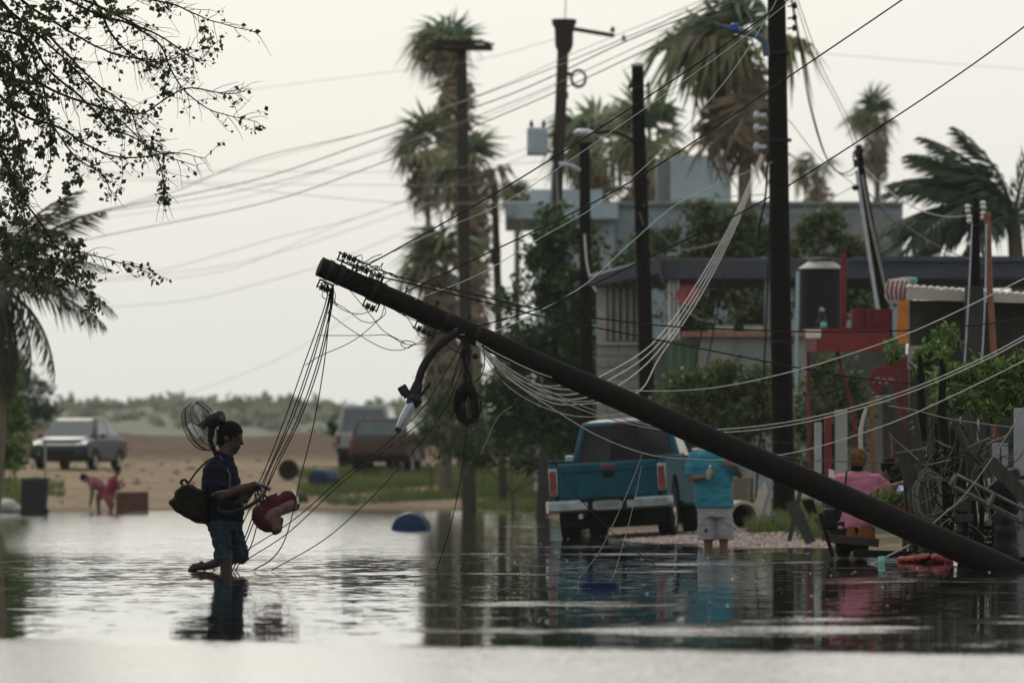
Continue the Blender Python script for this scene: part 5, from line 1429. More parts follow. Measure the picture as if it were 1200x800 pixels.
for k in range(3):
    t0 = 2 * math.pi * k / 3 + .5; mb = MB(); v_ = []; f_ = []
    for i in range(7):
        r = .035 + (RF * .86 - .035) * i / 6; wd_ = .35 + .42 * math.sin(math.pi * min(1, i / 6 * .75 + .15))
        for j in range(5):
            a = t0 + wd_ * (j / 4 - .5) * 1.5; v_.append(fc + (fa * math.cos(a) + fb * math.sin(a)) * r + fn * (.03 * (j / 4 - .5)))
    nn = len(v_); v_ += [q + fn * .003 for q in v_]
    for i in range(6):
        for j in range(4):
            q = (i * 5 + j, i * 5 + j + 1, (i + 1) * 5 + j + 1, (i + 1) * 5 + j); f_.append(q); f_.append(tuple(nn + x for x in q[::-1]))
    mb.add(v_, f_); obj('blade', mb, M_blade, fan)
mb = MB(); mb.lathe(fc - fn * .03, fn, [(0, .02), (.01, .035), (.06, .035), (.07, .01)], 16); obj('hub', mb, M_dark, fan)
mb = MB(); mb.lathe(fc + fn * .07, fn, [(0, .05), (.02, .062), (.10, .068), (.15, .062), (.165, .045), (.165, .02)], 24); mo = obj('motor', mb, mat('motor_housing', (.005, .008, .009), .45, spec=.2), fan)
for k in range(10):
    t_ = 2 * math.pi * k / 10; mb = MB(); dr = fa * math.cos(t_) + fb * math.sin(t_); mb.tube([fc + fn * .232 + dr * .015, fc + fn * .236 + dr * .05], .004, 4); obj('vent_rib', mb, M_dark, mo)
mb = MB(); mb.tube([fc + fn * .12 - Zv * .05, fc + fn * .11 - Zv * .11, fc + fn * .10 - Zv * .16, P(257, 545, .12)], [.03, .03, .022, .016], 10); obj('neck', mb, M_dark, fan)
mb = MB(); mb.tube([P(257, 545, .12), P(250, 575, .19), P(244, 606, .2)], .012, 8); obj('stem', mb, M_chrome, fan)

# steering wheel
sw = thing('steering_wheel', 'black steering wheel held in front of the wading man', 'steering wheel', P(283, 590, -.2))
wc = P(284, 585, -.26); u1 = Vector((.92, 0, .38)).normalized(); u2 = Vector((-.15, .92, .37)); u2 = (u2 - u1 * u2.dot(u1)).normalized(); wn_ = u1.cross(u2)
# rim plane seen nearly edge-on
mb = MB(); mb.tube([wc + (u1 * math.cos(t_) + u2 * math.sin(t_)) * .205 for t_ in np.linspace(0, 2 * math.pi, 41)[:-1]], .0165, 10, closed=True); obj('rim', mb, M_trim, sw)
mb = MB(); mb.lathe(wc - wn_ * .035, wn_, [(0, .04), (.01, .062), (.03, .06), (.04, .03)], 18); obj('hub', mb, M_trim, sw)
for a in (0.4, 2.74, 4.71, 1.5):
    mb = MB(); dr = u1 * math.cos(a) + u2 * math.sin(a); mb.tube([wc + dr * .05 - wn_ * .015, wc + dr * .12, wc + dr * .2], [.018, .012, .013], 8); obj('spoke', mb, M_trim, sw)

# maroon bundle
rb = thing('maroon_bundle', 'bent maroon and grey padded bundle hanging from the man\'s hand', 'bag', P(316, 624, -.2))
M_maroon = mat('maroon_cloth', (.060, .008, .015), .85, scale=8, col2=(.036, .005, .010), bump=.004, spec=.15)
M_pink = mat('printed_grey_pink_cloth', (.14, .085, .08), .9, scale=26, col2=(.05, .025, .025), bump=.003, detail=3)
mb = MB()
mb.cap(P(309, 604, -.2), P(315, 610, -.2), .10, .098); mb.cap(P(318, 600, -.2), P(338, 584, -.2), .075, .070); mb.cap(P(306, 600, -.2), P(322, 588, -.2), .07, .07)
mb.cap(P(338, 584, -.2), P(344, 590, -.2), .07, .068); mb.cap(P(312, 610, -.2), P(322, 616, -.2), .09, .06)
put(rb, 'padding', fuse(mb, M_maroon, .0095, 3, 'padding', 0, .008, 14))
mb = MB()
mb.cap(P(322, 609, -.245), P(325, 616, -.245), .066, .05); mb.cap(P(330, 597, -.245), P(343, 592, -.245), .05, .054); mb.cap(P(323, 603, -.245), P(328, 598, -.245), .05, .045); mb.cap(P(316, 605, -.27), P(324, 600, -.27), .045, .05)
put(rb, 'front_panel', fuse(mb, M_pink, .0095, 3, 'front_panel', 0, .006, 20))
mb = MB(); mb.cap(P(329, 618, -.22), P(331, 608, -.22), .022, .02); mb.ell(P(326, 622, -.22), (.05, .06, .025), Matrix.Rotation(-.5, 3, 'Y')); put(rb, 'dark_lining', fuse(mb, M_dark, .008, 2, 'dark_lining'))
mb = MB(); mb.tube(spline([P(344, 574, -.2), P(349, 581, -.25), P(351, 590, -.25)], 4), .010, 6); obj('edge_piping', mb, M_white, rb)
for a, b, c in (((303, 575), (310, 592), (318, 583)), ((300, 578), (306, 588), (326, 578)), ((306, 573), (316, 584), (322, 582))):
    mb = MB(); mb.tube(spline([P(*a, -.22), P(*b, -.24), P(*c, -.22)], 5), .009, 6); obj('strap', mb, M_strap, rb)

# ================================================================ boy in the turquoise shirt
DBo = 64.2; k = F / DBo
def Q(x, y, dy=0.0): return W(x, y, DBo) + Vector((0, dy, 0))
boy = thing('person', 'person in turquoise shirt and pale shorts standing beside the truck, head behind the pole', 'person', (Q(839, 643).x, DBo, -.25))
mb = MB(); hc = Q(832, 511, -.02)
add_head(mb, hc, (-.1, -1, -.1), (0, 0, 1), 1.0); mb.cap(hc - Zv * .08, Q(834, 530), .055, .06)
mb.loft([(Q(834, 528), Xv * .06, Yv * .06), (Q(834, 534), Xv * .19, Yv * .10), (Q(834, 545), Xv * .20, Yv * .125), (Q(835, 570), Xv * .185, Yv * .125), (Q(837, 596), Xv * .18, Yv * .125), (Q(838, 606), Xv * .17, Yv * .12)], 18)
sl, sr = Q(814, 537), Q(855, 537)
el, er = Q(808, 560, -.05), Q(867, 556, -.02)
mb.cap(sl, el, .055, .042); wl = Q(824, 559, -.22); mb.cap(el, wl, .042, .030); add_hand(mb, wl, (.75, -.1, .4), (-.3, -.9, .3), 1, 1.3, 1)
mb.cap(sr, er, .055, .042); wr = Q(861, 545, -.16); mb.cap(er, wr, .042, .030); add_hand(mb, wr, (-.8, -.2, .25), (.1, -1, .2), 1, .3, -1)
for x, s in ((830, -1), (848, 1)):
    mb.cap(Q(832 + (x - 830) * .8, 606), Q(x, 634), .085, .055); mb.cap(Q(x, 634), Vector((Q(x, 643).x, DBo, -.20)), .052, .038); mb.ell(Vector((Q(x, 643).x + s * .01, DBo - .06, -.235)), (.045, .12, .03))
put(boy, 'body', fuse(mb, M_skin2, .010, 3, 'body'))
add_hair(boy, hc, (-.1, -1, -.1), (0, 0, 1), 1.0); add_eyes(boy, hc, (-.1, -1, -.1), (0, 0, 1))
M_turq = mat('turquoise_shirt', (0.022, 0.165, 0.22), .9, scale=5, col2=(0.016, 0.12, 0.17), bump=.004, bscale=14)
mb = MB()
mb.loft([(Q(834, 527), Xv * .08, Yv * .08), (Q(834, 532), Xv * .21, Yv * .125), (Q(834, 545), Xv * .235, Yv * .15), (Q(836, 570), Xv * .215, Yv * .155), (Q(837, 588), Xv * .22, Yv * .16), (Q(838, 595), Xv * .22, Yv * .16)], 22)
mb.cap(sl, sl.lerp(el, .70), .080, .080); mb.cap(sr, sr.lerp(er, .70), .080, .078)
put(boy, 'shirt', fuse(mb, M_turq, .011, 2, 'shirt', 0, .012, 11))
M_short = mat('pale_grey_shorts', (.24, .235, .245), .9, scale=6, col2=(.17, .165, .17), bump=.004, bscale=14)
mb = MB(); mb.loft([(Q(838, 592), Xv * .19, Yv * .14), (Q(838, 606), Xv * .20, Yv * .15)], 18)
for x0, x1 in ((829, 828), (848, 849)): mb.loft([(Q(x0, 600), Xv * .10, Yv * .12), (Q((x0 + x1) / 2, 615), Xv * .105, Yv * .12), (Q(x1, 632), Xv * .105, Yv * .115)], 16)
sh = put(boy, 'shorts', fuse(mb, M_short, .011, 2, 'shorts', 0, .010, 12))
mb = MB(); mb.ell(Q(827, 621, -.117), (.018, .012, .03)); obj('logo', mb, mat('navy_logo', (.03, .03, .06), .8), sh)
bt = thing('plastic_bottle', 'small clear bottle held to the chest of the turquoise-shirted person', 'bottle', Q(829, 564, -.28))
c = Q(829, 562, -.275); up = Vector((.12, 0, 1)).normalized()
M_bott = mat('pale_green_plastic', (.22, .34, .28), .2, scale=6, trans=.4)
mb = MB(); mb.lathe(c, up, [(0, .024), (.01, .03), (.09, .03), (.115, .025), (.14, .012), (.15, .012)], 16); obj('bottle_body', mb, M_bott, bt)
mb = MB(); mb.lathe(c + up * .148, up, [(0, .014), (.022, .014)], 12); obj('cap', mb, M_white, bt)

# ================================================================ woman in pink
DW = 57.0
def V(x, y, dy=0.0): return W(x, y, DW) + Vector((0, dy, 0))
wm = thing('person', 'person with reddish hair and pink shirt reaching out to the wooden posts', 'person', (V(1000, 650).x, DW, -.3))
mb = MB(); hc = V(1006, 541, .0); hf = Vector((.35, .9, -.15))
add_head(mb, hc, hf, (0, .1, 1), .98); mb.cap(hc - Zv * .07, V(1005, 556, .02), .055, .06)
mb.loft([(V(1005, 554), Xv * .07, Yv * .07), (V(1005, 560), Xv * .20, Yv * .12), (V(1007, 575), Xv * .21, Yv * .15), (V(1005, 598, -.03), Xv * .20, Yv * .16), (V(998, 618, -.08), Xv * .21, Yv * .18), (V(995, 628, -.08), Xv * .2, Yv * .17)], 18)
sl, sr = V(985, 563), V(1027, 564)
er = V(1040, 573, .02); wr = V(1060, 566, .03); mb.cap(sr, er, .058, .045); mb.cap(er, wr, .044, .030); add_hand(mb, wr, (.9, .1, .35), (0, -1, .3), .95, .6, 1)
el = V(977, 586, .02); wl = V(976, 570, .16); mb.cap(sl, el, .058, .045); mb.cap(el, wl, .044, .03); add_hand(mb, wl, (0, .5, .9), (-1, 0, 0), .95, .9, -1)
for x in (990, 1008):
    mb.cap(V(x, 622, -.06), V(x - 1, 645), .095, .06); mb.cap(V(x - 1, 645), Vector((V(x, 650).x, DW, -.24)), .055, .04); mb.ell(Vector((V(x, 650).x, DW + .05, -.27)), (.045, .12, .03))
put(wm, 'body', fuse(mb, M_skin2, .010, 3, 'body'))
M_rhair = mat('reddish_hair', (.15, .072, .030), .8, scale=26, col2=(.030, .015, .008), spec=.1)
add_hair(wm, hc, hf, (0, .1, 1), .98, M_rhair, .014, .0, .010, .016); add_eyes(wm, hc, hf, (0, .1, 1), .98)
mb = MB(); f3, u3, r3 = fr3(hf, (0, .1, 1)); mb.ell(hc - f3 * .05 - u3 * .075, (.062, .05, .03), Matrix((r3, f3, u3)).transposed()); obj('hair_nape', mb, M_hair, wm)
M_pinks = mat('pink_shirt', (.37, .14, .195), .9, scale=5, col2=(.28, .10, .145), bump=.004, bscale=14)
mb = MB()
mb.loft([(V(1005, 552), Xv * .085, Yv * .085), (V(1005, 558), Xv * .22, Yv * .14), (V(1007, 575), Xv * .235, Yv * .18), (V(1005, 596, -.03), Xv * .225, Yv * .185), (V(1000, 612, -.06), Xv * .235, Yv * .205), (V(997, 620, -.06), Xv * .235, Yv * .205)], 20)
mb.cap(sr, sr.lerp(er, .75), .080, .075); mb.cap(sl, sl.lerp(el, .7), .082, .078)
put(wm, 'shirt', fuse(mb, M_pinks, .011, 2, 'shirt', 0, .010, 11))
mb = MB(); mb.loft([(V(999, 610, -.06), Xv * .228, Yv * .20), (V(997, 626, -.06), Xv * .24, Yv * .21), (V(996, 633, -.06), Xv * .22, Yv * .19)], 16)
for x in (989, 1009): mb.cap(V(x, 622, -.05), V(x - 1, 646), .11, .075)
put(wm, 'trousers', fuse(mb, mat('black_trousers', (.008, .008, .010), .9, spec=.1), .011, 2, 'trousers', 0, .008, 12))
mb = MB(); mb.tube(spline([V(991, 552, -.15), V(990, 560, -.20), V(988, 575, -.235), V(980, 592, -.235), V(975, 600, -.2)], 5), .010, 6)
bgw = thing('handbag', 'black handbag hanging at the hip of the pink-shirted person', 'bag', V(972, 622, -.12))
obj('strap', mb, M_strap, bgw)
mb = MB(); mb.box(V(974, 608, -.14), (.2, .12, .22)); obj('bag_body', mb, M_black, bgw, bevel=.04)
pp_ = thing('paper_sheet', 'white paper sheet held left of the pink-shirted person', 'paper', V(975, 563, .1))
mb = MB(); mb.add([V(972, 549, .14), V(979, 551, .12), V(979, 566, .16), V(972, 562, .18), V(972, 549, .143), V(979, 551, .123), V(979, 566, .163), V(972, 562, .183)], [(0, 1, 2, 3), (7, 6, 5, 4), (0, 4, 5, 1), (1, 5, 6, 2), (2, 6, 7, 3), (3, 7, 4, 0)]); obj('sheet', mb, mat('paper', (.62, .60, .64), .8), pp_, smooth=False)

# person in black beyond the posts
D3 = 59.5
def U(x, y, dy=0.0): return W(x + 6, y + 3, D3) + Vector((0, dy, 0))
p3 = thing('person', 'person in black clothes stooping behind the pink shirt\'s outstretched arm', 'person', (U(1048, 650).x, D3, -.15))
mb = MB(); hc = U(1037, 547, -.02); hf = Vector((-.5, .8, -.5))
add_head(mb, hc, hf, (-.3, 0, 1), .95); mb.cap(hc + Vector((.03, .05, -.05)), U(1042, 549), .05, .06)
mb.loft([(U(1040, 548), Zv * .07, Yv * .10), (U(1045, 549), Zv * .12, Yv * .19), (U(1056, 556), Zv * .14, Yv * .19), (U(1066, 572), Xv * .15, Yv * .18), (U(1068, 592), Xv * .15, Yv * .17)], 16)
a_, b_, c_ = U(1043, 551, -.18), U(1042, 568, -.2), U(1034, 580, -.25); mb.cap(a_, b_, .055, .042); mb.cap(b_, c_, .04, .03); add_hand(mb, c_, (-.5, -.2, -.8), (-.6, -.6, .3), .95, .8, 1)
a_, b_, c_ = U(1047, 551, .18), U(1048, 570, .2), U(1040, 584, .1); mb.cap(a_, b_, .055, .042); mb.cap(b_, c_, .04, .03); add_hand(mb, c_, (-.5, -.2, -.8), (-.6, -.6, .3), .95, .8, -1)
for dy in (-.09, .09): mb.cap(U(1068, 592, dy), U(1064, 622, dy), .09, .06); mb.cap(U(1064, 622, dy), Vector((U(1066, 650).x, D3 + dy, -.1)), .055, .04); mb.ell(Vector((U(1064, 650).x, D3 + dy, -.12)), (.12, .045, .03))
put(p3, 'body', fuse(mb, M_skin2, .010, 3, 'body'))
add_hair(p3, hc, hf, (-.3, 0, 1), .95); add_eyes(p3, hc, hf, (-.3, 0, 1), .95)
M_blackcloth = mat('black_cloth', (.007, .007, .008), .9, scale=6, spec=.1)
mb = MB(); mb.loft([(U(1039, 548), Zv * .09, Yv * .12), (U(1045, 549), Zv * .145, Yv * .215), (U(1057, 556), Zv * .165, Yv * .215), (U(1066, 573), Xv * .175, Yv * .2), (U(1068, 594), Xv * .175, Yv * .19)], 16)
mb.cap(U(1043, 551, -.18), U(1042, 560, -.2), .075, .07); mb.cap(U(1047, 551, .18), U(1048, 562, .2), .075, .07)
for dy in (-.09, .09): mb.cap(U(1068, 592, dy), U(1064, 622, dy), .105, .08); mb.cap(U(1064, 622, dy), U(1066, 640, dy), .078, .065)
put(p3, 'clothes', fuse(mb, M_blackcloth, .011, 2, 'clothes', 0, .008, 12))

# ================================================================ two figures at the far water edge
DF = 134.0
def G(x, y, dy=0.0): return W(x, y, DF) + Vector((0, dy, 0))
kd = thing('person', 'child in a red top squatting beside the brown crate on the far shore', 'person', (G(130, 600).x, DF, -.05))
mb = MB(); hc = G(138, 551); s = .86
add_head(mb, hc, (.8, -.5, -.2), (0, 0, 1), s); mb.cap(hc - Zv * .06, G(134, 559), .04, .05)
mb.loft([(G(134, 558), Xv * .05, Yv * .05), (G(133, 562), Xv * .10, Yv * .14), (G(130, 572), Xv * .12, Yv * .14), (G(127, 583), Xv * .13, Yv * .14)], 14)
mb.cap(G(136, 562, -.13), G(138, 571, -.14), .045, .035); mb.cap(G(138, 571, -.14), G(142, 564, -.15), .034, .026); add_hand(mb, G(142, 564, -.15), (.6, 0, .6), (-.5, -.6, 0), .8, .5)
mb.cap(G(134, 562, .13), G(138, 573, .14), .045, .035); mb.cap(G(138, 573, .14), G(143, 570, .15), .034, .026); add_hand(mb, G(143, 570, .15), (.6, 0, .6), (-.5, -.6, 0), .8, .5, -1)
for dy in (-.08, .08): mb.cap(G(127, 584, dy), G(132, 590, dy), .08, .06); mb.cap(G(132, 590, dy), G(129, 600, dy), .05, .035); mb.ell(G(131, 601, dy), (.09, .04, .03))
put(kd, 'body', fuse(mb, M_skin2, .014, 2, 'body')); add_hair(kd, hc, (.8, -.5, -.2), (0, 0, 1), s, None, .012, .02, .014); add_eyes(kd, hc, (.8, -.5, -.2), (0, 0, 1), s)
mb = MB(); mb.loft([(G(134, 557), Xv * .06, Yv * .06), (G(133, 562), Xv * .12, Yv * .155), (G(130, 572), Xv * .14, Yv * .16), (G(127, 580), Xv * .15, Yv * .16)], 14); mb.cap(G(136, 562, -.13), G(137.5, 569, -.14), .058, .052); mb.cap(G(134, 562, .13), G(137, 569, .14), .058, .052)
put(kd, 'shirt', fuse(mb, mat('red_shirt', (.17, .016, .028), .85), .014, 2, 'shirt'))
mb = MB(); mb.loft([(G(127, 578), Xv * .15, Yv * .15), (G(128, 585), Xv * .16, Yv * .16)], 14)
for dy in (-.08, .08): mb.cap(G(127, 584, dy), G(130, 592, dy), .095, .08)
put(kd, 'shorts', fuse(mb, mat('rose_shorts', (.20, .055, .07), .85), .014, 2, 'shorts'))
bd = thing('person', 'person in faded pink bending far over at the far shore', 'person', (G(114, 600).x, DF + .6, -.05))
def G(x, y, dy=0.0): return W(x, y, DF + .6) + Vector((0, dy, 0))
mb = MB(); hc = G(99, 560); hf = Vector((-.4, -.5, -.75)); s = .92
add_head(mb, hc, hf, (-.8, 0, .4), s); mb.cap(hc + Xv * .05, G(105, 563), .045, .05)
mb.loft([(G(104, 562), Zv * .07, Yv * .08), (G(107, 564), Zv * .12, Yv * .17), (G(113, 566), Zv * .14, Yv * .16), (G(120, 570), Zv * .15, Yv * .16), (G(123, 574), Xv * .1, Yv * .15)], 14)
for dy in (-.17, .17): mb.cap(G(107, 565, dy), G(108, 578, dy), .045, .036); mb.cap(G(108, 578, dy), G(106, 590, dy), .035, .026); add_hand(mb, G(106, 590, dy), (-.2, 0, -1), (-1, 0, .2), .9, .5)
for dy in (-.09, .09): mb.cap(G(121, 573, dy), G(115, 585, dy), .08, .055); mb.cap(G(115, 585, dy), G(116, 600, dy), .05, .036); mb.ell(G(114, 601, dy), (.11, .04, .03))
put(bd, 'body', fuse(mb, M_skin2, .014, 2, 'body')); add_hair(bd, hc, hf, (-.8, 0, .4), s, None, .012, .02, .014); add_eyes(bd, hc, hf, (-.8, 0, .4), s)
mb = MB(); mb.loft([(G(104, 562), Zv * .09, Yv * .10), (G(107, 564), Zv * .145, Yv * .19), (G(113, 566), Zv * .165, Yv * .18), (G(120, 570), Zv * .17, Yv * .18)], 14)
for dy in (-.17, .17): mb.cap(G(107, 565, dy), G(108, 573, dy), .06, .052)
put(bd, 'shirt', fuse(mb, mat('faded_pink_shirt', (.21, .075, .085), .85), .014, 2, 'shirt'))
mb = MB()
for dy in (-.09, .09): mb.cap(G(121, 572, dy), G(116, 583, dy), .10, .08)
put(bd, 'shorts', fuse(mb, mat('dull_red_shorts', (.15, .045, .05), .85), .014, 2, 'shorts'))
# ------------------------------------------------------------------ debris and fence at the right
M_drift = mat('grey_driftwood', (.050, .045, .039), .95, scale=9, stretch=(6, 6, .5), col2=(.022, .020, .017), bump=.006, bscale=22)
M_driftd = mat('dark_driftwood', (.010, .009, .008), .95, scale=9, stretch=(6, 6, .5), col2=(.006, .0055, .005), bump=.006, bscale=22, spec=.1)
M_rope = mat('pale_rope', (.12, .11, .095), .9, scale=30)
M_dpanel = mat('dirty_white_panel', (.28, .30, .31), .7, scale=2.5, col2=(.17, .18, .19))
M_tarp = mat('black_tarp', (.006, .006, .007), .7, scale=4, spec=.2, bump=.01, bscale=7)
M_redcloth = mat('red_cloth', (.17, .010, .010), .8, scale=7, col2=(.09, .006, .006), bump=.005)
ORD = ['first', 'second', 'third', 'fourth', 'fifth', 'sixth', 'seventh', 'eighth', 'ninth', 'tenth', 'eleventh', 'twelfth', 'thirteenth', 'fourteenth', 'fifteenth', 'sixteenth']
def log(pts, D, w, m=M_drift, name='post', seed=0):
    P_ = spline(pxline(pts, D), 5); n = len(P_); kk = D / F / 2
    w0, w1 = w
    mb = MB(); mb.tube([p + Vector((noise.noise(p * 3 + Vector((seed, 0, 0))), 0, 0)) * .02 for p in P_], [max(.006, (w0 + (w1 - w0) * i / (n - 1)) * kk * (1 + .25 * noise.noise(Vector((i * .8, seed, 0))))) for i in range(n)], 9)
    return mb
def fence_post(label, pts, D, w, m, seed, group=None):
    e = thing('fence_post', label, 'post', W(pts[-1][0], pts[-1][1], D), group)
    obj('post', log(pts, D, w, m, seed=seed), m, e)
    if seed % 3 == 0:
        mb = MB(); c = W(pts[0][0], pts[0][1] + 25, D); mb.tube([c + Vector((math.cos(t_) * w[0] * D / F * .62, math.sin(t_) * w[0] * D / F * .62, .01 * t_)) for t_ in np.linspace(0, 12.5, 26)], .006, 4); obj('wire_tie', mb, M_gcable, e)
    return e
fence_post('big grey driftwood trunk leaning left at the head of the fence', [(1036, 452), (1048, 490), (1064, 540), (1078, 590), (1086, 640)], 55.5, (17, 25), M_drift, 3)
fence_post('dark pointed post nearest the red panel', [(1077, 416), (1078, 424), (1079, 480), (1080, 560), (1080, 655)], 56.5, (3, 17), M_driftd, 4)
fence_post('dark pointed post standing between the two bright bushes', [(1104, 420), (1104, 428), (1105, 480), (1106, 560), (1106, 655)], 56.4, (3, 17), M_driftd, 6)
fence_post('forked grey branch lying against the dark pointed posts', [(1118, 487), (1124, 505), (1135, 530), (1146, 560), (1152, 600)], 55.0, (8, 12), M_drift, 7)
fence_post('pale twisted branch ending in a frayed tip over the fence', [(1072, 482), (1074, 500), (1078, 540), (1080, 600), (1080, 650)], 55.2, (7, 10), M_drift, 8)
fence_post('pale curved branch rising behind the pink-shirted person', [(1016, 478), (1011, 495), (1008, 520), (1009, 560)], 62, (5, 6), M_sheet, 9)
fence_post('brown straight stick rising behind the reddish hair', [(1023, 468), (1022, 500), (1024, 540), (1026, 600)], 62, (7, 8), mat('brown_stick', (.15, .075, .04), .9, scale=8), 10)
fence_post('grey square stump behind the brown straight stick', [(1040, 470), (1040, 530), (1041, 600)], 62.5, (10, 10), M_drift, 11)
for i in range(13):
    x = 1060 + i * 6.2 + random.uniform(-2, 2); y = 500 + random.uniform(-22, 30); lean = random.uniform(-7, 7)
    fence_post(ORD[i] + ' thin stake counted rightwards from the big driftwood trunk', [(x, y), (x + lean * .3, y + 50), (x + lean, 655)], 55.6 + random.uniform(-.3, .5), (random.uniform(2.5, 6), random.uniform(5, 10)), random.choice([M_drift, M_driftd]), 20 + i, 'thin stakes of the driftwood fence')
for i in range(7):
    x = 1128 + i * 11; y = 560 + random.uniform(-30, 25); lean = random.uniform(-16, 16)
    fence_post(ORD[i] + ' dark stick counted from the engine block to the right edge', [(x, y), (x + lean * .4, y + 45), (x + lean, 660)], 54.8 + random.uniform(-.3, .5), (4, 8), M_driftd, 41 + i, 'dark sticks in the rubbish heap')
# rope coil
rc = thing('rope_coil', 'loose coil of pale rope hung on the driftwood fence', 'rope', W(1088, 612, 54.9))
for k_ in range(6):
    mb = MB(); c = W(1088 + random.uniform(-2, 2), 580 + random.uniform(-4, 4), 54.8 - .02 * k_); a = random.uniform(.10, .14); b = random.uniform(.17, .24)
    mb.tube([c + Vector((math.cos(t_) * a, .02 * math.sin(3 * t_), math.sin(t_) * b + .03 * math.sin(2 * t_ + k_))) for t_ in np.linspace(0, 2 * math.pi, 33)[:-1]], .0085, 6, closed=True); obj('loop', mb, M_rope, rc)
for k_ in range(3):
    mb = MB(); mb.tube(spline([W(1082 + 5 * k_, 556, 54.8), W(1086 + 5 * k_, 590, 54.75), W(1090 + 7 * k_, 618, 54.8), W(1094 + 6 * k_, 632, 54.8)], 5), .007, 6); obj('tail', mb, M_rope, rc)
# metal frame
mf = thing('metal_frame', 'long rusty bed frame lying slanted over the rubbish', 'bed frame', W(1160, 600, 53.8))
M_mf = mat('grey_angle_iron', (.16, .15, .135), .6, metallic=.5, scale=9, col2=(.07, .055, .045))
for a, b in (((1114, 568), (1215, 618)), ((1121, 556), (1215, 604)), ((1124, 573), (1215, 622))):
    mb = MB(); mb.tube(pxline([a, b], 53.8), .018, 4); obj('rail', mb, M_mf, mf, smooth=False)
for a, b in (((1114, 568), (1121, 556)), ((1158, 592), (1166, 577)), ((1196, 611), (1204, 596))):
    mb = MB(); mb.tube(pxline([a, b], 53.78), .028, 4); obj('cross_bar', mb, M_mf, mf, smooth=False)
# planks, panels, tarp
def board(name, label, cat, a, b, D, w, th, m, D2=None, group=None):
    A, B = W(*a, D), W(*b, D2 or D); d = (B - A).normalized(); s = d.cross(Yv).normalized(); n = d.cross(s)
    e = thing(name, label, cat, B if B.z < A.z else A, group)
    mb = MB(); fr_ = Matrix((s, n, d)).transposed(); mb.box((A + B) / 2, (w, th, (B - A).length), fr_); obj('board', mb, m, e, smooth=False, bevel=.004)
    return e
board('plank', 'broad weathered plank slanting down to the right edge', 'plank', (1157, 538), (1216, 596), 53.6, .13, .03, M_drift)
board('panel', 'tall dirty white panel at the very right edge, upper piece', 'panel', (1196, 478), (1196, 557), 54.6, .13, .03, M_dpanel)
board('panel', 'grey lower panel under the white one at the right edge', 'panel', (1196, 562), (1196, 652), 54.8, .12, .03, mat('blue_grey_panel', (.17, .19, .21), .7, scale=3))
board('panel', 'narrow white board standing behind the slanted bed frame', 'panel', (1172, 519), (1164, 640), 55.4, .10, .03, M_dpanel)
board('panel', 'small pale square board left of the white edge panel', 'panel', (1172, 519.5), (1172, 546), 55.0, .15, .03, M_dpanel)
tp = thing('tarp', 'black tarpaulin draped beside the right edge of the picture', 'tarp', W(1180, 652, 54.2))
mb = MB(); mb.loft([(W(1180, 655, 54.3), Xv * .13, Yv * .2), (W(1178, 620, 54.3), Xv * .11, Yv * .2), (W(1182, 580, 54.3), Xv * .10, Yv * .15), (W(1186, 550, 54.3), Xv * .07, Yv * .1)], 18); put(tp, 'sheet', fuse(mb, M_tarp, .015, 2, 'sheet', 0, .03, 7))
bp2 = thing('black_box', 'dark square box tilted above the slanted bed frame', 'box', W(1170, 590, 54.0))
mb = MB(); mb.box(W(1172, 574, 54.1), (.26, .18, .2), Matrix.Rotation(-.7, 3, 'Y')); obj('box_body', mb, M_tarp, bp2, bevel=.02)
mb = MB(); mb.box(W(1172, 574, 54.0) + Vector((.03, -.01, .04)), (.20, .012, .05), Matrix.Rotation(-.7, 3, 'Y')); obj('lid', mb, M_black, bp2, bevel=.01)
# old engine parts
eng = thing('engine_part', 'stacked grey engine block among the sticks below the bed frame', 'engine', W(1129, 630, 54.6))
M_eng = mat('oily_iron', (.050, .047, .043), .6, metallic=.3, scale=8, col2=(.022, .02, .019))
mb = MB(); mb.box(W(1128, 592, 54.6), (.16, .2, .14)); obj('block', mb, M_eng, eng, bevel=.015)
mb = MB(); mb.box(W(1128, 607, 54.6), (.20, .22, .08)); obj('flange', mb, M_eng, eng, bevel=.01)
mb = MB(); mb.lathe(W(1128, 625, 54.6), (0, 0, 1), [(0, .06), (.03, .09), (.06, .06), (.12, .05)], 16); obj('pulley', mb, M_eng, eng)
for dx in (-7, 0, 7):
    mb = MB(); mb.lathe(W(1128 + dx, 583, 54.5), (0, 0, 1), [(0, .02), (.05, .02), (.06, .028), (.075, .028)], 8); obj('bolt', mb, M_eng, eng)
mb = MB(); mb.tube(spline(pxline([(1092, 605), (1105, 600), (1118, 596), (1122, 597)], 54.5), 4), .022, 10); obj('pipe', mb, M_eng, eng)
# stacked dark crates in the heap
for i, (x, y, w_, h_, lab) in enumerate(((1150, 628, .32, .22, 'dark slatted crate under the bed frame beside the tarp'), (1118, 640, .26, .16, 'low dark crate standing in the water by the engine block'))):
    cr = thing('crate', lab, 'crate', W(x, y + 14, 54.9), 'dark crates in the rubbish heap'); c = W(x, y, 54.9)
    for j in range(4):
        mb = MB(); mb.box(c + Vector((0, -.14, -h_ / 2 + h_ * (j + .5) / 4)), (w_, .015, h_ / 4 - .015)); obj('slat', mb, M_driftd, cr, smooth=False)
    for sx_ in (-1, 1):
        mb = MB(); mb.box(c + Vector((sx_ * w_ / 2, 0, 0)), (.02, .26, h_)); obj('side', mb, M_driftd, cr, smooth=False)
    mb = MB(); mb.box(c + Vector((0, 0, -h_ / 2)), (w_ - .03, .25, .015)); obj('bottom', mb, M_driftd, cr, smooth=False)
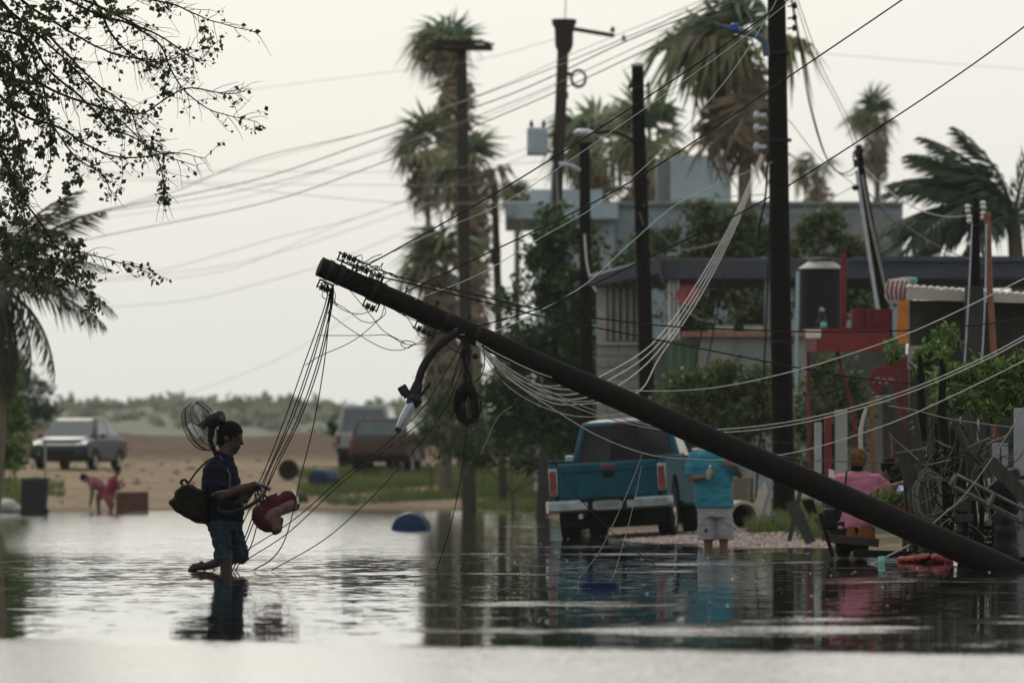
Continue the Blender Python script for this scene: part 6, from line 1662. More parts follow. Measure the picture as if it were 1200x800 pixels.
# red cloth on the water, floating bits
def cloth(label, pts, D, m, seed, name='cloth', cat='cloth'):
    mb = MB()
    for a in pts: mb.ell(W(a[0], a[1], D) + Vector((0, random.uniform(-.1, .1), 0)), (a[2] * D / F, .2, a[3] * D / F), None, 12, 8)
    me = fuse(mb, m, .012, 1, name, 0, .025, 14)
    b = W(pts[0][0], pts[0][1], D); e = thing(name, label, cat, (b.x, b.y, 0)); put(e, 'fabric', me); return e
cloth('red cloth lying in the water under the leaning pole, left piece', [(1062, 656, 10, 4), (1076, 655, 12, 5), (1084, 652, 6, 4)], 54.0, M_redcloth, 1, 'red_cloth')
cloth('crumpled red cloth piece nearer the pole foot', [(1098, 654, 9, 6), (1106, 656, 10, 5)], 53.8, M_redcloth, 2, 'red_cloth')
cloth('blue and white plastic bag beside the plants in the crate', [(1058, 575, 6, 6), (1061, 582, 5, 7)], 56.2, mat('blue_bag', (.06, .13, .34), .5, scale=14, col2=(.3, .32, .42)), 3, 'plastic_bag', 'bag')
cup = thing('green_cup', 'pale green plastic cup floating under the leaning pole', 'cup', W(1033, 660, 53.0)); c = W(1033, 662, 53.0); c.z = max(c.z, -.02)
mb = MB(); mb.lathe(c, (0, 0, 1), [(0, .026), (.03, .03), (.033, .034), (.06, .034), (.062, .03), (.085, .032)], 14); obj('cup_wall', mb, mat('mint_plastic', (.17, .42, .32), .5), cup)
board('stick', 'pale stick poking out of the water by the green cup', 'stick', (1066, 638), (1016, 664), 53.0, .016, .016, M_dpanel)
board('stake', 'dark charred stake leaning in the water left of the pink shirt', 'stake', (961, 601), (976, 652), 56.0, .035, .03, M_driftd)
board('plank', 'dark plank floating level at the knees of the pink-shirted person', 'plank', (968, 630), (1030, 636), 56.2, .08, .04, M_drift)
board('plank', 'long dark plank half sunk below the leaning pole', 'plank', (1000, 648), (1078, 650), 55.0, .07, .05, M_driftd)
# orange vests
for x, w_, lab in ((997, .05, 'small orange cloth strip hanging left at the low plank'), (1015, .09, 'larger orange cloth strip hanging right at the low plank')):
    e = thing('orange_strip', lab, 'cloth', W(x, 634, 56.6)); mb = MB(); c = W(x, 634, 56.6)
    mb.loft([(c, Xv * w_ * 1.1, Yv * .012), (c + Zv * .07, Xv * w_, Yv * .02), (c + Zv * .15, Xv * w_ * .6, Yv * .012)], 12); obj('fabric', mb, mat('orange_cloth', (.16, .045, .006), .8, scale=8), e)
# plant crate
pcx = thing('plant_crate', 'red crate full of leafy green seedlings before the pink shirt', 'crate', W(1043, 604, 55.9)); c = W(1043, 598, 55.9)
for dx, dy, sx_, sy_ in ((0, -.12, .40, .015), (0, .12, .40, .015), (-.2, 0, .015, .24), (.2, 0, .015, .24)):
    mb = MB(); mb.box(c + Vector((dx, dy, 0)), (sx_, sy_, .10)); obj('side', mb, M_red, pcx, smooth=False)
pts_ = blob_pts(c + Vector((-.03, 0, .11)), (.20, .12, .08), 420, 16); me = leaves(pts_, .055, M_leafB, 'seedlings', aspect=.5); me.transform(pcx.matrix_basis.inverted()); struct(link('seedlings', me, pcx), 'stuff')
board('crate_stand', 'dark board propping the red plant crate', 'board', (1030, 606), (1056, 606), 55.9, .05, .3, M_driftd)
# blue lid floating
fl = thing('plastic_disc', 'flat dark blue plastic lid floating in front of the truck', 'lid', W(702, 688, 41.8)); c = W(702, 687, 41.8); c.z = .012
mb = MB(); mb.lathe(c - Zv * .03, (0, 0, 1), [(0, .14), (.02, .155), (.045, .155), (.05, .13), (.04, .1)], 26); obj('lid', mb, M_blueplastic, fl)
mb = MB(); mb.tube([c + Vector((math.cos(t_) * .15, math.sin(t_) * .15, .018)) for t_ in np.linspace(0, 6.283, 31)[:-1]], .008, 6, closed=True); obj('rim', mb, M_blueplastic, fl)

# drain pipe, boat-shaped board, bottles behind the boy
pp2 = thing('concrete_pipe', 'short cream concrete pipe lying open-ended beside the standing person', 'pipe', on_ground(872, 78)); c = W(872, 600, 78); c.z = gz(c.x, 78) + .2
M_cream = mat('cream_concrete', (.42, .37, .26), .8, scale=4)
mb = MB(); mb.lathe(c, Vector((-.25, 1, 0)), [(0, .17), (0, .215), (.7, .215), (.7, .17), (0, .17)], 26, cap=False); obj('pipe_wall', mb, M_cream, pp2)
mb = MB(); mb.lathe(c + Vector((-.1, .45, 0)), Vector((-.25, 1, 0)), [(0, .168), (.02, .168)], 22); obj('shade_plug', mb, M_under, pp2)  # black disc stands in for the shade inside the open pipe
sb_ = thing('pale_board', 'pale pointed board standing beside the thick pole', 'board', on_ground(895, 80))
mb = MB(); mb.prism([(-.14, 0), (.16, 0), (.10, .45), (.03, .68), (-.13, .36)], on_ground(894, 80), (1, 0, 0), (0, 0.1, 1), (0, .03, 0)); obj('board', mb, mat('cream_board', (.36, .34, .30), .8, scale=4), sb_, smooth=False)
board('plank', 'light plank leaning against the thick pole', 'plank', (905, 565), (893, 606), 79.5, .05, .02, M_dpanel)
bb_ = thing('blue_canister', 'small blue canister just left of the thick pole foot', 'canister', on_ground(905, 79)); c = on_ground(905.5, 79)
mb = MB(); mb.lathe(c, (0, 0, 1), [(0, .055), (.02, .065), (.18, .065), (.21, .03), (.24, .03)], 14); obj('body', mb, mat('light_blue_plastic', (.05, .16, .33), .5), bb_)
# scattered dim rubbish around the thick pole foot, each a board or branch
for i in range(14):
    x = 926 + 6.2 * i; D = random.uniform(66, 76); g = on_ground(x, D); kpx = F / D
    y = YH - (g.z - CAM_H) * kpx
    board('scrap_board', ORD[i] + ' scrap board counted rightwards from the foot of the thick pole', 'board', (x, y - random.uniform(20, 75)), (x + random.uniform(-28, 28), y - 2), D, random.uniform(.05, .14), .02, random.choice([M_drift, M_driftd, M_shackwall]), None, 'scrap wood clutter')
for i, (x, y, h_, c_, lab) in enumerate(((960, 500, 40, M_dpanel, 'short white post in the clutter behind the pink shirt'), (972, 490, 60, M_redd, 'dark red post in the clutter behind the pink shirt'), (984, 485, 70, M_conc, 'grey square concrete post behind the reddish hair'))):
    e = thing('post', lab, 'post', W(x, y + h_ + 40, 70)); obj('post', slab(MB(), x - 5, x + (9 if i == 2 else 3), y - 5, y + h_ + 50, 70, .15), c_, e, smooth=False, bevel=.01)
# tangle of thin brushwood over the heap (stuff)
mb = MB(); rb_ = random.Random(11)
for i in range(260):
    x = rb_.uniform(1076, 1215); y = rb_.uniform(510, 650); D = rb_.uniform(53.9, 56.5)
    q = [W(x, y, D)]; d = Vector((rb_.uniform(-1, 1), rb_.uniform(-.3, .3), rb_.uniform(-.4, 1.0))).normalized(); L_ = rb_.uniform(.12, .5)
    for s in range(4):
        d = (d + Vector((rb_.uniform(-.35, .35), rb_.uniform(-.2, .2), rb_.uniform(-.35, .35)))).normalized(); q.append(q[-1] + d * L_ / 4)
    mb.cur = rb_.randint(0, 2)
    r_ = rb_.uniform(.003, .012); mb.tube(q, [r_, r_ * .9, r_ * .75, r_ * .6, r_ * .35], 4)
struct(obj('brushwood', mb, [M_drift, M_driftd, M_rope]), 'stuff')
# floating leaf litter and foam flecks along the flood (stuff)
mb = MB()
for i in range(260):
    D = rb_.uniform(31, 75); px_ = rb_.uniform(480, 1230) if rb_.random() < .8 else rb_.uniform(-20, 480); p = W(px_, 0, D); p.z = .004
    a = rb_.uniform(0, 6.28); s1 = rb_.uniform(.006, .022); u_ = Vector((math.cos(a) * s1, math.sin(a) * s1, 0)); w_ = Vector((-math.sin(a), math.cos(a), 0)) * s1 * .5
    mb.cur = 0 if rb_.random() < .6 else 1
    mb.add([p - u_, p + w_, p + u_, p - w_, p + Vector((0, 0, s1 * .3))], [(0, 1, 4), (1, 2, 4), (2, 3, 4), (3, 0, 4)])
struct(obj('floating_litter', mb, [M_dpanel, M_driftd]), 'stuff')
mb = MB()
for i in range(200):
    D = rb_.uniform(146, 186); px_ = rb_.uniform(40, 660); p = on_ground(px_, D); s1 = rb_.uniform(.03, .12)
    mb.ell(p + Vector((0, 0, s1 * .2)), (s1 * rb_.uniform(.8, 1.6), s1, s1 * .6), Matrix.Rotation(rb_.uniform(0, 3), 3, 'Z'), 6, 4)
struct(obj('stones', mb, mat('sand_stone', (.17, .125, .085), .95, scale=3), smooth=False), 'stuff')
# gravel bank, pebbles (stuff)
n = 9000
D = rng.uniform(66, 82, n); px = rng.uniform(700, 1010, n); X = (px - 600) * D / F; Zg = ground_z(X, D)
ok = (Zg > -.02); X, D, Zg = X[ok], D[ok], Zg[ok]; n = len(X)
s_ = rng.uniform(.012, .035, n)
oc = np.array([(1, 0, 0), (0, 1, 0), (-1, 0, 0), (0, -1, 0), (0, 0, .7), (0, 0, -.7)], float)
v = (np.stack([X, D, Zg + .005], -1)[:, None, :] + oc[None] * s_[:, None, None] * rng.uniform(.6, 1.2, (n, 6, 1))).reshape(-1, 3)
tri = np.array([(0, 1, 4), (1, 2, 4), (2, 3, 4), (3, 0, 4), (1, 0, 5), (2, 1, 5), (3, 2, 5), (0, 3, 5)])
f = (np.arange(n)[:, None, None] * 6 + tri[None]).reshape(-1, 3)
me = bpy.data.meshes.new('gravel'); me.from_pydata(v.tolist(), [], f.tolist())
for c_ in ((.30, .23, .21), (.22, .165, .15), (.36, .30, .28)): me.materials.append(mat('pebble', c_, .9, scale=10))
me.polygons.foreach_set('material_index', np.repeat(rng.integers(0, 3, n), 8).astype(np.int32)); me.update()
struct(link('gravel', me), 'stuff')

# ------------------------------------------------------------------ left bank: bin, stone, crate
DBn = 131.0
g = on_ground(40, DBn)
bn = thing('rubbish_bin', 'dark green rubbish bin standing on the left grass bank', 'bin', g)
mb = MB(); z1 = .82
mb.hexa([g + Vector((-.30, -.25, 0)), g + Vector((.26, -.25, 0)), g + Vector((.26, .25, 0)), g + Vector((-.30, .25, 0))], [g + Vector((-.27, -.28, z1)), g + Vector((.33, -.28, z1)), g + Vector((.33, .28, z1)), g + Vector((-.27, .28, z1))]); obj('bin_body', mb, mat('bin_green_black', (.010, .016, .014), .7, scale=4), bn, bevel=.03)
mb = MB(); mb.box(g + Vector((.03, 0, z1 + .03)), (.66, .62, .05)); obj('lid', mb, M_trim, bn, bevel=.02)
for s in (-1, 1): mb = MB(); mb.lathe(g + Vector((.24, s * .2 - .03, .09)), (0, 1, 0), [(0, .09), (.06, .09)], 14); obj('wheel', mb, M_tyre, bn)
board('stake', 'short grey stake standing behind the rubbish bin', 'stake', (53, 518), (53, 560), 133, .05, .05, M_conc)
g = on_ground(6, 132); tag(obj('boulder', fuse(MB().ell(g + Zv * .12, (.32, .28, .2)).ell(g + Vector((.2, 0, .05)), (.25, .22, .15)), mat('pale_stone', (.38, .37, .34), .9, scale=4), .03, 2, 'boulder', 0, .03, 5), None), 'pale boulder on the left grass bank at the picture edge', 'boulder')
bx_ = thing('wooden_crate', 'brown crate standing in the far water edge beside the red-shirted child', 'crate', W(153, 600, 133.0)); c = W(155, 588, 133.0)
M_brown = mat('brown_crate', (.085, .038, .026), .8, scale=5)
for j in range(3): mb = MB(); mb.box(c + Vector((0, -.2, -.16 + .16 * j)), (.72, .02, .15), Matrix.Rotation(-.03, 3, 'Y')); obj('slat', mb, M_brown, bx_, smooth=False)
for s in (-1, 1): mb = MB(); mb.box(c + Vector((s * .36, 0, 0)), (.02, .38, .47)); obj('side', mb, M_brown, bx_, smooth=False)
mb = MB(); mb.box(c + Vector((0, .2, 0)), (.72, .02, .47)); obj('back', mb, M_brown, bx_, smooth=False)
# ------------------------------------------------------------------ wires and cables
def wire(label, pts, D0, D1=None, r=.007, m=None, group=None, name='cable', sub=7):
    mb = MB(); mb.tube(spline(pxline(pts, D0, D1), sub), r * (.70 if m is M_wcable else .86), 6)
    o = obj(name, mb, m or M_cable)
    return tag(o, label, 'cable', group)
tip = 48.1
# service lines from the leaning pole to the upper right
wire('black line from the pole head, highest of the lines crossing the thick pole', [(398, 331), (428, 312), (470, 289), (600, 215), (780, 100), (928, -3), (1000, -55)], tip, 44)
wire('thin grey line just under the highest black line', [(412, 316), (445, 302), (520, 268), (600, 232), (720, 152), (850, 60), (930, -2), (960, -30)], tip, 58, .004, M_gcable)
wire('black line from the pole clamp, second of the three crossing the thick pole', [(452, 355), (480, 340), (560, 302), (690, 240), (780, 188), (920, 93), (1060, -2), (1120, -45)], tip, 43)
wire('thin green-grey line below the second black line', [(486, 351), (560, 322), (640, 275), (700, 240), (770, 182), (850, 95), (905, 10), (915, -20)], tip, 62, .004, M_tcable)
wire('black line running up to the right edge, lowest of the three', [(505, 392), (560, 382), (640, 358), (760, 302), (880, 243), (960, 195), (1105, 100), (1205, 28), (1290, -40)], tip, 45)
wire('sagging green-grey line from mid pole up behind the rounded pole', [(540, 392), (580, 388), (640, 360), (690, 330), (740, 284), (800, 235), (880, 200), (905, 190)], tip, 78, .005, M_tcable)
# twisted dark cables along to the right
wire('twisted black cable sagging level across the house fronts', [(430, 318), (444, 316), (470, 325), (560, 346), (640, 364), (760, 380), (860, 386), (1000, 389), (1120, 383), (1210, 372), (1280, 360)], tip, 53, .008)
wire('twisted black cable sagging lower across the red stall', [(436, 322), (470, 330), (560, 352), (640, 372), (760, 396), (880, 420), (1000, 442), (1110, 452), (1210, 458), (1280, 458)], tip, 52, .008)
# pale cables
wire('pale cable crossing in front of the truck roof to the right edge', [(558, 400), (590, 418), (640, 440), (700, 453), (760, 458), (830, 455), (900, 442), (980, 420), (1080, 384), (1205, 324), (1280, 285)], tip, 52, .007, M_wcable)
wire('upper of two close pale cables sagging over the turquoise shirt', [(558, 402), (600, 434), (660, 466), (720, 488), (790, 502), (870, 501), (960, 487), (1060, 458), (1150, 420), (1205, 391), (1280, 350)], tip, 52, .007, M_wcable)
wire('lower of two close pale cables sagging over the turquoise shirt', [(558, 404), (600, 438), (660, 471), (720, 492), (790, 505), (870, 505), (960, 491), (1060, 462), (1150, 424), (1205, 395), (1280, 354)], tip - .05, 52, .007, M_wcable)
wire('lowest pale cable running over the tailgate to the turquoise shirt', [(560, 405), (600, 446), (650, 480), (700, 510), (755, 531), (800, 537), (860, 538), (940, 528), (1040, 497), (1120, 462), (1205, 420), (1280, 380)], tip - .1, 51.5, .007, M_wcable)
for i, (x, dy) in enumerate(((700, 0), (712, 3), (722, 10), (745, 18))):
    wire(('outermost', 'second', 'third', 'innermost')[i] + ' pale cable of the bundle looping up to the thick pole', [(559, 401 + i), (590, 428 + 3 * i), (630, 450 + 5 * i), (670, 456 + 6 * i), (x, 443 + dy), (765 + 3 * i, 402 + 5 * i), (815 + 2 * i, 335 + 4 * i), (860 + i, 255 + 3 * i), (892 + i, 180 + i)], tip, 81.5, .007, M_wcable, 'pale cable bundle')
for i, p in enumerate((((560, 403), (585, 430), (615, 448), (650, 452), (672, 446)), ((560, 404), (590, 440), (640, 466), (690, 470), (706, 462)), ((560, 405), (588, 446), (630, 474), (680, 488), (735, 484)))):
    wire(('short pale loop tucked under the leaning pole, highest', 'short pale loop tucked under the leaning pole, middle', 'short pale loop tucked under the leaning pole, lowest')[i], p, tip - .1, tip + 1.4, .006, M_wcable)
# cables hanging from the pole head down past the man
for i, (dx, bx, by) in enumerate(((-3, 318, 590), (-1, 322, 598), (0, 283, 607), (2, 290, 640), (3, 300, 600))):
    bx = (281, 285, 290, 296, 272)[i]; by = (604, 612, 622, 634, 668)[i]
    wire(('leftmost', 'second', 'third', 'fourth', 'rightmost')[i] + ' black cable of the bundle hanging beside the man', [(388 + dx, 338), (384 + dx * 1.5, 362), (366 + dx * 3, 425), (343 + dx * 3, 490), (312 + dx * 2, 560), (bx, by)] + ([(245, 664), (232, 676)] if i == 4 else [(bx - 12, by + (668 - by) * .6), (bx - 24, 674)]), tip, DM + .32 + .05 * i, .0062, None, 'black cables hanging beside the man')
wire('black cable hanging straighter and dipping into the water right of the bundle', [(389, 336), (386, 370), (380, 425), (368, 495), (352, 560), (342, 605), (332, 636), (318, 655), (298, 667)], tip, DM - .2, .0062)
wire('black line sweeping from the lamp down to the man, upper of two close lines', [(543, 398), (520, 440), (495, 478), (450, 522), (400, 560), (345, 608), (288, 645)], tip, DM, .0052)
wire('black line sweeping from the lamp down to the man, lower of two close lines', [(546, 400), (528, 452), (500, 488), (450, 528), (400, 566), (340, 622), (290, 655)], tip, DM, .0052)
wire('black line sweeping furthest right of the lamp into the water', [(548, 400), (535, 450), (510, 496), (470, 545), (430, 588), (380, 632), (318, 668)], tip, DM - .2, .0052)
wire('thin black line dropping from the hanging coil into the water', [(549, 470), (545, 520), (538, 570), (527, 620), (512, 667)], tip, 49.2, .0045)
wire('black line slanting from mid pole down across the tailgate into the water', [(575, 418), (590, 450), (615, 492), (645, 535), (685, 590), (725, 630), (770, 664)], tip, 50.5, .005)
wire('thin black line dropping from the pale cable to the blue lid, left', [(753, 531), (742, 560), (725, 600), (703, 645), (678, 678)], 48, 43, .0045)
wire('thin black line dropping from the pale cable to the blue lid, right', [(752, 545), (745, 580), (735, 620), (722, 665), (712, 688)], 48, 42, .0035)
wire('curled thin wire end hanging left of the tailgate', [(600, 476), (588, 484), (578, 498), (571, 515), (566, 525), (563, 533)], tip, tip, .004, M_gcable)
# loops under the head
for i, p in enumerate((((386, 350), (400, 362), (420, 368), (438, 362), (443, 350)), ((388, 352), (405, 362), (422, 375), (428, 377), (436, 378), (446, 372), (450, 360)), ((384, 366), (405, 382), (425, 395), (450, 408), (470, 410), (484, 404), (500, 398)),
        ((372, 393), (400, 393), (430, 393), (455, 393), (475, 403), (500, 402), (510, 392)), ((446, 352), (452, 366), (440, 378), (424, 392), (405, 404), (375, 417), (358, 428)), ((405, 334), (420, 352), (435, 370), (450, 388), (475, 402)),
        ((458, 360), (475, 370), (488, 388), (495, 396), (505, 393)), ((460, 362), (482, 374), (505, 380), (520, 384)), ((476, 408), (470, 404), (474, 399), (486, 402), (478, 408)))):
    wire(('short slack wire loop nearest under the pole head', 'kinked slack wire under the pole head', 'long slack wire dipping lowest under the pole head', 'level slack wire running from the bundle to the lamp clamp', 'slack wire crossing down left from the second clamp', 'fine wire slanting down right from the head', 'short wire arc left of the lamp arm', 'straight short wire along the pole left of the lamp arm', 'small wire eyelet loop left of the lamp arm')[i], p, tip - .15, tip - .1, .0042)
# coil hanging from the pole
hc_ = thing('cable_coil', 'tangled coil of black cable hanging from the middle of the pole', 'cable coil', W(548, 497, tip - .1))
for i in range(30):
    mb = MB(); cx_ = 548 + random.uniform(-3, 3); a = random.uniform(.035, .098); b = random.uniform(.11, .165); cy_ = 474 + random.uniform(-5, 4); ph_ = random.uniform(0, 6)
    c = W(cx_, cy_, tip - .12 + random.uniform(-.04, .04)); tl = random.uniform(-.25, .25)
    mb.tube([c + Vector((math.cos(t_) * a + math.sin(t_) * b * tl * .4, .03 * math.sin(t_ + ph_), math.sin(t_) * b)) for t_ in np.linspace(0, 2 * math.pi, 27)[:-1]], .0052, 5, closed=True); obj('loop', mb, M_cable, hc_)
for i in range(9):
    mb = MB(); mb.tube(spline(pxline([(545 + random.uniform(-3, 4), 394), (546 + random.uniform(-4, 5), 420), (548 + random.uniform(-5, 6), 445), (548 + random.uniform(-8, 8), 470)], tip - .12 + random.uniform(-.04, .04)), 5), .006, 5); obj('strand', mb, M_cable, hc_)
for p in (((545, 402), (534, 432), (530, 450), (536, 461), (545, 459), (552, 448)), ((566, 402), (568, 425), (564, 440), (556, 448)), ((540, 465), (534, 478), (528, 490)), ((545, 400), (552, 414), (535, 412), (522, 402), (520, 390)), ((536, 455), (532, 475), (536, 488), (543, 492))):
    mb = MB(); mb.tube(spline(pxline(list(p), tip - .16), 5), .0045, 5); obj('stray_loop', mb, M_cable, hc_)
mb = MB(); mb.ell(W(557, 417, tip - .15), (.028, .028, .028)); obj('splice_case', mb, M_dark, hc_)

# background lines
bgw = [
    ('far line running top centre to the left tree, highest', [(-40, 290), (95, 253), (200, 226), (300, 186), (450, 150), (600, 98), (720, 50), (842, -2), (900, -30)], 118, 82, .009, M_gcable),
    ('far line running top centre to the left tree, second', [(-40, 290), (95, 253), (220, 228), (320, 205), (450, 160), (600, 110), (735, 48), (850, 2), (900, -20)], 117, 82, .011, M_cable),
    ('far line running top centre to the left tree, third', [(-40, 275), (110, 250), (260, 228), (420, 186), (600, 120), (740, 58), (860, 0), (900, -25)], 118, 83, .008, M_gcable),
    ('far line running to the left above the leaning pole, fourth', [(-40, 315), (110, 279), (300, 240), (420, 201), (600, 130), (750, 62), (870, 0)], 116, 83, .010, M_cable),
    ('far pale line under the fourth far line', [(-40, 340), (160, 322), (320, 280), (440, 248), (600, 180), (740, 130), (860, 80)], 160, 128, .008, M_gcable),
    ('far level line left of the palms, upper', [(80, 203), (260, 200), (420, 202), (540, 196), (660, 188)], 170, 122, .008, M_gcable),
    ('far level line left of the palms, middle', [(80, 208), (240, 214), (420, 217), (560, 216), (650, 208)], 170, 122, .008, M_gcable),
    ('far level line left of the palms, lower', [(80, 196), (200, 212), (330, 226), (460, 237), (560, 238), (690, 238), (760, 236)], 170, 110, .009, M_gcable),
    ('faint far line low over the dunes', [(40, 480), (180, 470), (300, 432), (370, 396), (450, 345)], 200, 180, .007, M_gcable),
    ('faint far line above the pole head', [(110, 361), (220, 352), (300, 333), (380, 310), (470, 274)], 190, 160, .009, M_gcable),
    ('faint far line rising to the shaggy palms', [(150, 325), (260, 312), (340, 292), (420, 266), (520, 232)], 190, 160, .009, M_gcable),
    ('faint far line from the crossarm across the upper sky to the left tree', [(200, 118), (300, 104), (430, 88), (560, 70), (662, 43)], 160, 120, .006, M_gcable),
    ('dark line looping from the top of the thick pole to the service post', [(926, -5), (938, 60), (948, 120), (964, 175), (978, 198), (990, 203), (1004, 195)], 81.6, 91, .012, M_cable),
    ('second dark line looping from the thick pole to the service post', [(928, -5), (940, 62), (951, 125), (966, 178), (980, 200), (994, 206), (1005, 200)], 81.6, 91, .009, M_cable),
    ('thin line falling steeply from the thick pole top to the service post, left', [(930, -5), (955, 70), (985, 130), (1004, 180)], 81.6, 91, .007, M_gcable),
    ('thin line falling steeply from the thick pole top to the service post, right', [(933, -5), (962, 75), (992, 135), (1008, 175)], 81.6, 91, .007, M_cable),
    ('thin line dipping from the thick pole to the service post clamp', [(924, 140), (960, 185), (990, 208), (1003, 218)], 81.8, 91, .007, M_gcable),
    ('sagging line from the service post to the service mast, upper', [(1012, 195), (1040, 222), (1075, 245), (1110, 254), (1138, 252)], 92, 74, .009, M_gcable),
    ('sagging line from the service post to the right palm, middle', [(1014, 222), (1050, 255), (1090, 283), (1130, 302), (1160, 310)], 92, 80, .008, M_cable),
    ('line falling from the service post behind the roof, lower', [(1015, 224), (1045, 258), (1070, 275), (1110, 300)], 92, 90, .007, M_cable),
    ('line from the service post back down to the grey wall', [(1004, 216), (970, 236), (930, 264), (900, 280)], 91, 100, .007, M_gcable),
    ('black cable hanging loose down the left side of the thick pole', [(900, 180), (897, 230), (889, 270), (892, 290), (901, 280)], 81.7, 81.7, .022, M_cable),
    ('long black cable running down beside the thick pole to the ground', [(904, 215), (901, 290), (897, 400), (890, 520), (884, 606)], 81.6, 81.0, .018, M_cable),
    ('dark guy wire slanting behind the pale cables, left', [(835, 330), (820, 400), (806, 470), (798, 520)], 92, 92, .018, M_cable),
    ('dark guy wire slanting behind the pale cables, right', [(850, 320), (836, 390), (822, 460), (812, 520)], 93, 93, .014, M_cable),
    ('slack grey cable hanging from the rounded pole', [(750, 250), (760, 285), (775, 325), (790, 350), (815, 372), (840, 378)], 95.7, 98, .014, M_gcable),
    ('thin looping cable between the rounded pole and the tower', [(754, 240), (775, 275), (795, 292), (820, 290), (850, 282)], 95.7, 110, .01, M_gcable),
    ('slack grey cable hanging from the short pole', [(685, 275), (688, 310), (695, 335), (705, 346), (716, 346)], 109, 106, .02, M_gcable),
    ('slack grey cable hanging from the crossarm pole, left', [(648, 190), (646, 260), (652, 320), (660, 372)], 119.5, 118, .018, M_gcable),
    ('slack grey cable hanging from the crossarm pole, right', [(652, 200), (655, 260), (660, 310), (664, 335)], 119.5, 118, .014, M_gcable),
    ('thin horizontal line behind the rounded pole', [(690, 238), (760, 236), (830, 232), (895, 228)], 108, 84, .008, M_cable),
    ('pale wire across the driftwood fence at the right', [(1040, 475), (1075, 481), (1110, 490), (1150, 496), (1200, 502)], 55, 54, .005, M_gcable),
    ('dark level wire behind the reddish hair', [(880, 525), (940, 538), (1000, 541), (1060, 542), (1130, 540), (1162, 537)], 60, 54.5, .006, M_cable),
    ('grey rod-like wire slanting over the rubbish heap', [(1205, 470), (1180, 510), (1160, 540), (1130, 580), (1092, 614)], 53.4, 53.4, .008, M_gcable),
    ('fine far line from the palms down left past the pole head', [(-20, 345), (120, 330), (260, 318), (400, 262), (520, 220), (650, 170)], 150, 121, .006, M_gcable),
    ('fine far line between the fourth far line and the level lines', [(60, 262), (180, 248), (300, 228), (440, 176), (560, 140), (655, 100)], 140, 121, .006, M_gcable),
    ('fine far line above all others left of the crossarm pole', [(150, 238), (280, 196), (420, 158), (560, 112), (690, 55), (800, 10), (840, -8)], 125, 90, .006, M_gcable),
    ('faint high line right of the thick pole', [(920, 60), (1000, 66), (1100, 74), (1210, 82)], 150, 170, .007, M_gcable),
]
for lab, p, d0, d1, r, m in bgw: wire(lab, p, d0, d1, r, m, 'background lines' if d0 > 100 else None)
# little clamp caught in the far line and a scrap hanging in the air left of the pole
hs = thing('line_clamp', 'small dark clamp on the faint line over the left branches', 'clamp', W(277, 120, 150))
mb = MB(); mb.box(W(277, 120, 150), (.16, .06, .06), Matrix.Rotation(-.1, 3, 'Y')); obj('jaw', mb, M_dark, hs, bevel=.01)
mb = MB(); mb.lathe(W(277, 120, 150) + Vector((.05, 0, -.06)), (0, 0, 1), [(0, .02), (.05, .02)], 8); obj('bolt', mb, M_dark, hs)
# ------------------------------------------------------------------ overhanging tree at the upper left (trunk stands outside the frame)
DLt = 47.5
base = Vector(((-190 - 600) * DLt / F, DLt, -.4))
lt = thing('tree', 'thin-leaved tree hanging its bare branches over the upper left corner', 'tree', base)
M_twig = mat('dark_bark', (.016, .013, .010), .9, scale=20, spec=.1)
M_ltleaf = [mat('lt_leaf_a', (.030, .048, .012), .5, scale=5, trans=.45), mat('lt_leaf_b', (.055, .080, .016), .5, scale=5, trans=.5), mat('lt_leaf_c', (.014, .022, .008), .5, scale=5, trans=.25)]
hub = W(-120, -60, DLt)
trunk_obj([base, W(-180, 420, DLt), W(-150, 120, DLt), hub], .16, .10, lt, M_bark)
main = [
    [(-120, -60), (-40, -20), (20, 20), (60, 55), (100, 95), (140, 140), (185, 178), (230, 195)],
    [(-60, -60), (10, -10), (70, 30), (130, 62), (180, 70), (178, 70)],
    [(-40, -60), (40, -20), (110, 15), (150, 28), (185, 50), (200, 80), (215, 105), (250, 130), (298, 142)],
    [(-20, -60), (60, -20), (130, -5), (180, 0), (215, 10), (250, 25), (300, 38)],
    [(-100, -20), (-20, 10), (40, 30), (80, 65), (115, 100), (150, 125), (165, 160), (182, 165)],
    [(-100, 0), (-20, 30), (30, 45), (55, 80), (85, 105), (110, 130), (130, 150), (155, 160), (185, 185), (192, 215), (193, 238)],
    [(-110, 20), (-40, 60), (10, 90), (45, 120), (70, 160), (90, 185), (120, 205), (130, 225)],
    [(-120, 40), (-60, 100), (-20, 150), (5, 190), (25, 230), (50, 265), (70, 292), (105, 298), (140, 308), (178, 316)],
    [(-120, 20), (-40, 100), (0, 170), (20, 215), (30, 260), (35, 300), (60, 330)],
    [(-120, 60), (-70, 180), (-40, 240), (-10, 270), (20, 285), (60, 300), (90, 318), (108, 345), (110, 362)],
    [(-60, -40), (0, 0), (35, 60), (55, 120), (60, 180), (52, 215)],
    [(-60, -40), (-20, 40), (10, 110), (20, 160), (28, 200), (30, 240)],
    [(20, -50), (80, -10), (140, 20), (190, 45), (230, 70), (245, 60)],
    [(60, -50), (110, 0), (130, 40), (150, 60), (170, 72), (200, 70), (222, 58)],
    [(-80, 0), (0, 60), (50, 100), (100, 120), (140, 130), (170, 132), (215, 104), (262, 110), (285, 108)],
    [(-50, 60), (20, 130), (70, 150), (110, 175), (150, 185), (200, 180), (240, 185)],
]
mb = MB(); LP = []; tw = []
r2 = random.Random(5)
bm_list = []
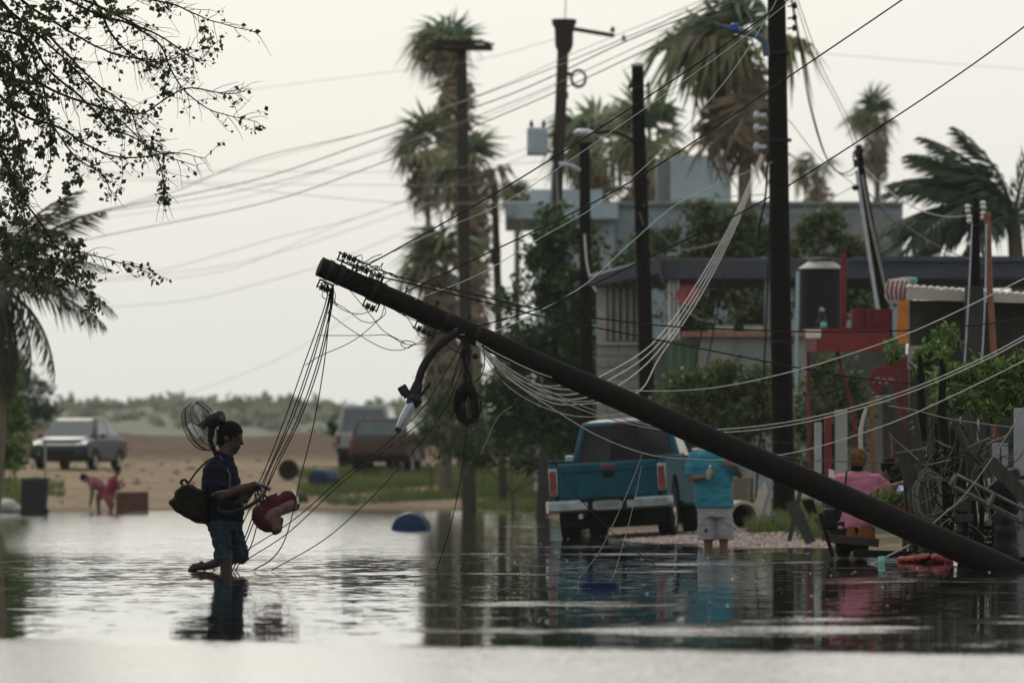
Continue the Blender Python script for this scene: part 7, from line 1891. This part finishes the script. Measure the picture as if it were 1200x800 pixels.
for bi, p in enumerate(main):
    dj = r2.uniform(-.8, .8)
    Pw = spline([W(x, y, DLt + dj) for x, y in p], 6); n = len(Pw)
    mb = MB(); mb.tube([q + Vector((noise.noise(q * 6), 0, noise.noise(q * 6 + Vector((5, 0, 0))))) * .012 for q in Pw], [.013 * (1 - .85 * i / (n - 1)) + .0012 for i in range(n)], 5)
    obj('limb', mb, M_twig, lt)
    for i in range(4, n):
        t_ = i / n
        for _ in range(2 if t_ > .3 else 1):
            if r2.random() < .62:
                d = (Pw[i] - Pw[i - 1]).normalized(); a = r2.uniform(-1.3, 1.1)
                d = Matrix.Rotation(a, 3, 'Y') @ d; d.y += r2.uniform(-.4, .4); d.z -= .12; L_ = r2.uniform(.12, .5) * (1 - .5 * t_)
                q = [Pw[i]]
                for s in range(5):
                    d = (d + Vector((r2.uniform(-.3, .3), r2.uniform(-.2, .2), r2.uniform(-.38, .2)))).normalized(); q.append(q[-1] + d * L_ / 5)
                tw.append(q)
    # leaf clusters: dense near the corner, sparse at the tips
    for i in range(3, n):
        xx = Pw[i].x * F / Pw[i].y + 600; yy = YH - (Pw[i].z - CAM_H) * F / Pw[i].y
        w = max(0.10, 1.0 - math.hypot(xx + 10, yy * .55 - 60) / 260)
        if r2.random() < .18 + .5 * w:
            for _ in range(int(4 + 11 * w * r2.random() + (8 if r2.random() < .15 else 0))):
                LP.append(Pw[i] + Vector((r2.gauss(0, .032), r2.gauss(0, .06), r2.gauss(-.015, .032))))
mb = MB()
for q in tw:
    mb.tube(q, [.0035, .003, .0026, .0022, .0018, .0014], 3, cap=False)
    xx = q[-1].x * F / q[-1].y + 600
    if r2.random() < .34:
        for s in (2, 3, 4, 5):
            for _ in range(r2.randint(0, 3 if xx < 150 else 2)): LP.append(q[s] + Vector((r2.gauss(0, .018), r2.gauss(0, .03), r2.gauss(0, .018))))
# green clump low on the left, hanging leaves
for cx_, cy_, rx_, ry_, n in ((60, 300, 34, 26, 260), (85, 318, 26, 26, 200), (40, 325, 20, 30, 120), (100, 340, 8, 25, 40), (25, 215, 22, 26, 150), (50, 170, 18, 22, 130), (30, 110, 28, 34, 460), (10, 50, 30, 50, 700), (8, 190, 20, 40, 380), (15, 285, 26, 30, 380), (45, 310, 30, 30, 260), (60, 20, 40, 24, 300), (120, 10, 34, 14, 170), (5, 150, 18, 50, 280), (88, 205, 16, 14, 60), (75, 225, 10, 14, 60), (193, 232, 6, 10, 26), (190, 100, 8, 18, 60), (240, 40, 10, 22, 50), (10, 245, 18, 40, 200), (130, 145, 14, 9, 40), (106, 165, 12, 10, 40)):
    q = blob_pts(W(cx_, cy_, DLt), (rx_ / F * DLt, .4, ry_ / F * DLt), n, max(5, n // 18), .16)
    LP += [Vector(a) for a in q]
struct(obj('twigs', mb, M_twig, lt), 'stuff')
me = leaves([tuple(p) for p in LP], .045, M_ltleaf, 'crown', aspect=.7, down=.5, jit=.45); me.transform(lt.matrix_basis.inverted()); link('crown', me, lt)
